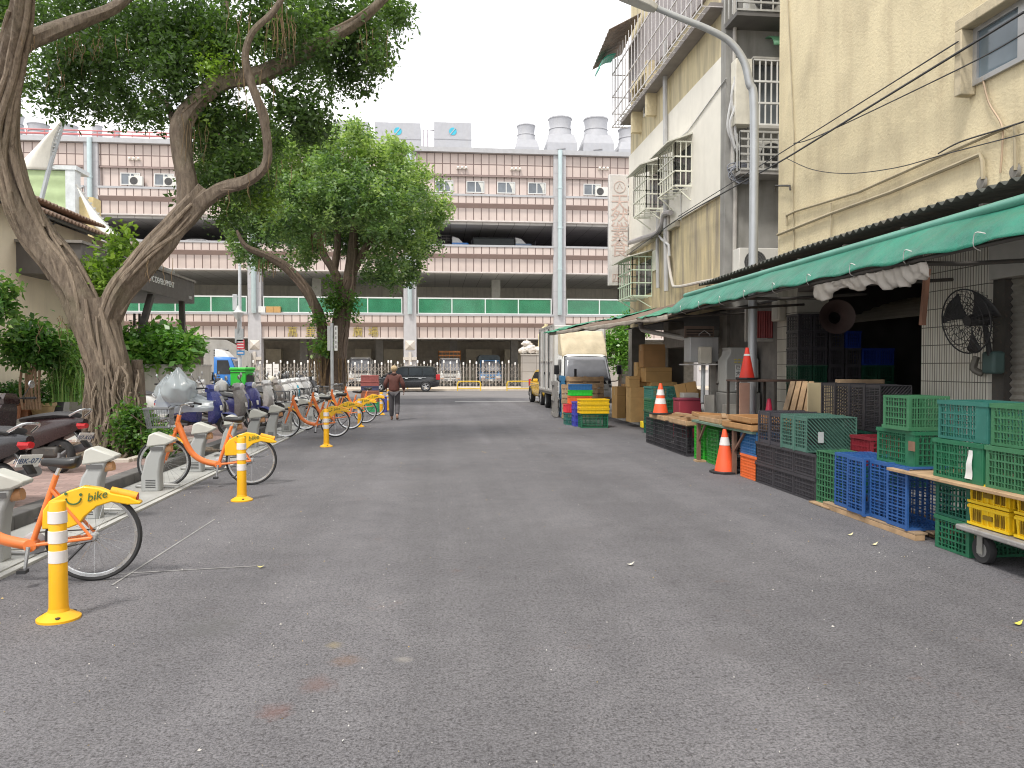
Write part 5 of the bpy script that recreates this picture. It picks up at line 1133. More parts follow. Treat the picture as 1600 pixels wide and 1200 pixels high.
# ================================================================ VEHICLES
def wheel(parent, loc, r, wd, rim_m, spokes=0, name='wheel', hub=.55, side=1):
    wt = MB().lathe([(r*.66,-wd/2),(r*.9,-wd/2),(r*.98,-wd*.36),(r,-wd*.2),(r,wd*.2),(r*.98,wd*.36),(r*.9,wd/2),(r*.66,wd/2)], (0,0,0), 28, 0, 'y', cap=False).build(name, RUBBER, parent, loc)
    b = MB(); b.lathe([(r*.67,-wd*.4),(r*.67,wd*.4)], (0,0,0), 24, 0, 'y', cap=False)
    s = side*wd*.38
    if spokes:
        b.lathe([(r*.67,s),(r*.6,s),(r*.58,s*.8)], (0,0,0), 24, 0, 'y', cap=False)
        for k in range(spokes):
            a = 2*math.pi*k/spokes; b.tube([(0,s*.9,0),(r*.62*math.cos(a),s,r*.62*math.sin(a))], [r*.13,r*.10], 4)
        b.lathe([(r*.17,s*.6),(r*.17,s*1.05),(.001,s*1.1)], (0,0,0), 12, 0, 'y')
    else:
        b.lathe([(r*.67,s*.9),(r*.58,s*.7),(r*.3,s*.5),(r*.26,s*1.0),(.001,s*1.05)], (0,0,0), 20, 0, 'y', cap=False)
        b.lathe([(r*.67,-s*.9),(r*.3,-s*.6),(.001,-s*.6)], (0,0,0), 20, 0, 'y', cap=False)
    b.build('rim', rim_m, wt)
    return wt
CARW = mat('vehicle_white', (.70,.70,.68), .35, var=.04, coat=.4, streak=.2, scol=(.45,.43,.4))
CARBLUE = mat('vehicle_blue', (.035,.19,.55), .35, var=.08, coat=.3)
GREYP_ = mat('bumper_grey', (.18,.18,.185), .6, var=.1)
ALU = mat('alloy', (.6,.6,.61), .3, .7, var=.05)
def car(name, label, cat, loc, rz, paint, L_, W_, H_, belt, nose, roof, hood_z, rim=ALU, spokes=5, tail=LAMPRED):
    """nose: x of windscreen base from the front; roof: (front x, rear x, rear glass base x) from the front"""
    t = thing(name, label, cat, loc, rz); hw = W_/2; f = L_/2
    def X(d): return f-d
    st = [(X(0), .38, .62, hw*.80), (X(.08), .30, hood_z-.12, hw*.90), (X(.35), .24, hood_z-.03, hw*.97), (X(nose), .22, belt, hw), (X(L_*.5), .22, belt+.02, hw), (X(L_-.7), .24, belt+.04, hw*.99), (X(L_-.12), .30, belt+.02, hw*.93), (X(L_), .38, belt-.14, hw*.84)]
    rings = []
    for x, zb, zt, w_ in st:
        rings.append([(x,-w_*.86,zb),(x,-w_*.98,zb+.16),(x,-w_,zb+(zt-zb)*.55),(x,-w_*.95,zt-.06),(x,-w_*.86,zt),(x,0,zt+.03),(x,w_*.86,zt),(x,w_*.95,zt-.06),(x,w_,zb+(zt-zb)*.55),(x,w_*.98,zb+.16),(x,w_*.86,zb)])
    MB().loft(rings).build('body', paint, t, sub=1)
    wb, wt = hw*.90, hw*.72
    def yy(z): return wb+(wt-wb)*(z-belt)/(H_-belt)
    g = [(X(nose-.02), belt-.02), (X(roof[0]), H_-.06), (X(roof[0]+.35), H_), (X((roof[0]+roof[1])/2), H_+.01), (X(roof[1]-.2), H_-.01), (X(roof[1]), H_-.07), (X(roof[2]), belt)]
    rings = [[(x,-wb,belt-.04),(x,-yy(z-.03),z-.03 if z > belt+.05 else z),(x,-yy(z)*.88,z),(x,0,z+.015),(x,yy(z)*.88,z),(x,yy(z-.03),z-.03 if z > belt+.05 else z),(x,wb,belt-.04)] for x, z in g]
    MB().loft(rings).build('roof', paint, t)
    def side(poly, nm, s):
        MB().add([(x, s*(yy(z)+.012), z) for x, z in poly], [tuple(range(len(poly)))]).build(nm, GLASS, t, smooth=False, solid=.006)
    m_ = X(nose+(roof[1]-nose)*.50); z1 = H_-.10; z0 = belt+.05; sl = (roof[0]-nose)/(H_-belt)
    for s in (-1, 1):
        side([(X(nose+.28), z0), (X(roof[0]+.1), z1), (m_+.03, z1), (m_+.03, z0)], 'window', s)
        r2 = X(roof[1]-.15); q = m_-(m_-r2)*.56
        side([(m_-.05, z0), (m_-.05, z1), (q, z1), (q, z0)], 'window', s)
        side([(q-.05, z0), (q-.05, z1), (r2+.02, z1-.03), (X(roof[2]-.22), z0)], 'window', s)
        MB().box(X(nose+.1), X(L_-.9), s*(hw+.002)-.006, s*(hw+.002)+.006, belt-.08, belt-.055).build('side_trim', CHROME, t, smooth=False)
        for k, xx in enumerate((m_+.12, q+.12)): MB().tube([(xx-.1, s*(hw+.015), belt-.14), (xx+.08, s*(hw+.015), belt-.14)], .018, 6).build('door_handle', CHROME, t)
        MB().box(X(.42), X(.08), s*hw*.72-.10, s*hw*.72+.10, hood_z-.20, hood_z-.09).build('headlight', LENS, t, bevel=.03)
        MB().box(X(L_-.28), X(L_-.02), s*hw*.84-.08, s*hw*.84+.10, belt-.22, belt+.12).build('tail_light', tail, t, bevel=.03)
        MB().cbox((X(nose+.32), s*(hw+.1), belt+.1), (.14,.2,.14)).build('wing_mirror', paint, t, bevel=.03)
        for x in (X(.86), X(L_-.92)): wheel(t, (x, s*(hw-.10), .33), .33, .21, rim, spokes, side=s)
        for x in (X(.86), X(L_-.92)): MB().lathe([(.40,-.004),(.36,.004)], (x, s*(hw-.005), .34), 22, 0, 'y', cap=False, a0=-.1, a1=math.pi+.1).build('wheel_arch', BLACK, t, solid=.03)
    MB().add([(X(nose+.02), -wb*.92, belt+.04), (X(nose+.02), wb*.92, belt+.04), (X(roof[0]-.04), wt*.95, H_-.09), (X(roof[0]-.04), -wt*.95, H_-.09)], [(0,1,2,3)]).build('windscreen', GLASS, t, (.03,0,.02), smooth=False, solid=.006)
    MB().add([(X(roof[2]-.05), -wb*.88, belt+.06), (X(roof[2]-.05), wb*.88, belt+.06), (X(roof[1]), wt*.9, H_-.10), (X(roof[1]), -wt*.9, H_-.10)], [(0,1,2,3)]).build('rear_window', GLASS, t, (-.03,0,.02), smooth=False, solid=.006)
    return t
mp0, mp1 = on_y(572, 612, 49.3), on_y(688, 612, 49.3); Lm = mp1.x-mp0.x
car('black_minivan', 'glossy black minivan parked side on before the folding gate', 'car', ((mp0.x+mp1.x)/2, 49.8, .004), R(180), mat('car_black', (.02,.022,.026), .22, var=.1, coat=.6), Lm, 1.8, 1.62, .98, 1.0, (2.05, Lm-.35, Lm-.12), .86)
SCREEN = glassy('windscreen_sky_grey', (.20,.205,.225), .06, .8)  # base colour greyed to imitate the sky mirrored in the truck screens
# taxi half hidden by the truck
car('yellow_taxi', 'yellow taxi half hidden behind the white box truck', 'car', (5.2, 33.2, 0), R(-88), mat('taxi_yellow', (.80,.48,.02), .3, var=.05, coat=.5), 4.5, 1.76, 1.48, .92, 1.25, (1.95, 3.6, 4.05), .84)

def truck(name, label, loc, rz, paint, W_=1.7, cargo='tarp', L_=4.6, cargo_h=1.9, cargo_m=None, deflector=False, face='full', cabH=2.05):
    t = thing(name, label, 'truck', loc, rz); hw = W_/2
    st = [(.42,-.02,hw*.96),(.55,0,hw),(.98,-.01,hw),(1.14,-.06,hw*.985),(1.5,-.22,hw*.94),(cabH-.12,-.44,hw*.90),(cabH-.03,-.54,hw*.86),(cabH,-.68,hw*.80)]
    rings = []
    for z, xf, w_ in st:
        c = .12; xb = -1.52
        rings.append([(xf,-w_+c*1.4,z),(xf,w_-c*1.4,z),(xf-c*.45,w_-c*.5,z),(xf-c*1.4,w_,z),(xb,w_,z),(xb,-w_,z),(xf-c*1.4,-w_,z),(xf-c*.45,-w_+c*.5,z)])
    MB().loft(rings).build('cab', paint, t, bevel=.02)
    def fx(z):
        for (a, xa, _), (b_, xb, _) in zip(st, st[1:]):
            if a <= z <= b_: return xa+(xb-xa)*(z-a)/(b_-a)
        return st[-1][1]
    def wv(z): return hw*(.985-.085*(z-1.14)/(cabH-.12-1.14))
    def pane(z0, z1, off, k, nm, m, e=.0):
        b = MB(); n = 6; b.grid(lambda u, v: (fx(z0+(z1-z0)*v)+off-.03*(abs(u-.5)*2)**4, (2*u-1)*(wv(z0+(z1-z0)*v)-k), z0+(z1-z0)*v), 12, n); return b.build(nm, m, t, solid=.006)
    pane(1.02, cabH-.08, .010, .05, 'screen_seal', BLACK)
    pane(1.13, cabH-.12, .020, .085, 'windscreen', SCREEN)
    for s in (-1, 1):
        MB().add([(-.42, s*(hw*.985+.004), 1.12), (-1.32, s*(hw*.985+.004), 1.12), (-1.32, s*(hw*.915+.006), cabH-.2), (-.66, s*(hw*.915+.006), cabH-.2)], [(0,1,2,3)]).build('side_window', GLASS, t, smooth=False, solid=.008)
        MB().tube([(-.35, s*(hw+.004), 1.08), (-.38, s*(hw+.004), .55), (-1.38, s*(hw+.004), .5), (-1.38, s*(hw+.004), 1.1)], .006, 4).build('door_gap', BLACK, t)
        MB().box(-1.28, -1.12, s*hw-.012, s*hw+.02, .98, 1.02).build('door_handle', BLACK, t)
        MB().box(-.02, .03, s*hw*.70-.17, s*hw*.70+.17, .60, .76).build('headlight', LENS, t, bevel=.02)
        MB().box(-.02, .025, s*hw*.70-.17, s*hw*.70+.17, .50, .57).build('indicator', mat('amber_lens', (.6,.25,.04), .25), t, bevel=.01)
        MB().tube(smooth_path([(-.18, s*hw*.95, 1.1), (.02, s*(hw+.16), 1.15), (.02, s*(hw+.2), 1.5)], 4), .015, 6).build('mirror_arm', BLACK, t)
        MB().cbox((.02, s*(hw+.2), 1.5), (.07,.17,.32)).build('mirror', BLACK, t, bevel=.03)
    MB().box(-.06, .045, -hw*.98, hw*.98, .36, .54).build('bumper', GREYP_, t, bevel=.03)
    MB().box(-.03, .014, -hw*.5, hw*.5, .62, .74).build('grille', mat('grille_grey', (.12,.12,.125), .5), t, bevel=.01)
    pane(.90, 1.00, .004, .05, 'cowl_strip', GREYP_)
    MB().tube([(.012, -hw*.8, .84), (.012, hw*.8, .84)], .007, 4).tube([(.0, -hw*.45, .56), (.004, -hw*.45, .84)], .005, 4).tube([(.0, hw*.45, .56), (.004, hw*.45, .84)], .005, 4).build('hood_seam', BLACK, t)
    MB().box(.045, .055, -.16, .16, .40, .50).build('number_plate', WHITE, t)
    b = MB()
    for s in (-.5, .25): b.tube([(fx(1.14)+.03, s*hw, 1.12), (fx(1.25)+.035, s*hw+.28, 1.24), (fx(1.22)+.035, s*hw+.42, 1.20)], .009, 4)
    b.build('wiper', BLACK, t)
    MB().tube([(.06+fx(1.2), -hw*.5, 1.15), (.12+fx(1.2), -hw*.5, 1.2)], .02, 6).cbox((.13+fx(1.2), -hw*.5, 1.36), (.05,.08,.34)).build('front_mirror', BLACK, t)
    MB().box(-L_, -.3, -.36, .36, .42, .56).build('chassis', DKMETAL, t)
    for x in (-.72, -L_+1.05):
        for s in (-1, 1): wheel(t, (x, s*(hw-.12), .34), .34, .2, STEEL, 0, side=s)
    x0, x1 = -L_, -1.6
    cm = cargo_m or WHITE
    if cargo == 'box':
        z0, z1 = .72, cargo_h; cw = hw+.06
        MB().box(x0, x1, -cw, cw, z0, z1).build('cargo_box', cm, t, bevel=.015)
        for s in (-1, 1):
            b = MB()
            for k in range(9): b.box(x0+(x1-x0)*k/8-.02, x0+(x1-x0)*k/8+.02, s*cw-.03, s*cw+.03, z0-.02, z1+.02)
            for z in (z0, z0+(z1-z0)*.45, z1): b.box(x0, x1, s*cw-.022, s*cw+.022, z-.03, z+.03)
            b.build('side_rib', mat('rib_grey', (.42,.40,.38), .5, .2, var=.15, stain=.4, stcol=(.25,.2,.16), sts=4), t)
            b = MB()
            for k in range(3): b.tube([(x0+(x1-x0)*(k*.33+.1), s*(cw+.04), z0+.1), (x0+(x1-x0)*(k*.33+.1), s*(cw+.04), z1-.1)], .018, 5); b.box(x0+(x1-x0)*(k*.33+.1)-.05, x0+(x1-x0)*(k*.33+.1)+.05, s*(cw+.03)-.02, s*(cw+.03)+.02, 1.3, 1.4)
            b.build('lock_bar', BLACK, t)
        MB().box(x0, x1, -cw-.02, cw+.02, z0-.12, z0-.02).build('skirt', mat('skirt_dark', (.10,.095,.09), .7), t)
    else:
        MB().box(x0, x1, -hw, hw, .72, .82).build('bed', DKMETAL, t)
        for s in (-1, 1): MB().box(x0, x1, s*hw-.02, s*hw+.02, .82, 1.15).build('side_board', cm if cargo == 'tarp' else paint, t, bevel=.01)
        if cargo == 'cage':
            b = MB(); z1 = cargo_h
            for s in (-1, 1):
                for k in range(9): b.tube([(x0+(x1-x0)*k/8, s*hw, .82), (x0+(x1-x0)*k/8, s*hw, z1)], .03, 4)
                for k in range(5): b.tube([(x0, s*hw, 1.2+(z1-1.2)*k/4), (x1, s*hw, 1.2+(z1-1.2)*k/4)], .03, 4)
            for k in range(7): b.tube([(x1, -hw+2*hw*k/6, .82), (x1, -hw+2*hw*k/6, z1)], .03, 4)
            for k in range(6): b.box(x1-.015, x1+.015, -hw, hw, 1.2+(z1-1.3)*k/5-.05, 1.2+(z1-1.3)*k/5+.05)
            b.build('cage', cm, t)
        if cargo == 'tarp':
            MB().loft([[(x,-hw*1.02,1.1),(x,-hw*1.02,cargo_h-.15),(x,-hw*.8,cargo_h),(x,hw*.8,cargo_h),(x,hw*1.02,cargo_h-.15),(x,hw*1.02,1.1)] for x in (x0, x0+1, x1-1, x1)]).build('tarp_cover', cm, t)
    if deflector:
        MB().loft([[(-.62,-hw*.7,cabH-.03),(-.62,hw*.7,cabH-.03),(-.66,hw*.66,cabH+.05),(-.66,-hw*.66,cabH+.05)],[(-1.0,-hw*.78,cabH-.02),(-1.0,hw*.78,cabH-.02),(-1.0,hw*.68,cabH+.38),(-1.0,-hw*.68,cabH+.38)],[(-1.5,-hw*.8,cabH-.02),(-1.5,hw*.8,cabH-.02),(-1.5,hw*.72,cabH+.52),(-1.5,-hw*.72,cabH+.52)]]).build('wind_deflector', CARW, t, bevel=.04)
    return t
tx = truck('box_truck', 'white box truck with cream tarpaulin over its cab, behind the wooden pallets', (5.12, 25.5, 0), R(-90), CARW, 1.74, 'box', 5.2, 3.08)
TARPC = mat('cream_tarp', (.62,.53,.37), .7, var=.1, streak=.3, scol=(.45,.38,.27), bump=.4, bs=6, bd=.05)
MB().grid(lambda u, v: (-.56-.62*v-.03*noise.noise((u*5, v*4, 2)), (2*u-1)*(.78+.03*math.sin(v*3))*(1-.05*v), 1.98+.86*v**.9+.10*math.sin(v*3)*(.6+.4*noise.noise((u*4, v*3, 7)))-.12*max(0, abs(u-.5)*2-.86)*6*(1-v)), 26, 14).build('cab_tarp', TARPC, tx, solid=.012)
for s in (-1, 1): MB().add([(-.56, s*.77, 1.98), (-1.18, s*.74, 2.84), (-1.56, s*.76, 2.84), (-1.5, s*.77, 2.05)], [(0,1,2,3)]).build('cab_tarp', TARPC, tx, smooth=False, solid=.012)
MB().lathe([(.06,-.02),(.075,0),(.06,.02)], (-1.63, -.62, 2.92), 14, 0, 'x', cap=False).build('tie_ring', DKMETAL, tx, solid=.02)
c = on_y(703, 606, 59.5); truck('flatbed_truck', 'white small truck with an orange cargo cage behind the gate', (c.x, 59.0, .12), R(-90), CARW, 1.75, 'cage', 4.6, 2.75, mat('orange_cage', (.62,.25,.075), .5, var=.12), face='full', cabH=2.15)
c = on_y(766, 606, 59.5); truck('flatbed_truck', 'blue small truck with a dark tarpaulin top behind the gate', (c.x, 59.0, .12), R(-90), mat('pale_blue_paint', (.11,.27,.52), .4, var=.1, coat=.2), 1.68, 'tarp', 4.6, 2.40, mat('dark_tarp', (.09,.11,.12), .7, var=.2), cabH=2.0)
c = on_y(562, 606, 59.3); truck('flatbed_truck', 'white small truck behind the gate beside the round tree trunk', (c.x, 59.2, .12), R(-90), CARW, 1.75, 'tarp', 4.6, 2.1, CARW, cabH=2.2)
c = on_y(375, 600, 50.6); truck('blue_truck', 'bright blue truck with a white wind deflector, parked side on behind the scooters', (c.x+.3, 50.0, .004), 0, CARBLUE, 1.8, 'tarp', 4.6, 1.25, DKMETAL, True, cabH=2.2)
# vehicles on the third deck of the market
c = on_y(320, 378, 60.5); car('parked_car', 'white car roof seen over the third deck parapet, right of the banyan limb', 'car', (c.x, 60.8, 9.75), 0, CARW, 4.4, 1.75, 1.5, .95, 1.2, (1.95, 3.5, 4.0), .85)
c = on_y(218, 378, 60.5); car('parked_car', 'white car roof seen over the third deck parapet, left of the banyan limb', 'car', (c.x, 60.8, 9.75), 0, CARW, 4.4, 1.75, 1.46, .95, 1.2, (1.95, 3.5, 4.0), .85)
c = on_y(740, 375, 60.5); truck('deck_truck', 'blue truck with white deflector on the third deck, half behind the round tree', (c.x-.2, 60.8, 9.75), 0, CARBLUE, 1.7, 'cage', 4.4, 2.0, DKMETAL, True, cabH=1.5)
c = on_y(836, 375, 60.5); truck('deck_truck', 'grey blue truck with a dark covered bed on the third deck, nearer the grey pillar', (c.x-.1, 60.8, 9.75), 0, mat('grey_blue_paint', (.16,.22,.32), .4, coat=.2), 1.7, 'tarp', 4.8, 1.95, mat('black_tarp', (.04,.045,.045), .7), True, cabH=1.5)

# ================================================================ SCOOTERS
SEATM = mat('scooter_seat', (.035,.035,.038), .55, var=.2)
def scooter(label, loc, rz, body, accent, plate=None, group='scooters parked on the pavement', lean=6, box=None):
    t = thing('motor_scooter', label, 'scooter', loc, rz, group); t.rotation_euler = (R(lean), 0, rz)
    for x, r_ in ((-.60, .23), (.64, .23)):
        wt = MB().lathe([(r_*.66,-.045),(r_*.9,-.055),(r_,-.025),(r_,.025),(r_*.9,.055),(r_*.66,.045)], (0,0,0), 22, 0, 'y', cap=False).build('wheel', RUBBER, t, (x,0,r_))
        b = MB().lathe([(r_*.67,-.04),(r_*.67,.04)], (0,0,0), 20, 0, 'y', cap=False)
        for k in range(5): b.tube([(0,0,0),(r_*.66*math.cos(k*1.257),0,r_*.66*math.sin(k*1.257))], [.03,.02], 5)
        b.lathe([(.05,-.06),(.05,.06)], (0,0,0), 12, 0, 'y').build('rim', GREYP_, wt)
    def ring(x, w_, z0, z1): 
        h = z1-z0; return [(x,-w_*.55,z0),(x,-w_,z0+h*.45),(x,-w_*.9,z0+h*.8),(x,-w_*.5,z1),(x,w_*.5,z1),(x,w_*.9,z0+h*.8),(x,w_,z0+h*.45),(x,w_*.55,z0)]
    MB().loft([ring(-.98,.05,.66,.74), ring(-.86,.12,.56,.76), ring(-.62,.17,.46,.76), ring(-.32,.18,.34,.74), ring(-.10,.16,.28,.70), ring(.0,.12,.26,.60)]).build('rear_body', body, t)
    MB().loft([ring(-.84,.09,.75,.82), ring(-.6,.15,.74,.84), ring(-.3,.155,.72,.80), ring(-.02,.12,.69,.75), ring(.03,.07,.68,.71)]).build('seat', SEATM, t)
    MB().loft([ring(-.12,.16,.22,.29), ring(.2,.17,.22,.29), ring(.34,.14,.24,.34)]).build('floorboard', BLACK, t)
    def fr(z, xf, xb, w_): return [(xb,-w_*.9,z),(xb,w_*.9,z),(xf-.10,w_,z),(xf,w_*.35,z),(xf,-w_*.35,z),(xf-.10,-w_,z)]
    MB().loft([fr(.26,.40,.26,.13), fr(.45,.56,.30,.19), fr(.66,.58,.32,.20), fr(.86,.50,.28,.16), fr(.96,.44,.26,.11)]).build('leg_shield', body, t)
    MB().loft([fr(.46,.590,.40,.10), fr(.66,.605,.42,.11), fr(.84,.535,.40,.08)]).build('front_panel', accent, t)
    MB().loft([fr(.50,.612,.5,.045), fr(.62,.622,.5,.07), fr(.72,.600,.5,.05)]).build('front_grille', BLACK, t)
    for s_ in (-1, 1): MB().cbox((.575, s_*.115, .60), (.03,.05,.11), (0, R(-12), R(s_*32))).build('turn_light', LENS, t, bevel=.01)
    MB().loft([[(.64+.27*math.cos(a), -w_, .23+.27*math.sin(a)), (.64+.27*math.cos(a), w_, .23+.27*math.sin(a)), (.64+.25*math.cos(a), w_*1.1, .23+.25*math.sin(a)), (.64+.25*math.cos(a), -w_*1.1, .23+.25*math.sin(a))] for a, w_ in ((2.7,.06),(2.2,.075),(1.6,.075),(1.0,.06),(.55,.03))]).build('front_fender', body, t)
    b = MB()
    for s in (-1, 1): b.tube([(.42,s*.06,.8),(.64,s*.07,.23)], .02, 6)
    b.tube([(.40,0,.8),(.33,0,1.0)], .03, 6); b.build('fork', STEEL, t)
    MB().tube(smooth_path([(.22,-.34,1.03),(.28,-.18,1.02),(.32,0,.99),(.28,.18,1.02),(.22,.34,1.03)], 3), .014, 6).tube([(.25,-.24,1.025),(.20,-.37,1.035)], .02, 8).tube([(.25,.24,1.025),(.20,.37,1.035)], .02, 8).build('handlebar', BLACK, t)
    MB().loft([fr(.93,.43,.24,.14), fr(1.0,.45,.24,.15), fr(1.08,.38,.26,.09)]).build('handlebar_cowl', body, t)
    MB().lathe([(.001,.03),(.07,.015),(.085,-.02)], (.44,0,1.0), 14, 0, 'x').build('headlight', LENS, t)
    for s in (-1, 1):
        m_ = MB().tube([(.26,s*.2,1.03),(.24,s*.3,1.2)], .007, 5).build('mirror', BLACK, t)
        MB().lathe([(.001,-.012),(.05,-.008),(.06,.004),(.05,.008),(.001,.01)], (.235,s*.32,1.23), 12, 0, 'x').build('mirror_glass', CHROME, m_)
    MB().loft([ring(-1.0,.04,.62,.68), ring(-.92,.10,.60,.70)]).build('tail_light', LAMPRED, t)
    MB().tube(smooth_path([(-.84,-.14,.78),(-.98,-.1,.86),(-1.02,0,.87),(-.98,.1,.86),(-.84,.14,.78)], 3), .014, 6).build('grab_rail', CHROME, t)
    MB().add([(-.80,-.07,.62),(-.80,.07,.62),(-1.04,.05,.36),(-1.04,-.05,.36)], [(0,1,2,3)]).build('mudguard', BLACK, t, solid=.02)
    p = MB().cbox((-.985,0,.49), (.008,.26,.14), (0, R(-28), 0)).build('number_plate', WHITE, t)
    if plate: txt('plate_number', plate, .085, mat('plate_ink', (.05,.09,.2), .6), p, (-.992,0,.486), (R(90), R(0), R(-90)), .001).rotation_euler = Euler((R(90+28), 0, R(-90)))
    MB().tube(smooth_path([(-.2,-.13,.24),(-.5,-.17,.28),(-.92,-.17,.38)], 3), [.03,.03,.035,.05,.055,.055,.05], 10).build('exhaust', GREYP_, t)
    MB().box(-.62,-.2,-.09,.09,.2,.36).build('engine', DKMETAL, t, bevel=.04)
    MB().tube([(-.1,.1,.22),(-.2,.16,.01)], .012, 5).build('stand', STEEL, t)
    return t
SB = {k: mat('scooter_'+k, c, .28, var=.06, coat=.5) for k, c in dict(black=(.02,.02,.023), maroon=(.026,.013,.014), blue=(.045,.06,.25), indigo=(.05,.055,.22), grey=(.25,.24,.24), white=(.66,.66,.65), cyan=(.02,.38,.55), silver=(.42,.42,.42), brown=(.24,.21,.19)).items()}
c = on_z(28, 785, .15); scooter('black scooter at the left picture edge with a white number plate, seen from behind', (c.x-.62, c.y-.05, .15), R(158), SB['black'], SB['black'], 'MBK-0719', lean=5)
c = on_z(112, 738, .15); scooter('dark maroon scooter with a long black seat and chrome rail, seen from behind', (c.x-.72, c.y+.15, .15), R(162), SB['maroon'], SB['maroon'], '707-KGR', lean=5)
tg = scooter('blue scooter under a clear plastic bag, first in the row beyond the banyan', (-4.98, 16.9, .15), R(-14), SB['blue'], SB['grey'], lean=5)
scooter('indigo and grey scooter standing next to the bag covered blue one', (-4.78, 18.3, .15), R(-16), SB['grey'], SB['indigo'], lean=6)
scooter('indigo scooter with a dark rear, third in the row beyond the banyan', (-4.75, 19.4, .15), R(-20), SB['indigo'], SB['indigo'], lean=5)
rr = random.Random(8)
row = [('grey scooter carrying the green delivery box', 'silver', 'black', 22.2), ('grey brown scooter right of the one with the green box', 'brown', 'grey', 23.3), ('white scooter with cream helmet near the green box', 'white', 'white', 24.2), ('white scooter with black seat, in front of the notice boards', 'white', 'silver', 25.1), ('white and cyan scooter, the only turquoise one in the row', 'white', 'cyan', 26.1), ('white scooter just past the turquoise one', 'white', 'white', 27.1), ('silver scooter near the street name post', 'silver', 'white', 28.1), ('white scooter close to the round tree trunk', 'white', 'grey', 29.2), ('black scooter last in the row by the round tree', 'black', 'black', 30.3)]
for lab, a, b_, y in row: scooter(lab, (-4.95+rr.uniform(-.1,.1), y, .15), R(-18+rr.uniform(-5,5)), SB[a], SB[b_], lean=rr.uniform(4,8))
for k, (x, y, a, b_, lab) in enumerate(((-7.3,21.2,'white','silver','white scooter in the back row, behind the blue ones'), (-7.2,23.6,'silver','white','silver scooter in the back row left of the green box'), (-7.3,25.8,'black','grey','black scooter in the back row under the pillar'), (-7.2,28.0,'white','grey','white scooter in the back row before the notice boards'))):
    scooter(lab, (x, y, .15), R(-15+5*k), SB[a], SB[b_], lean=5)
# delivery box, helmets, plastic bag
GBOX = mat('delivery_green', (.04,.50,.05), .5, var=.08)
gd = thing('delivery_box', 'bright green insulated delivery box on a scooter rack', 'delivery box', (on_y(379,585,22.45).x, 22.45, 1.06), R(-18))
MB().box(-.24,.24,-.25,.25,0,.44).build('box_body', GBOX, gd, bevel=.03); MB().box(-.26,.26,-.27,.27,.44,.52).build('box_lid', mat('delivery_lid', (.06,.58,.07), .5), gd, bevel=.03)
b = MB().box(-.25,.25,-.256,-.25,.36,.385).box(.243,.249,-.2,.2,.08,.3); b.build('black_trim', BLACK, gd); MB().tube(smooth_path([(.25,-.15,.3),(.30,-.1,.34),(.30,.1,.34),(.25,.15,.3)], 3), .012, 5).build('handle', BLACK, gd)
def helmet(label, loc, m, rz=0):
    t = thing('helmet', label, 'helmet', loc, rz, 'helmets left on the scooters')
    MB().lathe([(.001,.24),(.06,.235),(.10,.20),(.125,.14),(.13,.08),(.12,.0),(.11,.0)], (0,0,0), 20, cap=False).build('shell', m, t)
    MB().lathe([(.132,.16),(.137,.10),(.134,.03)], (0,0,0), 12, cap=False, a0=-.9, a1=.9).build('visor', mat('visor_grey', (.1,.11,.12), .15), t)
    MB().lathe([(.133,.0),(.136,.012),(.133,.024)], (0,0,0), 20, cap=False).build('rim_trim', BLACK, t)
helmet('white helmet on the blue bag covered scooter', (-4.55, 17.0, 1.07), SB['white'], .4)
helmet('second white helmet behind the one on the blue scooter', (-5.02, 18.6, 1.02), SB['white'], 1)
helmet('cream helmet on a white scooter right of the green box', (-4.95, 24.0, 1.08), mat('helmet_cream', (.62,.58,.48), .35), .2)
helmet('black helmet in front of the notice board', (-4.95, 26.0, 1.14), SB['black'], .5)
helmet('black helmet on the scooter beside the street name post', (-4.9, 28.5, 1.08), SB['black'], .5)
PLAS = glassy('clear_plastic', (.50,.56,.60), .25, .5, .1, .62)
def plastic(name, label, loc, fn, n=26):
    b = MB(); b.grid(fn, n*2, n); o = b.build(name, PLAS, None, loc); return tag(o, label, 'plastic bag', 'plastic bags on the blue scooter')
def pb(u, v):
    a = u*2*math.pi; h = v; r_ = .30*math.sin(math.pi*min(1, .12+.88*h)**.8)*(1-.55*max(0, h-.55)/.45)+.015
    k = 1+.22*noise.noise((math.cos(a)*1.6, math.sin(a)*1.6, h*3))+.07*math.sin(a*9+h*6)*h
    return (r_*k*math.cos(a)*1.15-.05*h, r_*k*math.sin(a), .72*h+.05*noise.noise((math.cos(a)*3, math.sin(a)*3, h*5)))
plastic('plastic_bag', 'clear plastic bag standing up with a pointed top on the blue scooter seat', (-5.25, 16.5, .86), pb)
plastic('plastic_bag', 'second clear plastic bag flopping behind the pointed one', (-5.6, 16.9, .86), lambda u, v: tuple(Vector(pb(u, v))*.8))
def sheetp(u, v):
    a = (u-.5)*math.pi*1.25; x = -.62+1.15*v; r_ = .34+.10*noise.noise((u*3, v*3, 1))
    return (x+.05*noise.noise((u*5, v*4, 4)), r_*math.sin(a), .52+r_*1.15*math.cos(a)*(1-.55*v)+.04*math.sin(u*30)*.5)
plastic('plastic_sheet', 'loose clear plastic sheet draped over the blue scooter body', (-5.1, 16.72, .24), sheetp)

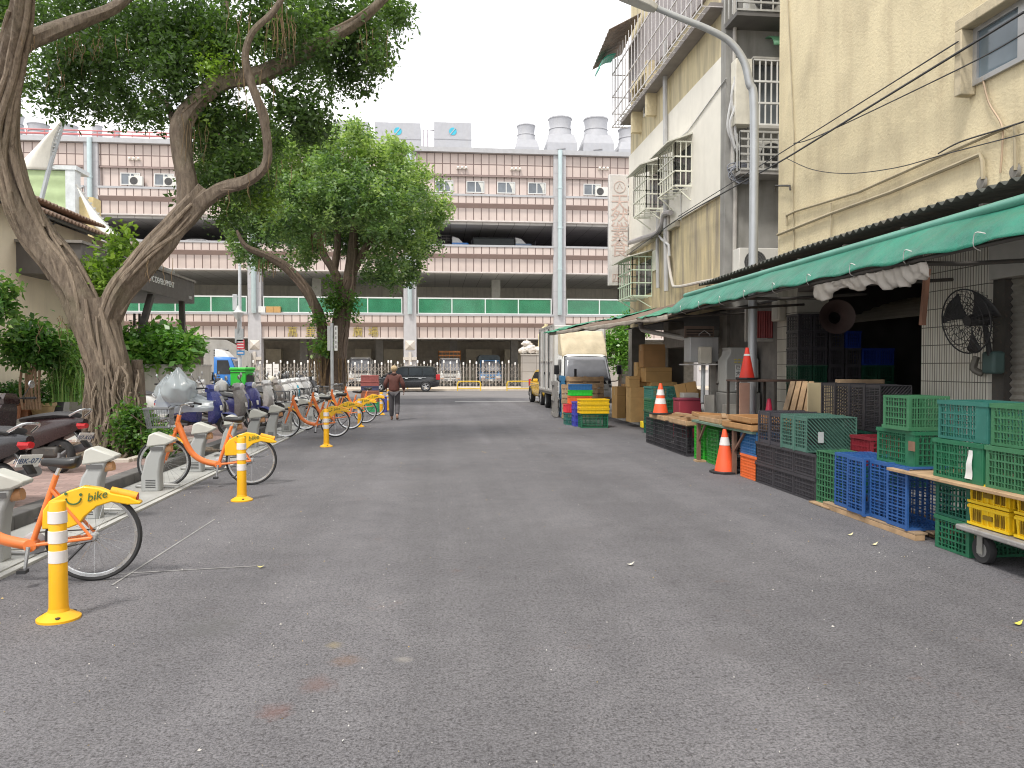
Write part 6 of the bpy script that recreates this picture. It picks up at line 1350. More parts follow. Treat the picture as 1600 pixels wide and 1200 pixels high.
# ================================================================ RENTAL BIKES AND DOCKS
BIKEY = mat('bike_yellow', (.88,.50,.008), .35, var=.05, coat=.3)
INK = mat('dark_green_ink', (.06,.14,.04), .6)
def make_bike(label, loc, rz):
    t = thing('rental_bicycle', label, 'bicycle', loc, rz, 'orange rental bicycles in the docks')
    for x, nm in ((-.50, 'rear_wheel'), (.60, 'front_wheel')):
        r_ = .333; wt = MB().lathe([(r_-.030,-.014),(r_-.012,-.019),(r_,-.008),(r_,.008),(r_-.012,.019),(r_-.030,.014)], (0,0,0), 40, 0, 'y', cap=False).build(nm, RUBBER, t, (x,0,r_))
        b = MB().lathe([(r_-.032,-.011),(r_-.028,-.014),(r_-.050,-.012),(r_-.055,0),(r_-.050,.012),(r_-.028,.014),(r_-.032,.011)], (0,0,0), 40, 0, 'y', cap=False); b.build('rim', CHROME, wt)
        b = MB()
        for k in range(24):
            a = k*math.pi/12; s = .028*(1 if k % 2 else -1); a2 = a+(.32 if (k//2) % 2 else -.32)
            b.tube([(.025*math.cos(a2), s, .025*math.sin(a2)), ((r_-.05)*math.cos(a), 0, (r_-.05)*math.sin(a))], .0016, 4, cap=False)
        b.build('spoke', CHROME, wt); MB().lathe([(.022,-.05),(.03,-.03),(.018,-.02),(.018,.02),(.03,.03),(.022,.05)], (0,0,0), 14, 0, 'y').build('hub', STEEL, wt)
    z = .333
    MB().tube(smooth_path([(.43,0,.86),(.385,0,.74),(.325,0,.58),(.245,0,.44),(.13,0,.35),(.0,0,.305),(-.09,0,.29)], 5), [.036]*4+[.04]*27, 14).build('main_tube', ORANGE, t)
    b = MB().tube([(-.08,0,.29),(-.25,0,.80)], .021, 10)
    for s in (-1, 1): b.tube([(-.08,s*.03,.29),(-.50,s*.065,z)], .014, 8).tube([(-.215,s*.02,.70),(-.50,s*.065,z)], .011, 8)
    b.lathe([(.045,-.045),(.045,.045)], (-.08,0,.29), 14, 0, 'y'); b.tube([(.405,0,.96),(.46,0,.73)], .028, 12); b.build('frame', ORANGE, t)
    b = MB()
    for s in (-1, 1): b.tube(smooth_path([(.45,0,.745),(.47,s*.05,.70),(.52,s*.055,.55),(.60,s*.055,z)], 4), .016, 8)
    b.build('fork', ORANGE, t)
    fp_ = [(.416,.08),(.405,.23),(.347,.306),(.2,.376),(.06,.412),(-.05,.39),(-.135,.345),(-.25,.315),(-.33,.27),(-.33,.25),(-.24,.25),(-.13,.277),(-.03,.245),(.055,.165),(.105,.112),(.2,.08)]
    P = [(-.50+(x*.82 if x > .1 else x), z+zz*.93) for x, zz in fp_]
    fd = MB().prism(P, -.042, .042, 'y').build('rear_fender', BIKEY, t, bevel=.012)
    MB().tube([(-.62,0,.672),(-.80,0,.618)], [.03,.034], 14).build('tail_tube', mat('bike_orange_yellow', (.84,.38,.015), .35), fd); MB().lathe([(.001,-.004),(.03,-.002),(.03,.002)], (-.805,0,.616), 14, 0, 'x').build('reflector', LAMPRED, fd)
    for s in (1, -1):
        o = txt('bike_logo', 'bike', .085, INK, fd, (-.53, s*.046, .64), (R(90), R(-12 if s > 0 else 12), R(180 if s > 0 else 0)), .0015, shear=.35)
        b = MB().tube([(-.375+.050*math.cos(a)*-s*(-1), s*.047, .630+.045*math.sin(a)) for a in [math.pi+math.pi*k/10 for k in range(11)]], .006, 5)
        for dx in (-.05, .05): b.lathe([(.001,-.002),(.011,-.002),(.011,.002),(.001,.002)], (-.375+dx, s*.047, .660+.012*(dx if s > 0 else -dx)*8), 10, 0, 'y')
        b.build('bike_emblem', INK, fd)
    MB().loft([[(.60+rr_*math.cos(a), -w_, z+rr_*math.sin(a)) for rr_, w_ in ((.375,.02),)]+[(.60+.375*math.cos(a), .02, z+.375*math.sin(a)), (.60+.352*math.cos(a), .035, z+.352*math.sin(a)), (.60+.352*math.cos(a), -.035, z+.352*math.sin(a))] for a in [1.75+.15*k for k in range(9)]]).build('front_fender', BIKEY, t)
    b = MB().tube([(-.25,0,.80),(-.28,0,.87)], .015, 8); b.build('seat_post', CHROME, t)
    MB().loft([[(x,-w_,zz),(x,-w_*.9,zz+.035),(x,0,zz+.045),(x,w_*.9,zz+.035),(x,w_,zz),(x,w_*.5,zz-h_),(x,-w_*.5,zz-h_)] for x, w_, zz, h_ in ((-.42,.05,.905,.02),(-.40,.085,.895,.05),(-.34,.09,.885,.055),(-.26,.05,.885,.03),(-.18,.022,.885,.02),(-.14,.012,.88,.01))]).build('saddle', mat('saddle_black', (.02,.02,.02), .45, coat=.2), t, sub=1)
    MB().tube([(.41,0,.94),(.385,0,1.06)], .014, 8).tube(smooth_path([(.20,-.29,1.09),(.29,-.22,1.11),(.37,-.08,1.09),(.39,0,1.065),(.37,.08,1.09),(.29,.22,1.11),(.20,.29,1.09)], 4), .011, 8).build('handlebar', CHROME, t)
    for s in (-1, 1): MB().tube([(.27,s*.235,1.11),(.18,s*.30,1.085)], .016, 8).build('grip', BLACK, t)
    MB().tube(smooth_path([(.36,.1,1.09),(.52,.05,1.08),(.55,.03,.9),(.46,.02,.8)], 5), .004, 4).tube(smooth_path([(.36,-.1,1.09),(.50,-.06,1.06),(.53,-.03,.9),(.47,0,.8)], 5), .004, 4).build('brake_cable', BLACK, t)
    b = MB(); x0, x1, y0, z0, z1 = .50, .82, .15, .80, 1.05
    for zz, k in ((z1, 1.0), (z0+.12, .93), (z0, .86)):
        b.tube([(x0,-y0*k,zz),(x1*1 if k == 1 else x0+(x1-x0)*k,-y0*k,zz),(x1 if k == 1 else x0+(x1-x0)*k,y0*k,zz),(x0,y0*k,zz),(x0,-y0*k,zz)], .010 if k == 1 else .004, 5)
    for k in range(11):
        q = -1+2*k/10
        b.tube([(x1,y0*q,z1),(x0+(x1-x0)*.86,y0*.86*q,z0),(x0,y0*.86*q,z0),(x0,y0*q,z1)], .0032, 4)
        xx = k/10; b.tube([(x0+(x1-x0)*xx,-y0,z1),(x0+(x1-x0)*.86*xx,-y0*.86,z0),(x0+(x1-x0)*.86*xx,y0*.86,z0),(x0+(x1-x0)*xx,y0,z1)], .0032, 4)
    b.build('basket', mat('basket_grey', (.16,.165,.17), .5, .3), t)
    MB().box(.45,.55,-.03,.03,.80,.83).build('basket_mount', CHROME, t)
    for s in (-1, 1):
        cr = MB().tube([(-.08,s*.07,.29),(-.08+s*.02,s*.08,.29-s*.165)], [.016,.012], 6).build('crank', CHROME, t)
        MB().box(-.11+s*.02,-.05+s*.02,s*.12-.035,s*.12+.035,.29-s*.165-.012,.29-s*.165+.012).build('pedal', BLACK, cr)
    MB().lathe([(.075,-.006),(.085,0),(.075,.006)], (-.08,-.05,.29), 20, 0, 'y').build('chainring', STEEL, t)
    b = MB().tube([(-.08,-.05,.37),(-.5,-.055,.375)], .006, 4).tube([(-.08,-.05,.21),(-.5,-.055,.29)], .006, 4); b.build('chain', DKMETAL, t)
    MB().tube([(-.46,.07,.30),(-.30,.10,.13),(-.26,.10,.125)], .010, 6).build('kickstand', BLACK, t)
    MB().box(.44,.52,.05,.11,.60,.68).build('lock_block', mat('lock_orange', (.62,.22,.06), .5), t)
    return t
DX = -3.56
bikes = [(6.0,187,'orange and yellow rental bicycle closest of all, cut off by the picture edge'), (10.68,187,'orange and yellow rental bicycle standing alone before the blue scooters'), (17.75,186,'first orange rental bicycle of the far group, beside the third bollard'), (19.9,186,'second orange rental bicycle of the far group'), (22.1,185,'third orange rental bicycle of the far group, by the fourth bollard'), (25.2,185,'farthest orange rental bicycle, with a green plate seen behind its wheel')]
bk = None
for k, (y, a, lab) in enumerate(bikes):
    x = (-2.54, -2.48, -2.26, -2.16, -1.98, -1.95)[k]; a_ = R(a); hx = x-.50+.0  # local origin sits .5 m ahead of the rear axle
    loc = (x+.5*math.cos(a_), y+.5*math.sin(a_), .0)
    bk0 = make_bike(lab, loc, a_) if bk is None else dup(bk, lab, loc, a_)
    if bk is None: bk = bk0
DOCKG = mat('dock_grey', (.36,.37,.365), .5, var=.05, streak=.35, scol=(.34,.33,.31)); DOCKL = mat('dock_lid', (.50,.50,.455), .45, var=.05)
def make_dock(label, loc):
    t = thing('bike_dock', label, 'bike dock', loc, 0, 'grey docking posts of the bicycle station')
    MB().prism([(-.12,0),(.11,0),(.105,.25),(.13,.42),(.19,.60),(.04,.60),(-.06,.44),(-.12,.2)], -.085, .085, 'y').build('post', DOCKG, t, bevel=.025)
    MB().prism([(-.05,.57),(.19,.595),(.27,.63),(.29,.66),(.05,.755),(-.02,.72)], -.095, .095, 'y').build('head', DOCKL, t, bevel=.018)
    MB().box(-.0,.16,-.098,-.0955,.53,.575).build('lock_recess', mat('dock_dark', (.10,.10,.10), .7), t)
    MB().tube([(.12,0,.53),(.235,0,.55)], .05, 10).build('lock_head', mat('dock_orange', (.50,.26,.12), .5, wear=.4), t)
    MB().box(-.3,.24,-.2,.42,-.001,.006).build('base_plate', mat('dock_plate', (.42,.42,.40), .5, .2, stain=.3), t)
    MB().tube(smooth_path([(.20,.17,.02),(.02,.19,.03),(-.22,.20,.035),(-.30,.26,.035),(-.22,.34,.035),(.02,.36,.03),(.20,.37,.02)], 4), .016, 8).build('wheel_guide', mat('guide_grey', (.40,.40,.39), .4, .3), t)
    b = MB()
    for k in range(5): b.box(-.06,.06,-.0875,-.085,.06+k*.022,.068+k*.022)
    b.build('vent_slot', BLACK, t); return t
dk = None
for i in range(14):
    y = 4.79+1.77*i; names = ['grey docking post just out at the left, nearest to the viewer', 'grey docking post at the left edge above the first bicycle frame', 'grey docking post behind the first bicycle saddle', 'grey docking post in front of the second bicycle, holding its front wheel', 'empty grey docking post right behind the second bicycle front wheel', 'empty grey docking post seen over the second bicycle saddle', 'empty grey docking post in front of the indigo scooter', 'grey docking post at the nose of the first far bicycle', 'grey docking post between the first and second far bicycles']
    lab = names[i] if i < 9 else 'grey docking post in the far group, %s beyond the first far bicycle' % ORD[i-8]
    d0 = make_dock(lab, (DX, y, .022)) if dk is None else dup(dk, lab, (DX, y, .022))
    dk = dk or d0
MB().box(-4.0,-3.32,4.6,29.4,.0,.012).build('dock_rail', mat('dock_plate', (.5,.5,.5)), None, (0,0,.0221)); tag(bpy.data.objects['dock_rail'], 'long flat pale base rail under all the docking posts', 'base rail')
# bollards
BOLY = mat('bollard_yellow', (.86,.44,.008), .45, var=.05, wear=.18, wcol=(.62,.38,.08)); BOLW = mat('bollard_white', (.74,.70,.68), .4, var=.05, wear=.15)
def make_bollard(label, loc):
    t = thing('bollard', label, 'bollard', loc, 0, 'yellow flexible bollards along the bicycle docks')
    MB().lathe([(.0565,.04),(.0545,.2),(.050,.745),(.046,.752),(.001,.752)], (0,0,0), 24, cap=False).build('post', BOLY, t)
    for z0, z1 in ((.612,.69),(.487,.567),(.362,.442)): MB().lathe([(.0515,z0),(.0558,z0+.003),(.0548,z1-.003),(.0495,z1)], (0,0,0), 24, cap=False).build('reflective_band', BOLW, t)
    MB().lathe([(.127,0),(.127,.014),(.10,.03),(.062,.052),(.0575,.075)], (0,0,0), 28, cap=False).build('foot', BOLY, t)
    for a in (0, 2.1, 4.2): MB().lathe([(.016,.018),(.016,.034),(.001,.038)], (.095*math.cos(a-1.2),.095*math.sin(a-1.2),0), 8).build('bolt', DKMETAL, t)
    return t
BL = [(92,967,'yellow bollard closest to the viewer, in front of the first bicycle'), (378,782,'yellow bollard before the second bicycle rear wheel'), (510,698,'yellow bollard in front of the first far bicycle'), (562,667,'yellow bollard in front of the third far bicycle'), (596,648,'yellow bollard in front of the farthest bicycle'), (574,640,'small far yellow bollard mostly hidden behind the bicycles'), (606,641,'yellow bollard just left of the walking person')]
b0 = None
for px, py, lab in BL:
    c = on_z(px, py); loc = (c.x, c.y, 0); b_ = make_bollard(lab, loc) if b0 is None else dup(b0, lab, loc); b0 = b0 or b_
# stack of crates left of the person
for k, (z, m, sz, lab) in enumerate(((0,'far_green',(.62,.42,.36),'green plastic crate behind the farthest bicycle wheel'), (.36,'far_brown',(.62,.42,.40),'brown crate on the green one behind the farthest bicycle'), (.76,'far_navy',(.60,.42,.16),'flat navy crate in the stack behind the farthest bicycle'), (.92,'far_red',(.62,.44,.18),'flat reddish crate in the stack behind the farthest bicycle'), (1.10,'far_red',(.60,.42,.20),'topmost reddish crate with a white paper, behind the farthest bicycle'))):
    cc = dict(far_green=(.02,.34,.12), far_brown=(.30,.115,.07), far_navy=(.06,.065,.13), far_red=(.34,.10,.09))[m]; mm = mat(m, cc, .55, var=.2)
    b = MB(); x, y, h = sz; t_ = .02
    b.box(-x/2,x/2,-y/2,-y/2+t_,0,h-.002).box(-x/2,x/2,y/2-t_,y/2,0,h-.002).box(-x/2,-x/2+t_,-y/2+t_,y/2-t_,0,h-.002).box(x/2-t_,x/2,-y/2+t_,y/2-t_,0,h-.002).box(-x/2+t_,x/2-t_,-y/2+t_,y/2-t_,0,.02)
    b.box(-x/2-.012,x/2+.012,-y/2-.012,-y/2,h-.05,h-.02)
    for q in range(6): b.box(-x/2+.05+q*(x-.1)/5-.008,-x/2+.05+q*(x-.1)/5+.008,-y/2-.008,-y/2,.03,h-.06)
    o = b.build('crate', mm, None, (-2.3, 27.6, z), bevel=.004); tag(o, lab, 'crate', 'crates stacked behind the far bicycles')
o = MB().box(-.12,.12,-.16,.16,0,.52).build('crate', mat('far_blue', (.06,.07,.33), .5, var=.15), None, (-1.82, 27.4, 0), bevel=.02); tag(o, 'small indigo bin beside the crate stack behind the farthest bicycle', 'bin')
MB().box(-.135,.135,-.175,.175,.52,.55).build('bin_rim', mat('far_blue', (.06,.07,.33)), o, bevel=.008)
# ================================================================ CRATES AND STALL GOODS ON THE RIGHT
def plas(k, c, wear=.22): return mat('crate_'+k, c, .42, var=.16, vs=4, wear=wear, wcol=tuple(min(1, x*1.5+.06) for x in c), stain=.45, stcol=tuple(x*.55+.02 for x in c), sts=4)
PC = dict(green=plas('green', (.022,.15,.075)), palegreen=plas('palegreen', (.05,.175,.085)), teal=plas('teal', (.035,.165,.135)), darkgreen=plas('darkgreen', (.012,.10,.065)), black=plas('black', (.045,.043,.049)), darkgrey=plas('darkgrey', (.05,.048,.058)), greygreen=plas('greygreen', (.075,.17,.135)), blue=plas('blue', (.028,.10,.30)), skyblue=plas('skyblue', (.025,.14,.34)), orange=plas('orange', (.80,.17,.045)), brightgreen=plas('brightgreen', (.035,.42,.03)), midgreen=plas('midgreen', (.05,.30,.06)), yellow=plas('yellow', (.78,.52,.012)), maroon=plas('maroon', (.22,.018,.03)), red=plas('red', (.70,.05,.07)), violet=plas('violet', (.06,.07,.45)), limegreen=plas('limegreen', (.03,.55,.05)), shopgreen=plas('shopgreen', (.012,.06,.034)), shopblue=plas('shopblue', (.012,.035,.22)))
_cm = {}
def crate_mesh(L_, W, H, style='grid', nx=7, ny=5, nz=3, panel=False):
    key = (L_, W, H, style, nx, ny, nz, panel)
    if key in _cm: return _cm[key]
    b = MB(); t = .012; x, y = L_/2, W/2
    # rims and corner posts
    for z0, z1, o in ((H-.035, H, .008), (0, .022, 0)):
        b.box(-x-o, x+o, -y-o, -y+t, z0, z1).box(-x-o, x+o, y-t, y+o, z0, z1).box(-x-o, -x+t, -y+t, y-t, z0, z1).box(x-t, x+o, -y+t, y-t, z0, z1)
    for sx in (-1, 1):
        for sy in (-1, 1):
            b.box(min(sx*x, sx*(x-.035)), max(sx*x, sx*(x-.035)), min(sy*(y-.001), sy*(y-t)), max(sy*(y-.001), sy*(y-t)), .022, H-.035)
            b.box(min(sx*(x-.001), sx*(x-t)), max(sx*(x-.001), sx*(x-t)), min(sy*(y-t), sy*(y-.04)), max(sy*(y-t), sy*(y-.04)), .022, H-.035)
    s = .0045
    for sy in (-1, 1):
        yy = sy*(y-t*.5)
        for i in range(1, nx*3):
            wv_ = s*1.5 if i % 3 == 0 else s*.65; xx = -x+L_*i/(nx*3)
            if panel and -x*.0+x*.48 < xx < x*.92: continue
            b.box(xx-wv_, xx+wv_, yy-.005, yy+.005, .022, H-.035)
        for k in range(1, nz*2):
            z = H*k/(nz*2)
            hv = s*1.4 if k % 2 == 0 else s*.6
            b.box(-x+.035, x-.035, yy-.0056, yy+.0056, z-hv, z+hv)
        if panel: b.box(x*.52, x*.94, yy-.007, yy+.007, .022, H-.035)
    for sx in (-1, 1):
        xx = sx*(x-t*.5)
        for i in range(1, ny*2):
            wv_ = s*1.4 if i % 2 == 0 else s*.65; yy = -y+W*i/(ny*2); b.box(xx-.005, xx+.005, yy-wv_, yy+wv_, .022, H-.035)
        for k in range(1, nz*2):
            z = H*k/(nz*2); hv = s*1.4 if k % 2 == 0 else s*.6; b.box(xx-.0056, xx+.0056, -y+.04, y-.04, z-hv, z+hv)
    if style == 'diag':
        n = int((L_+W)/.045)
        for i in range(1, n):
            c = -x-y+(L_+W)*i/n; p = []          # line X - Y = c
            x0 = max(-x+t, c-y+t); x1 = min(x-t, c+y-t)
            if x1-x0 > .02: b.tube([(x0, x0-c, .012), (x1, x1-c, .012)], .0075, 4)
    else:
        nbx, nby = int(nx*1.3), int(ny*1.4)
        for i in range(1, nbx): xx = -x+L_*i/nbx; wv_ = s*1.5 if i % 2 == 0 else s; b.box(xx-wv_, xx+wv_, -y+t, y-t, .004, .014)
        for i in range(1, nby): yy = -y+W*i/nby; wv_ = s*1.5 if i % 2 == 0 else s; b.box(-x+t, x-t, yy-wv_, yy+wv_, .002, .012)
    _cm[key] = b; return b
_cmesh = {}
def crate(label, colour, loc, rot, dims=(.58,.40,.31), group='plastic crates by the shop', style='grid', name='plastic_crate', **k):
    key = (colour, dims, style, tuple(sorted(k.items())))
    if key not in _cmesh: _cmesh[key] = crate_mesh(*dims, style, **k).mesh(name, PC[colour], False)
    o = bpy.data.objects.new(name, _cmesh[key]); COL.objects.link(o); o.location = loc; o.rotation_euler = tuple(R(a) for a in rot)
    return tag(o, label, 'crate', group)
def yx(px, X=4.4): return on_x(px, 700, X).y
FX = 4.42
# A: four black crates standing on their long sides, bottoms to the road
for k, lab in enumerate(('black crate on its side, farthest of the four under the wooden trays', 'black crate on its side, second from the far end under the wooden trays', 'black crate on its side, third from the far end under the wooden trays', 'black crate on its side, beside the brown table leg')):
    crate(lab, 'black', (FX+.02, 15.55-.66*k, .275), (90, 0, 90), (.63,.54,.32))
# under the table
ya, yb2 = yx(1083), yx(1101)
crate('vivid light green crate standing on end under the table', 'brightgreen', (FX+.08, ya, .29), (0, 90, 0), (.57,.46,.30))
crate('darker green crate standing on end under the table, next to the vivid one', 'midgreen', (FX+.10, yb2-.03, .29), (0, 90, 0), (.57,.46,.30))
crate('black crate standing on end under the table, behind the traffic cone', 'black', (FX+.12, yx(1117), .285), (0, 90, 0), (.56,.44,.30))
# E: blue on orange
yE = yx(1165)
crate('orange crate at ground level under a blue one, right of the cone', 'orange', (FX+.22, yE, .004), (0, 0, 90), (.56,.40,.34), nz=4)
crate('blue crate on top of the orange one', 'skyblue', (FX+.22, yE, .346), (0, 0, 90), (.56,.40,.34), nz=4)
# F: black 2 x 3
y0F, y1F = yx(1176), yx(1270); dF = (y0F-y1F)/3
for r_ in range(2):
    for c_ in range(3):
        crate('black crate in the %s row of the low black wall, %s' % (('bottom', 'upper')[r_], ('beside the orange one', 'in the middle', 'beside the pale green one')[c_]), 'black', (FX+.22, y0F-dF*(c_+.5), .003+.285*r_), (0, 0, 90), (round(dF-.015, 3), .40, .28))
# G: four on their sides on top
y0, y1 = yx(1181), yx(1256); d = (y0-y1)/4
for k, (cc, lab) in enumerate((('darkgrey', 'dark grey crate on its side at the far end on top of the black wall'), ('darkgrey', 'second dark grey crate on its side on top of the black wall'), ('greygreen', 'grey green crate on its side between the dark grey ones and the slatted one'), ('greygreen', 'grey green crate with diagonal slats facing the viewer, on top of the black wall'))):
    crate(lab, cc, (FX+.33, y0-d*(k+1), .78), (-90, 0, 0), (.64,.42,round(d-.01, 3)), style='diag')
# H: pale green upright
crate('pale green crate with rounded rim standing on end between black and blue crates', 'palegreen', (FX+.03, (yx(1270)+yx(1299))/2, .325), (0, 90, 0), (.60,.44,.34), nz=3)
simple(MB().box(FX-.05, FX+.5, yx(1300), yx(1268), .005, .024), 'wooden_board', 'thin board under the pale green crate', 'board', WOOD, bevel=.003)
# I: four blue on a pallet
y0, y1 = yx(1303), yx(1424); d = (y0-y1)/4
for k, lab in enumerate(('blue crate standing on end, farthest of four, with a yellow worn top', 'blue crate standing on end, second of four', 'blue crate standing on end, third of four, with a shiny worn top', 'blue crate standing on end, nearest of four, its open side to the viewer')):
    crate(lab, 'blue', (FX+.20+(0, -.05, 0, -.03)[k], y0-d*k, .365), (0, -90, 90), (.58,.42,round(d-.012, 3)), nx=6, nz=2)
pa = thing('flat_pallet', 'low wooden pallet under the four blue crates', 'pallet', (FX-.06, y1-.1, 0))
b = MB()
for k in range(4): b.box(.02+.18*k, .15+.18*k, 0, y0-y1+.3, .052, .07)
b.build('deck_board', WOOD_OLD, pa, smooth=False, bevel=.003)
for k in range(3): MB().box(.02+.25*k, .12+.25*k, .002, y0-y1+.3, .0, .05).build('runner', WOOD, pa, bevel=.003)
# K: dark and green crates beside the trolley
yk = (yx(1456)+yx(1508))/2
crate('dark green crate on the ground beside the trolley wheel', 'green', (FX+.30, yk-.02, .003), (0, 0, 0), (.58,.44,.29), nx=5)
crate('blackish green crate on top of the green one beside the trolley', 'darkgreen', (FX+.30, yk-.02, .297), (0, 0, 0), (.58,.44,.30), nx=5)
# plank over them, carrying the big green crates
simple(MB().box(FX-.10, FX+.75, 4.3, 6.98, .605, .632), 'plank_shelf', 'pale plank lying over the yellow and dark crates', 'plank', WOOD, bevel=.004)
for k, (yy, X_, z, cc, lab, kk) in enumerate(((6.10, FX+.20, .634, 'green', 'green crate on the plank, lower of the near pair, with a torn white label', True), (6.10, FX+.24, .972, 'teal', 'bluish green crate on top of the labelled one on the plank', True), (5.45, FX+.20, .634, 'palegreen', 'green crate on the plank at the right picture edge, lower one', False), (5.45, FX+.24, .972, 'palegreen', 'light green crate on the plank at the right picture edge, upper one', False), (7.08, FX+.26, .655, 'green', 'green crate on top of the blue crates with a broad solid end panel', True))):
    crate(lab, cc, (X_, yy, z), (0, 0, -90), (.62,.42,.335), panel=kk, nx=6)
crate('light green crate turned upside down on the one above the blue crates', 'palegreen', (FX+.22, 7.02, 1.32), (180, 0, 2), (.42,.40,.325), nx=5)
for nm_, lab_, p_, sz_, m_ in (('green crate on top of the blue crates with a broad solid end panel', None, (.30, -.235, .20), (.10, .004, .09), mat('brown_sticker', (.20,.115,.075), .7, var=.3)), ('grey green crate with diagonal slats facing the viewer, on top of the black wall', None, (-.14, .03, -.006), (.07, .13, .004), mat('pale_sticker', (.45,.47,.48), .6, var=.2))):
    for o_ in list(COL.objects):
        if o_.get('label') == nm_: MB().cbox(p_, sz_).build('sticker', m_, o_, smooth=False)
lb = MB(); lb.grid(lambda u, v: (FX-.022+.004*math.sin(v*9), 5.90+.09*u*(1-.5*v), .67+.24*v), 4, 8)
simple(lb, 'paper_label', 'torn white paper label on the green crate on the plank', 'label', WHITE)
# L, M: trolley with yellow crates
tl = thing('flat_trolley', 'flat grey metal trolley on caster wheels at the right edge', 'trolley', (4.34, 4.3, 0))
MB().box(0, .95, 0, 1.72, .24, .285).build('deck', mat('trolley_metal', (.33,.32,.31), .55, .3, var=.2, wear=.5, wcol=(.55,.52,.47), stain=.4, stcol=(.2,.16,.13), sts=5), tl, bevel=.012)
for (x, y) in ((.10,1.5),(.85,1.5),(.10,.2),(.85,.2)):
    cs = MB().box(x-.045, x-.038, y-.03, y+.03, .08, .24).box(x+.038, x+.045, y-.03, y+.03, .08, .24).box(x-.05, x+.05, y-.05, y+.05, .225, .24).build('caster_fork', mat('caster_steel', (.36,.36,.33), .5, .5), tl)
    MB().lathe([(.06,-.028),(.105,-.03),(.112,-.015),(.112,.015),(.105,.03),(.06,.028)], (0,0,0), 22, 0, 'x', cap=False).build('caster_wheel', RUBBER, cs, (x, y, .113))
    MB().lathe([(.001,-.033),(.064,-.026),(.064,.026),(.001,.033)], (0,0,0), 18, 0, 'x', cap=False).build('wheel_disc', mat('caster_disc', (.28,.28,.27), .5, .3), cs, (x, y, .113))
def solid_crate(label, colour, loc, rz, dims, group='plastic crates by the shop', name='stacking_crate', hole=True):
    L_, W, H = dims; x, y = L_/2, W/2
    b = MB(); t = .012; k = .94
    o8 = [(-x*k,-y*k),(x*k,-y*k),(x*k,y*k),(-x*k,y*k)]; O8 = [(-x,-y),(x,-y),(x,y),(-x,y)]
    for i in range(4):
        (a0, a1), (b0, b1) = o8[i], o8[(i+1)%4]; (A0, A1), (B0, B1) = O8[i], O8[(i+1)%4]
        ia = 1-t/x; n_ = [(a0,a1,0),(b0,b1,0),(B0,B1,H),(A0,A1,H),(a0*ia,a1*ia,.002),(b0*ia,b1*ia,.002),(B0*ia,B1*ia,H),(A0*ia,A1*ia,H)]
        b.add(n_, [(0,1,2,3),(7,6,5,4),(3,2,6,7),(0,4,5,1)])
    b.add([(p[0],p[1],.004) for p in o8], [(3,2,1,0)])
    for z in (H-.02, .02): b.box(-x*.99-.008, x*.99+.008, -y*1.0-.006, -y*.96, z-.010, z+.010).box(-x*.99-.008, x*.99+.008, y*.96, y+.006, z-.010, z+.010).box(-x-.006, -x*.95, -y, y, z-.010, z+.010).box(x*.95, x+.006, -y, y, z-.010, z+.010)
    for i in range(7):
        q = -.85+1.7*i/6
        for s in (-1, 1): b.box(x*q-.005, x*q+.005, s*y*.975-.009, s*y*.975+.009, .02, H-.03); b.box(s*x*.975-.009, s*x*.975+.009, y*q-.005, y*q+.005, .02, H-.03)
    o = b.build(name, PC[colour], None, loc, (0, 0, R(rz)), smooth=False); tag(o, label, 'crate', group)
    if hole:
        h = MB()
        for s in (-1, 1):
            h.box(-.055, .055, s*y*.985-.0125, s*y*.985+.0125, H*.42, H*.62).box(s*x*.985-.0125, s*x*.985+.0125, -.05, .05, H*.42, H*.62)
            for i in range(5):
                for q in (-.55, .55): h.box(x*q-.05+i*.022, x*q-.0455+i*.022, s*y*.98-.0115, s*y*.98+.0115, H*.25, H*.8); h.box(s*x*.98-.0115, s*x*.98+.0115, y*q-.05+i*.022, y*q-.0455+i*.022, H*.25, H*.8)
        h.build('hand_slot', mat('slot_dark', (.22,.14,.01) if colour == 'yellow' else (.02,.03,.02), .8), o, smooth=False)
    return o
solid_crate('yellow stacking crate at the bottom on the grey trolley', 'yellow', (4.72, 5.74, .287), 0, (.60,.46,.178))
solid_crate('yellow stacking crate upper of the pair on the grey trolley', 'yellow', (4.72, 5.74, .467), 0, (.60,.46,.178))
solid_crate('yellow stacking crate at the right picture edge, bottom one on the trolley', 'yellow', (4.72, 5.22, .287), 0, (.60,.46,.178))
solid_crate('yellow stacking crate at the right picture edge, top one on the trolley', 'yellow', (4.72, 5.22, .467), 0, (.60,.46,.178))
# N: dark crates, boards and slats behind
XN = 5.45
y0, y1 = yx(1282, XN), yx(1374, XN); d = (y0-y1)/4
for k in range(5):
    crate('dark crate lying under the tall black ones, %s from the tiled pillar' % ORD[k], 'darkgreen', (XN+.28, y0-.32*k-.1, .118), (0, 0, 0), (.58,.31,.33), group='dark crates inside the shop front')
    if k < 4 and k != 2: crate('dark crate in the upper supporting row, %s from the tiled pillar' % ORD[k], 'darkgreen', (XN+.28, y0-.32*k-.1, .452), (0, 0, 0), (.58,.31,.33), group='dark crates inside the shop front')
    elif k == 2: crate('dark crate hidden behind the maroon one in the supporting row', 'darkgreen', (XN+.28, y0-.32*k-.1, .452), (0, 0, 0), (.58,.31,.33), group='dark crates inside the shop front')
for k, lab in enumerate(('tall black crate standing on end beside the cream board', 'tall black crate standing on end, second from the cream board', 'tall black crate standing on end, third from the cream board', 'tall black crate standing on end, last, its slatted bottom to the viewer')):
    crate(lab, 'black', (XN+.21, y0-d*(k+1), 1.08), (0, -90, -90), (.58,.42,round(d-.01, 3)), style='diag', group='dark crates inside the shop front', nx=9)
cm = on_x(1348, 690, 5.0); crate('small maroon crate between the slatted grey green one and the light green ones', 'maroon', (5.12, cm.y-.05, .45), (0, 0, 90), (.42,.36,.34), ny=4)
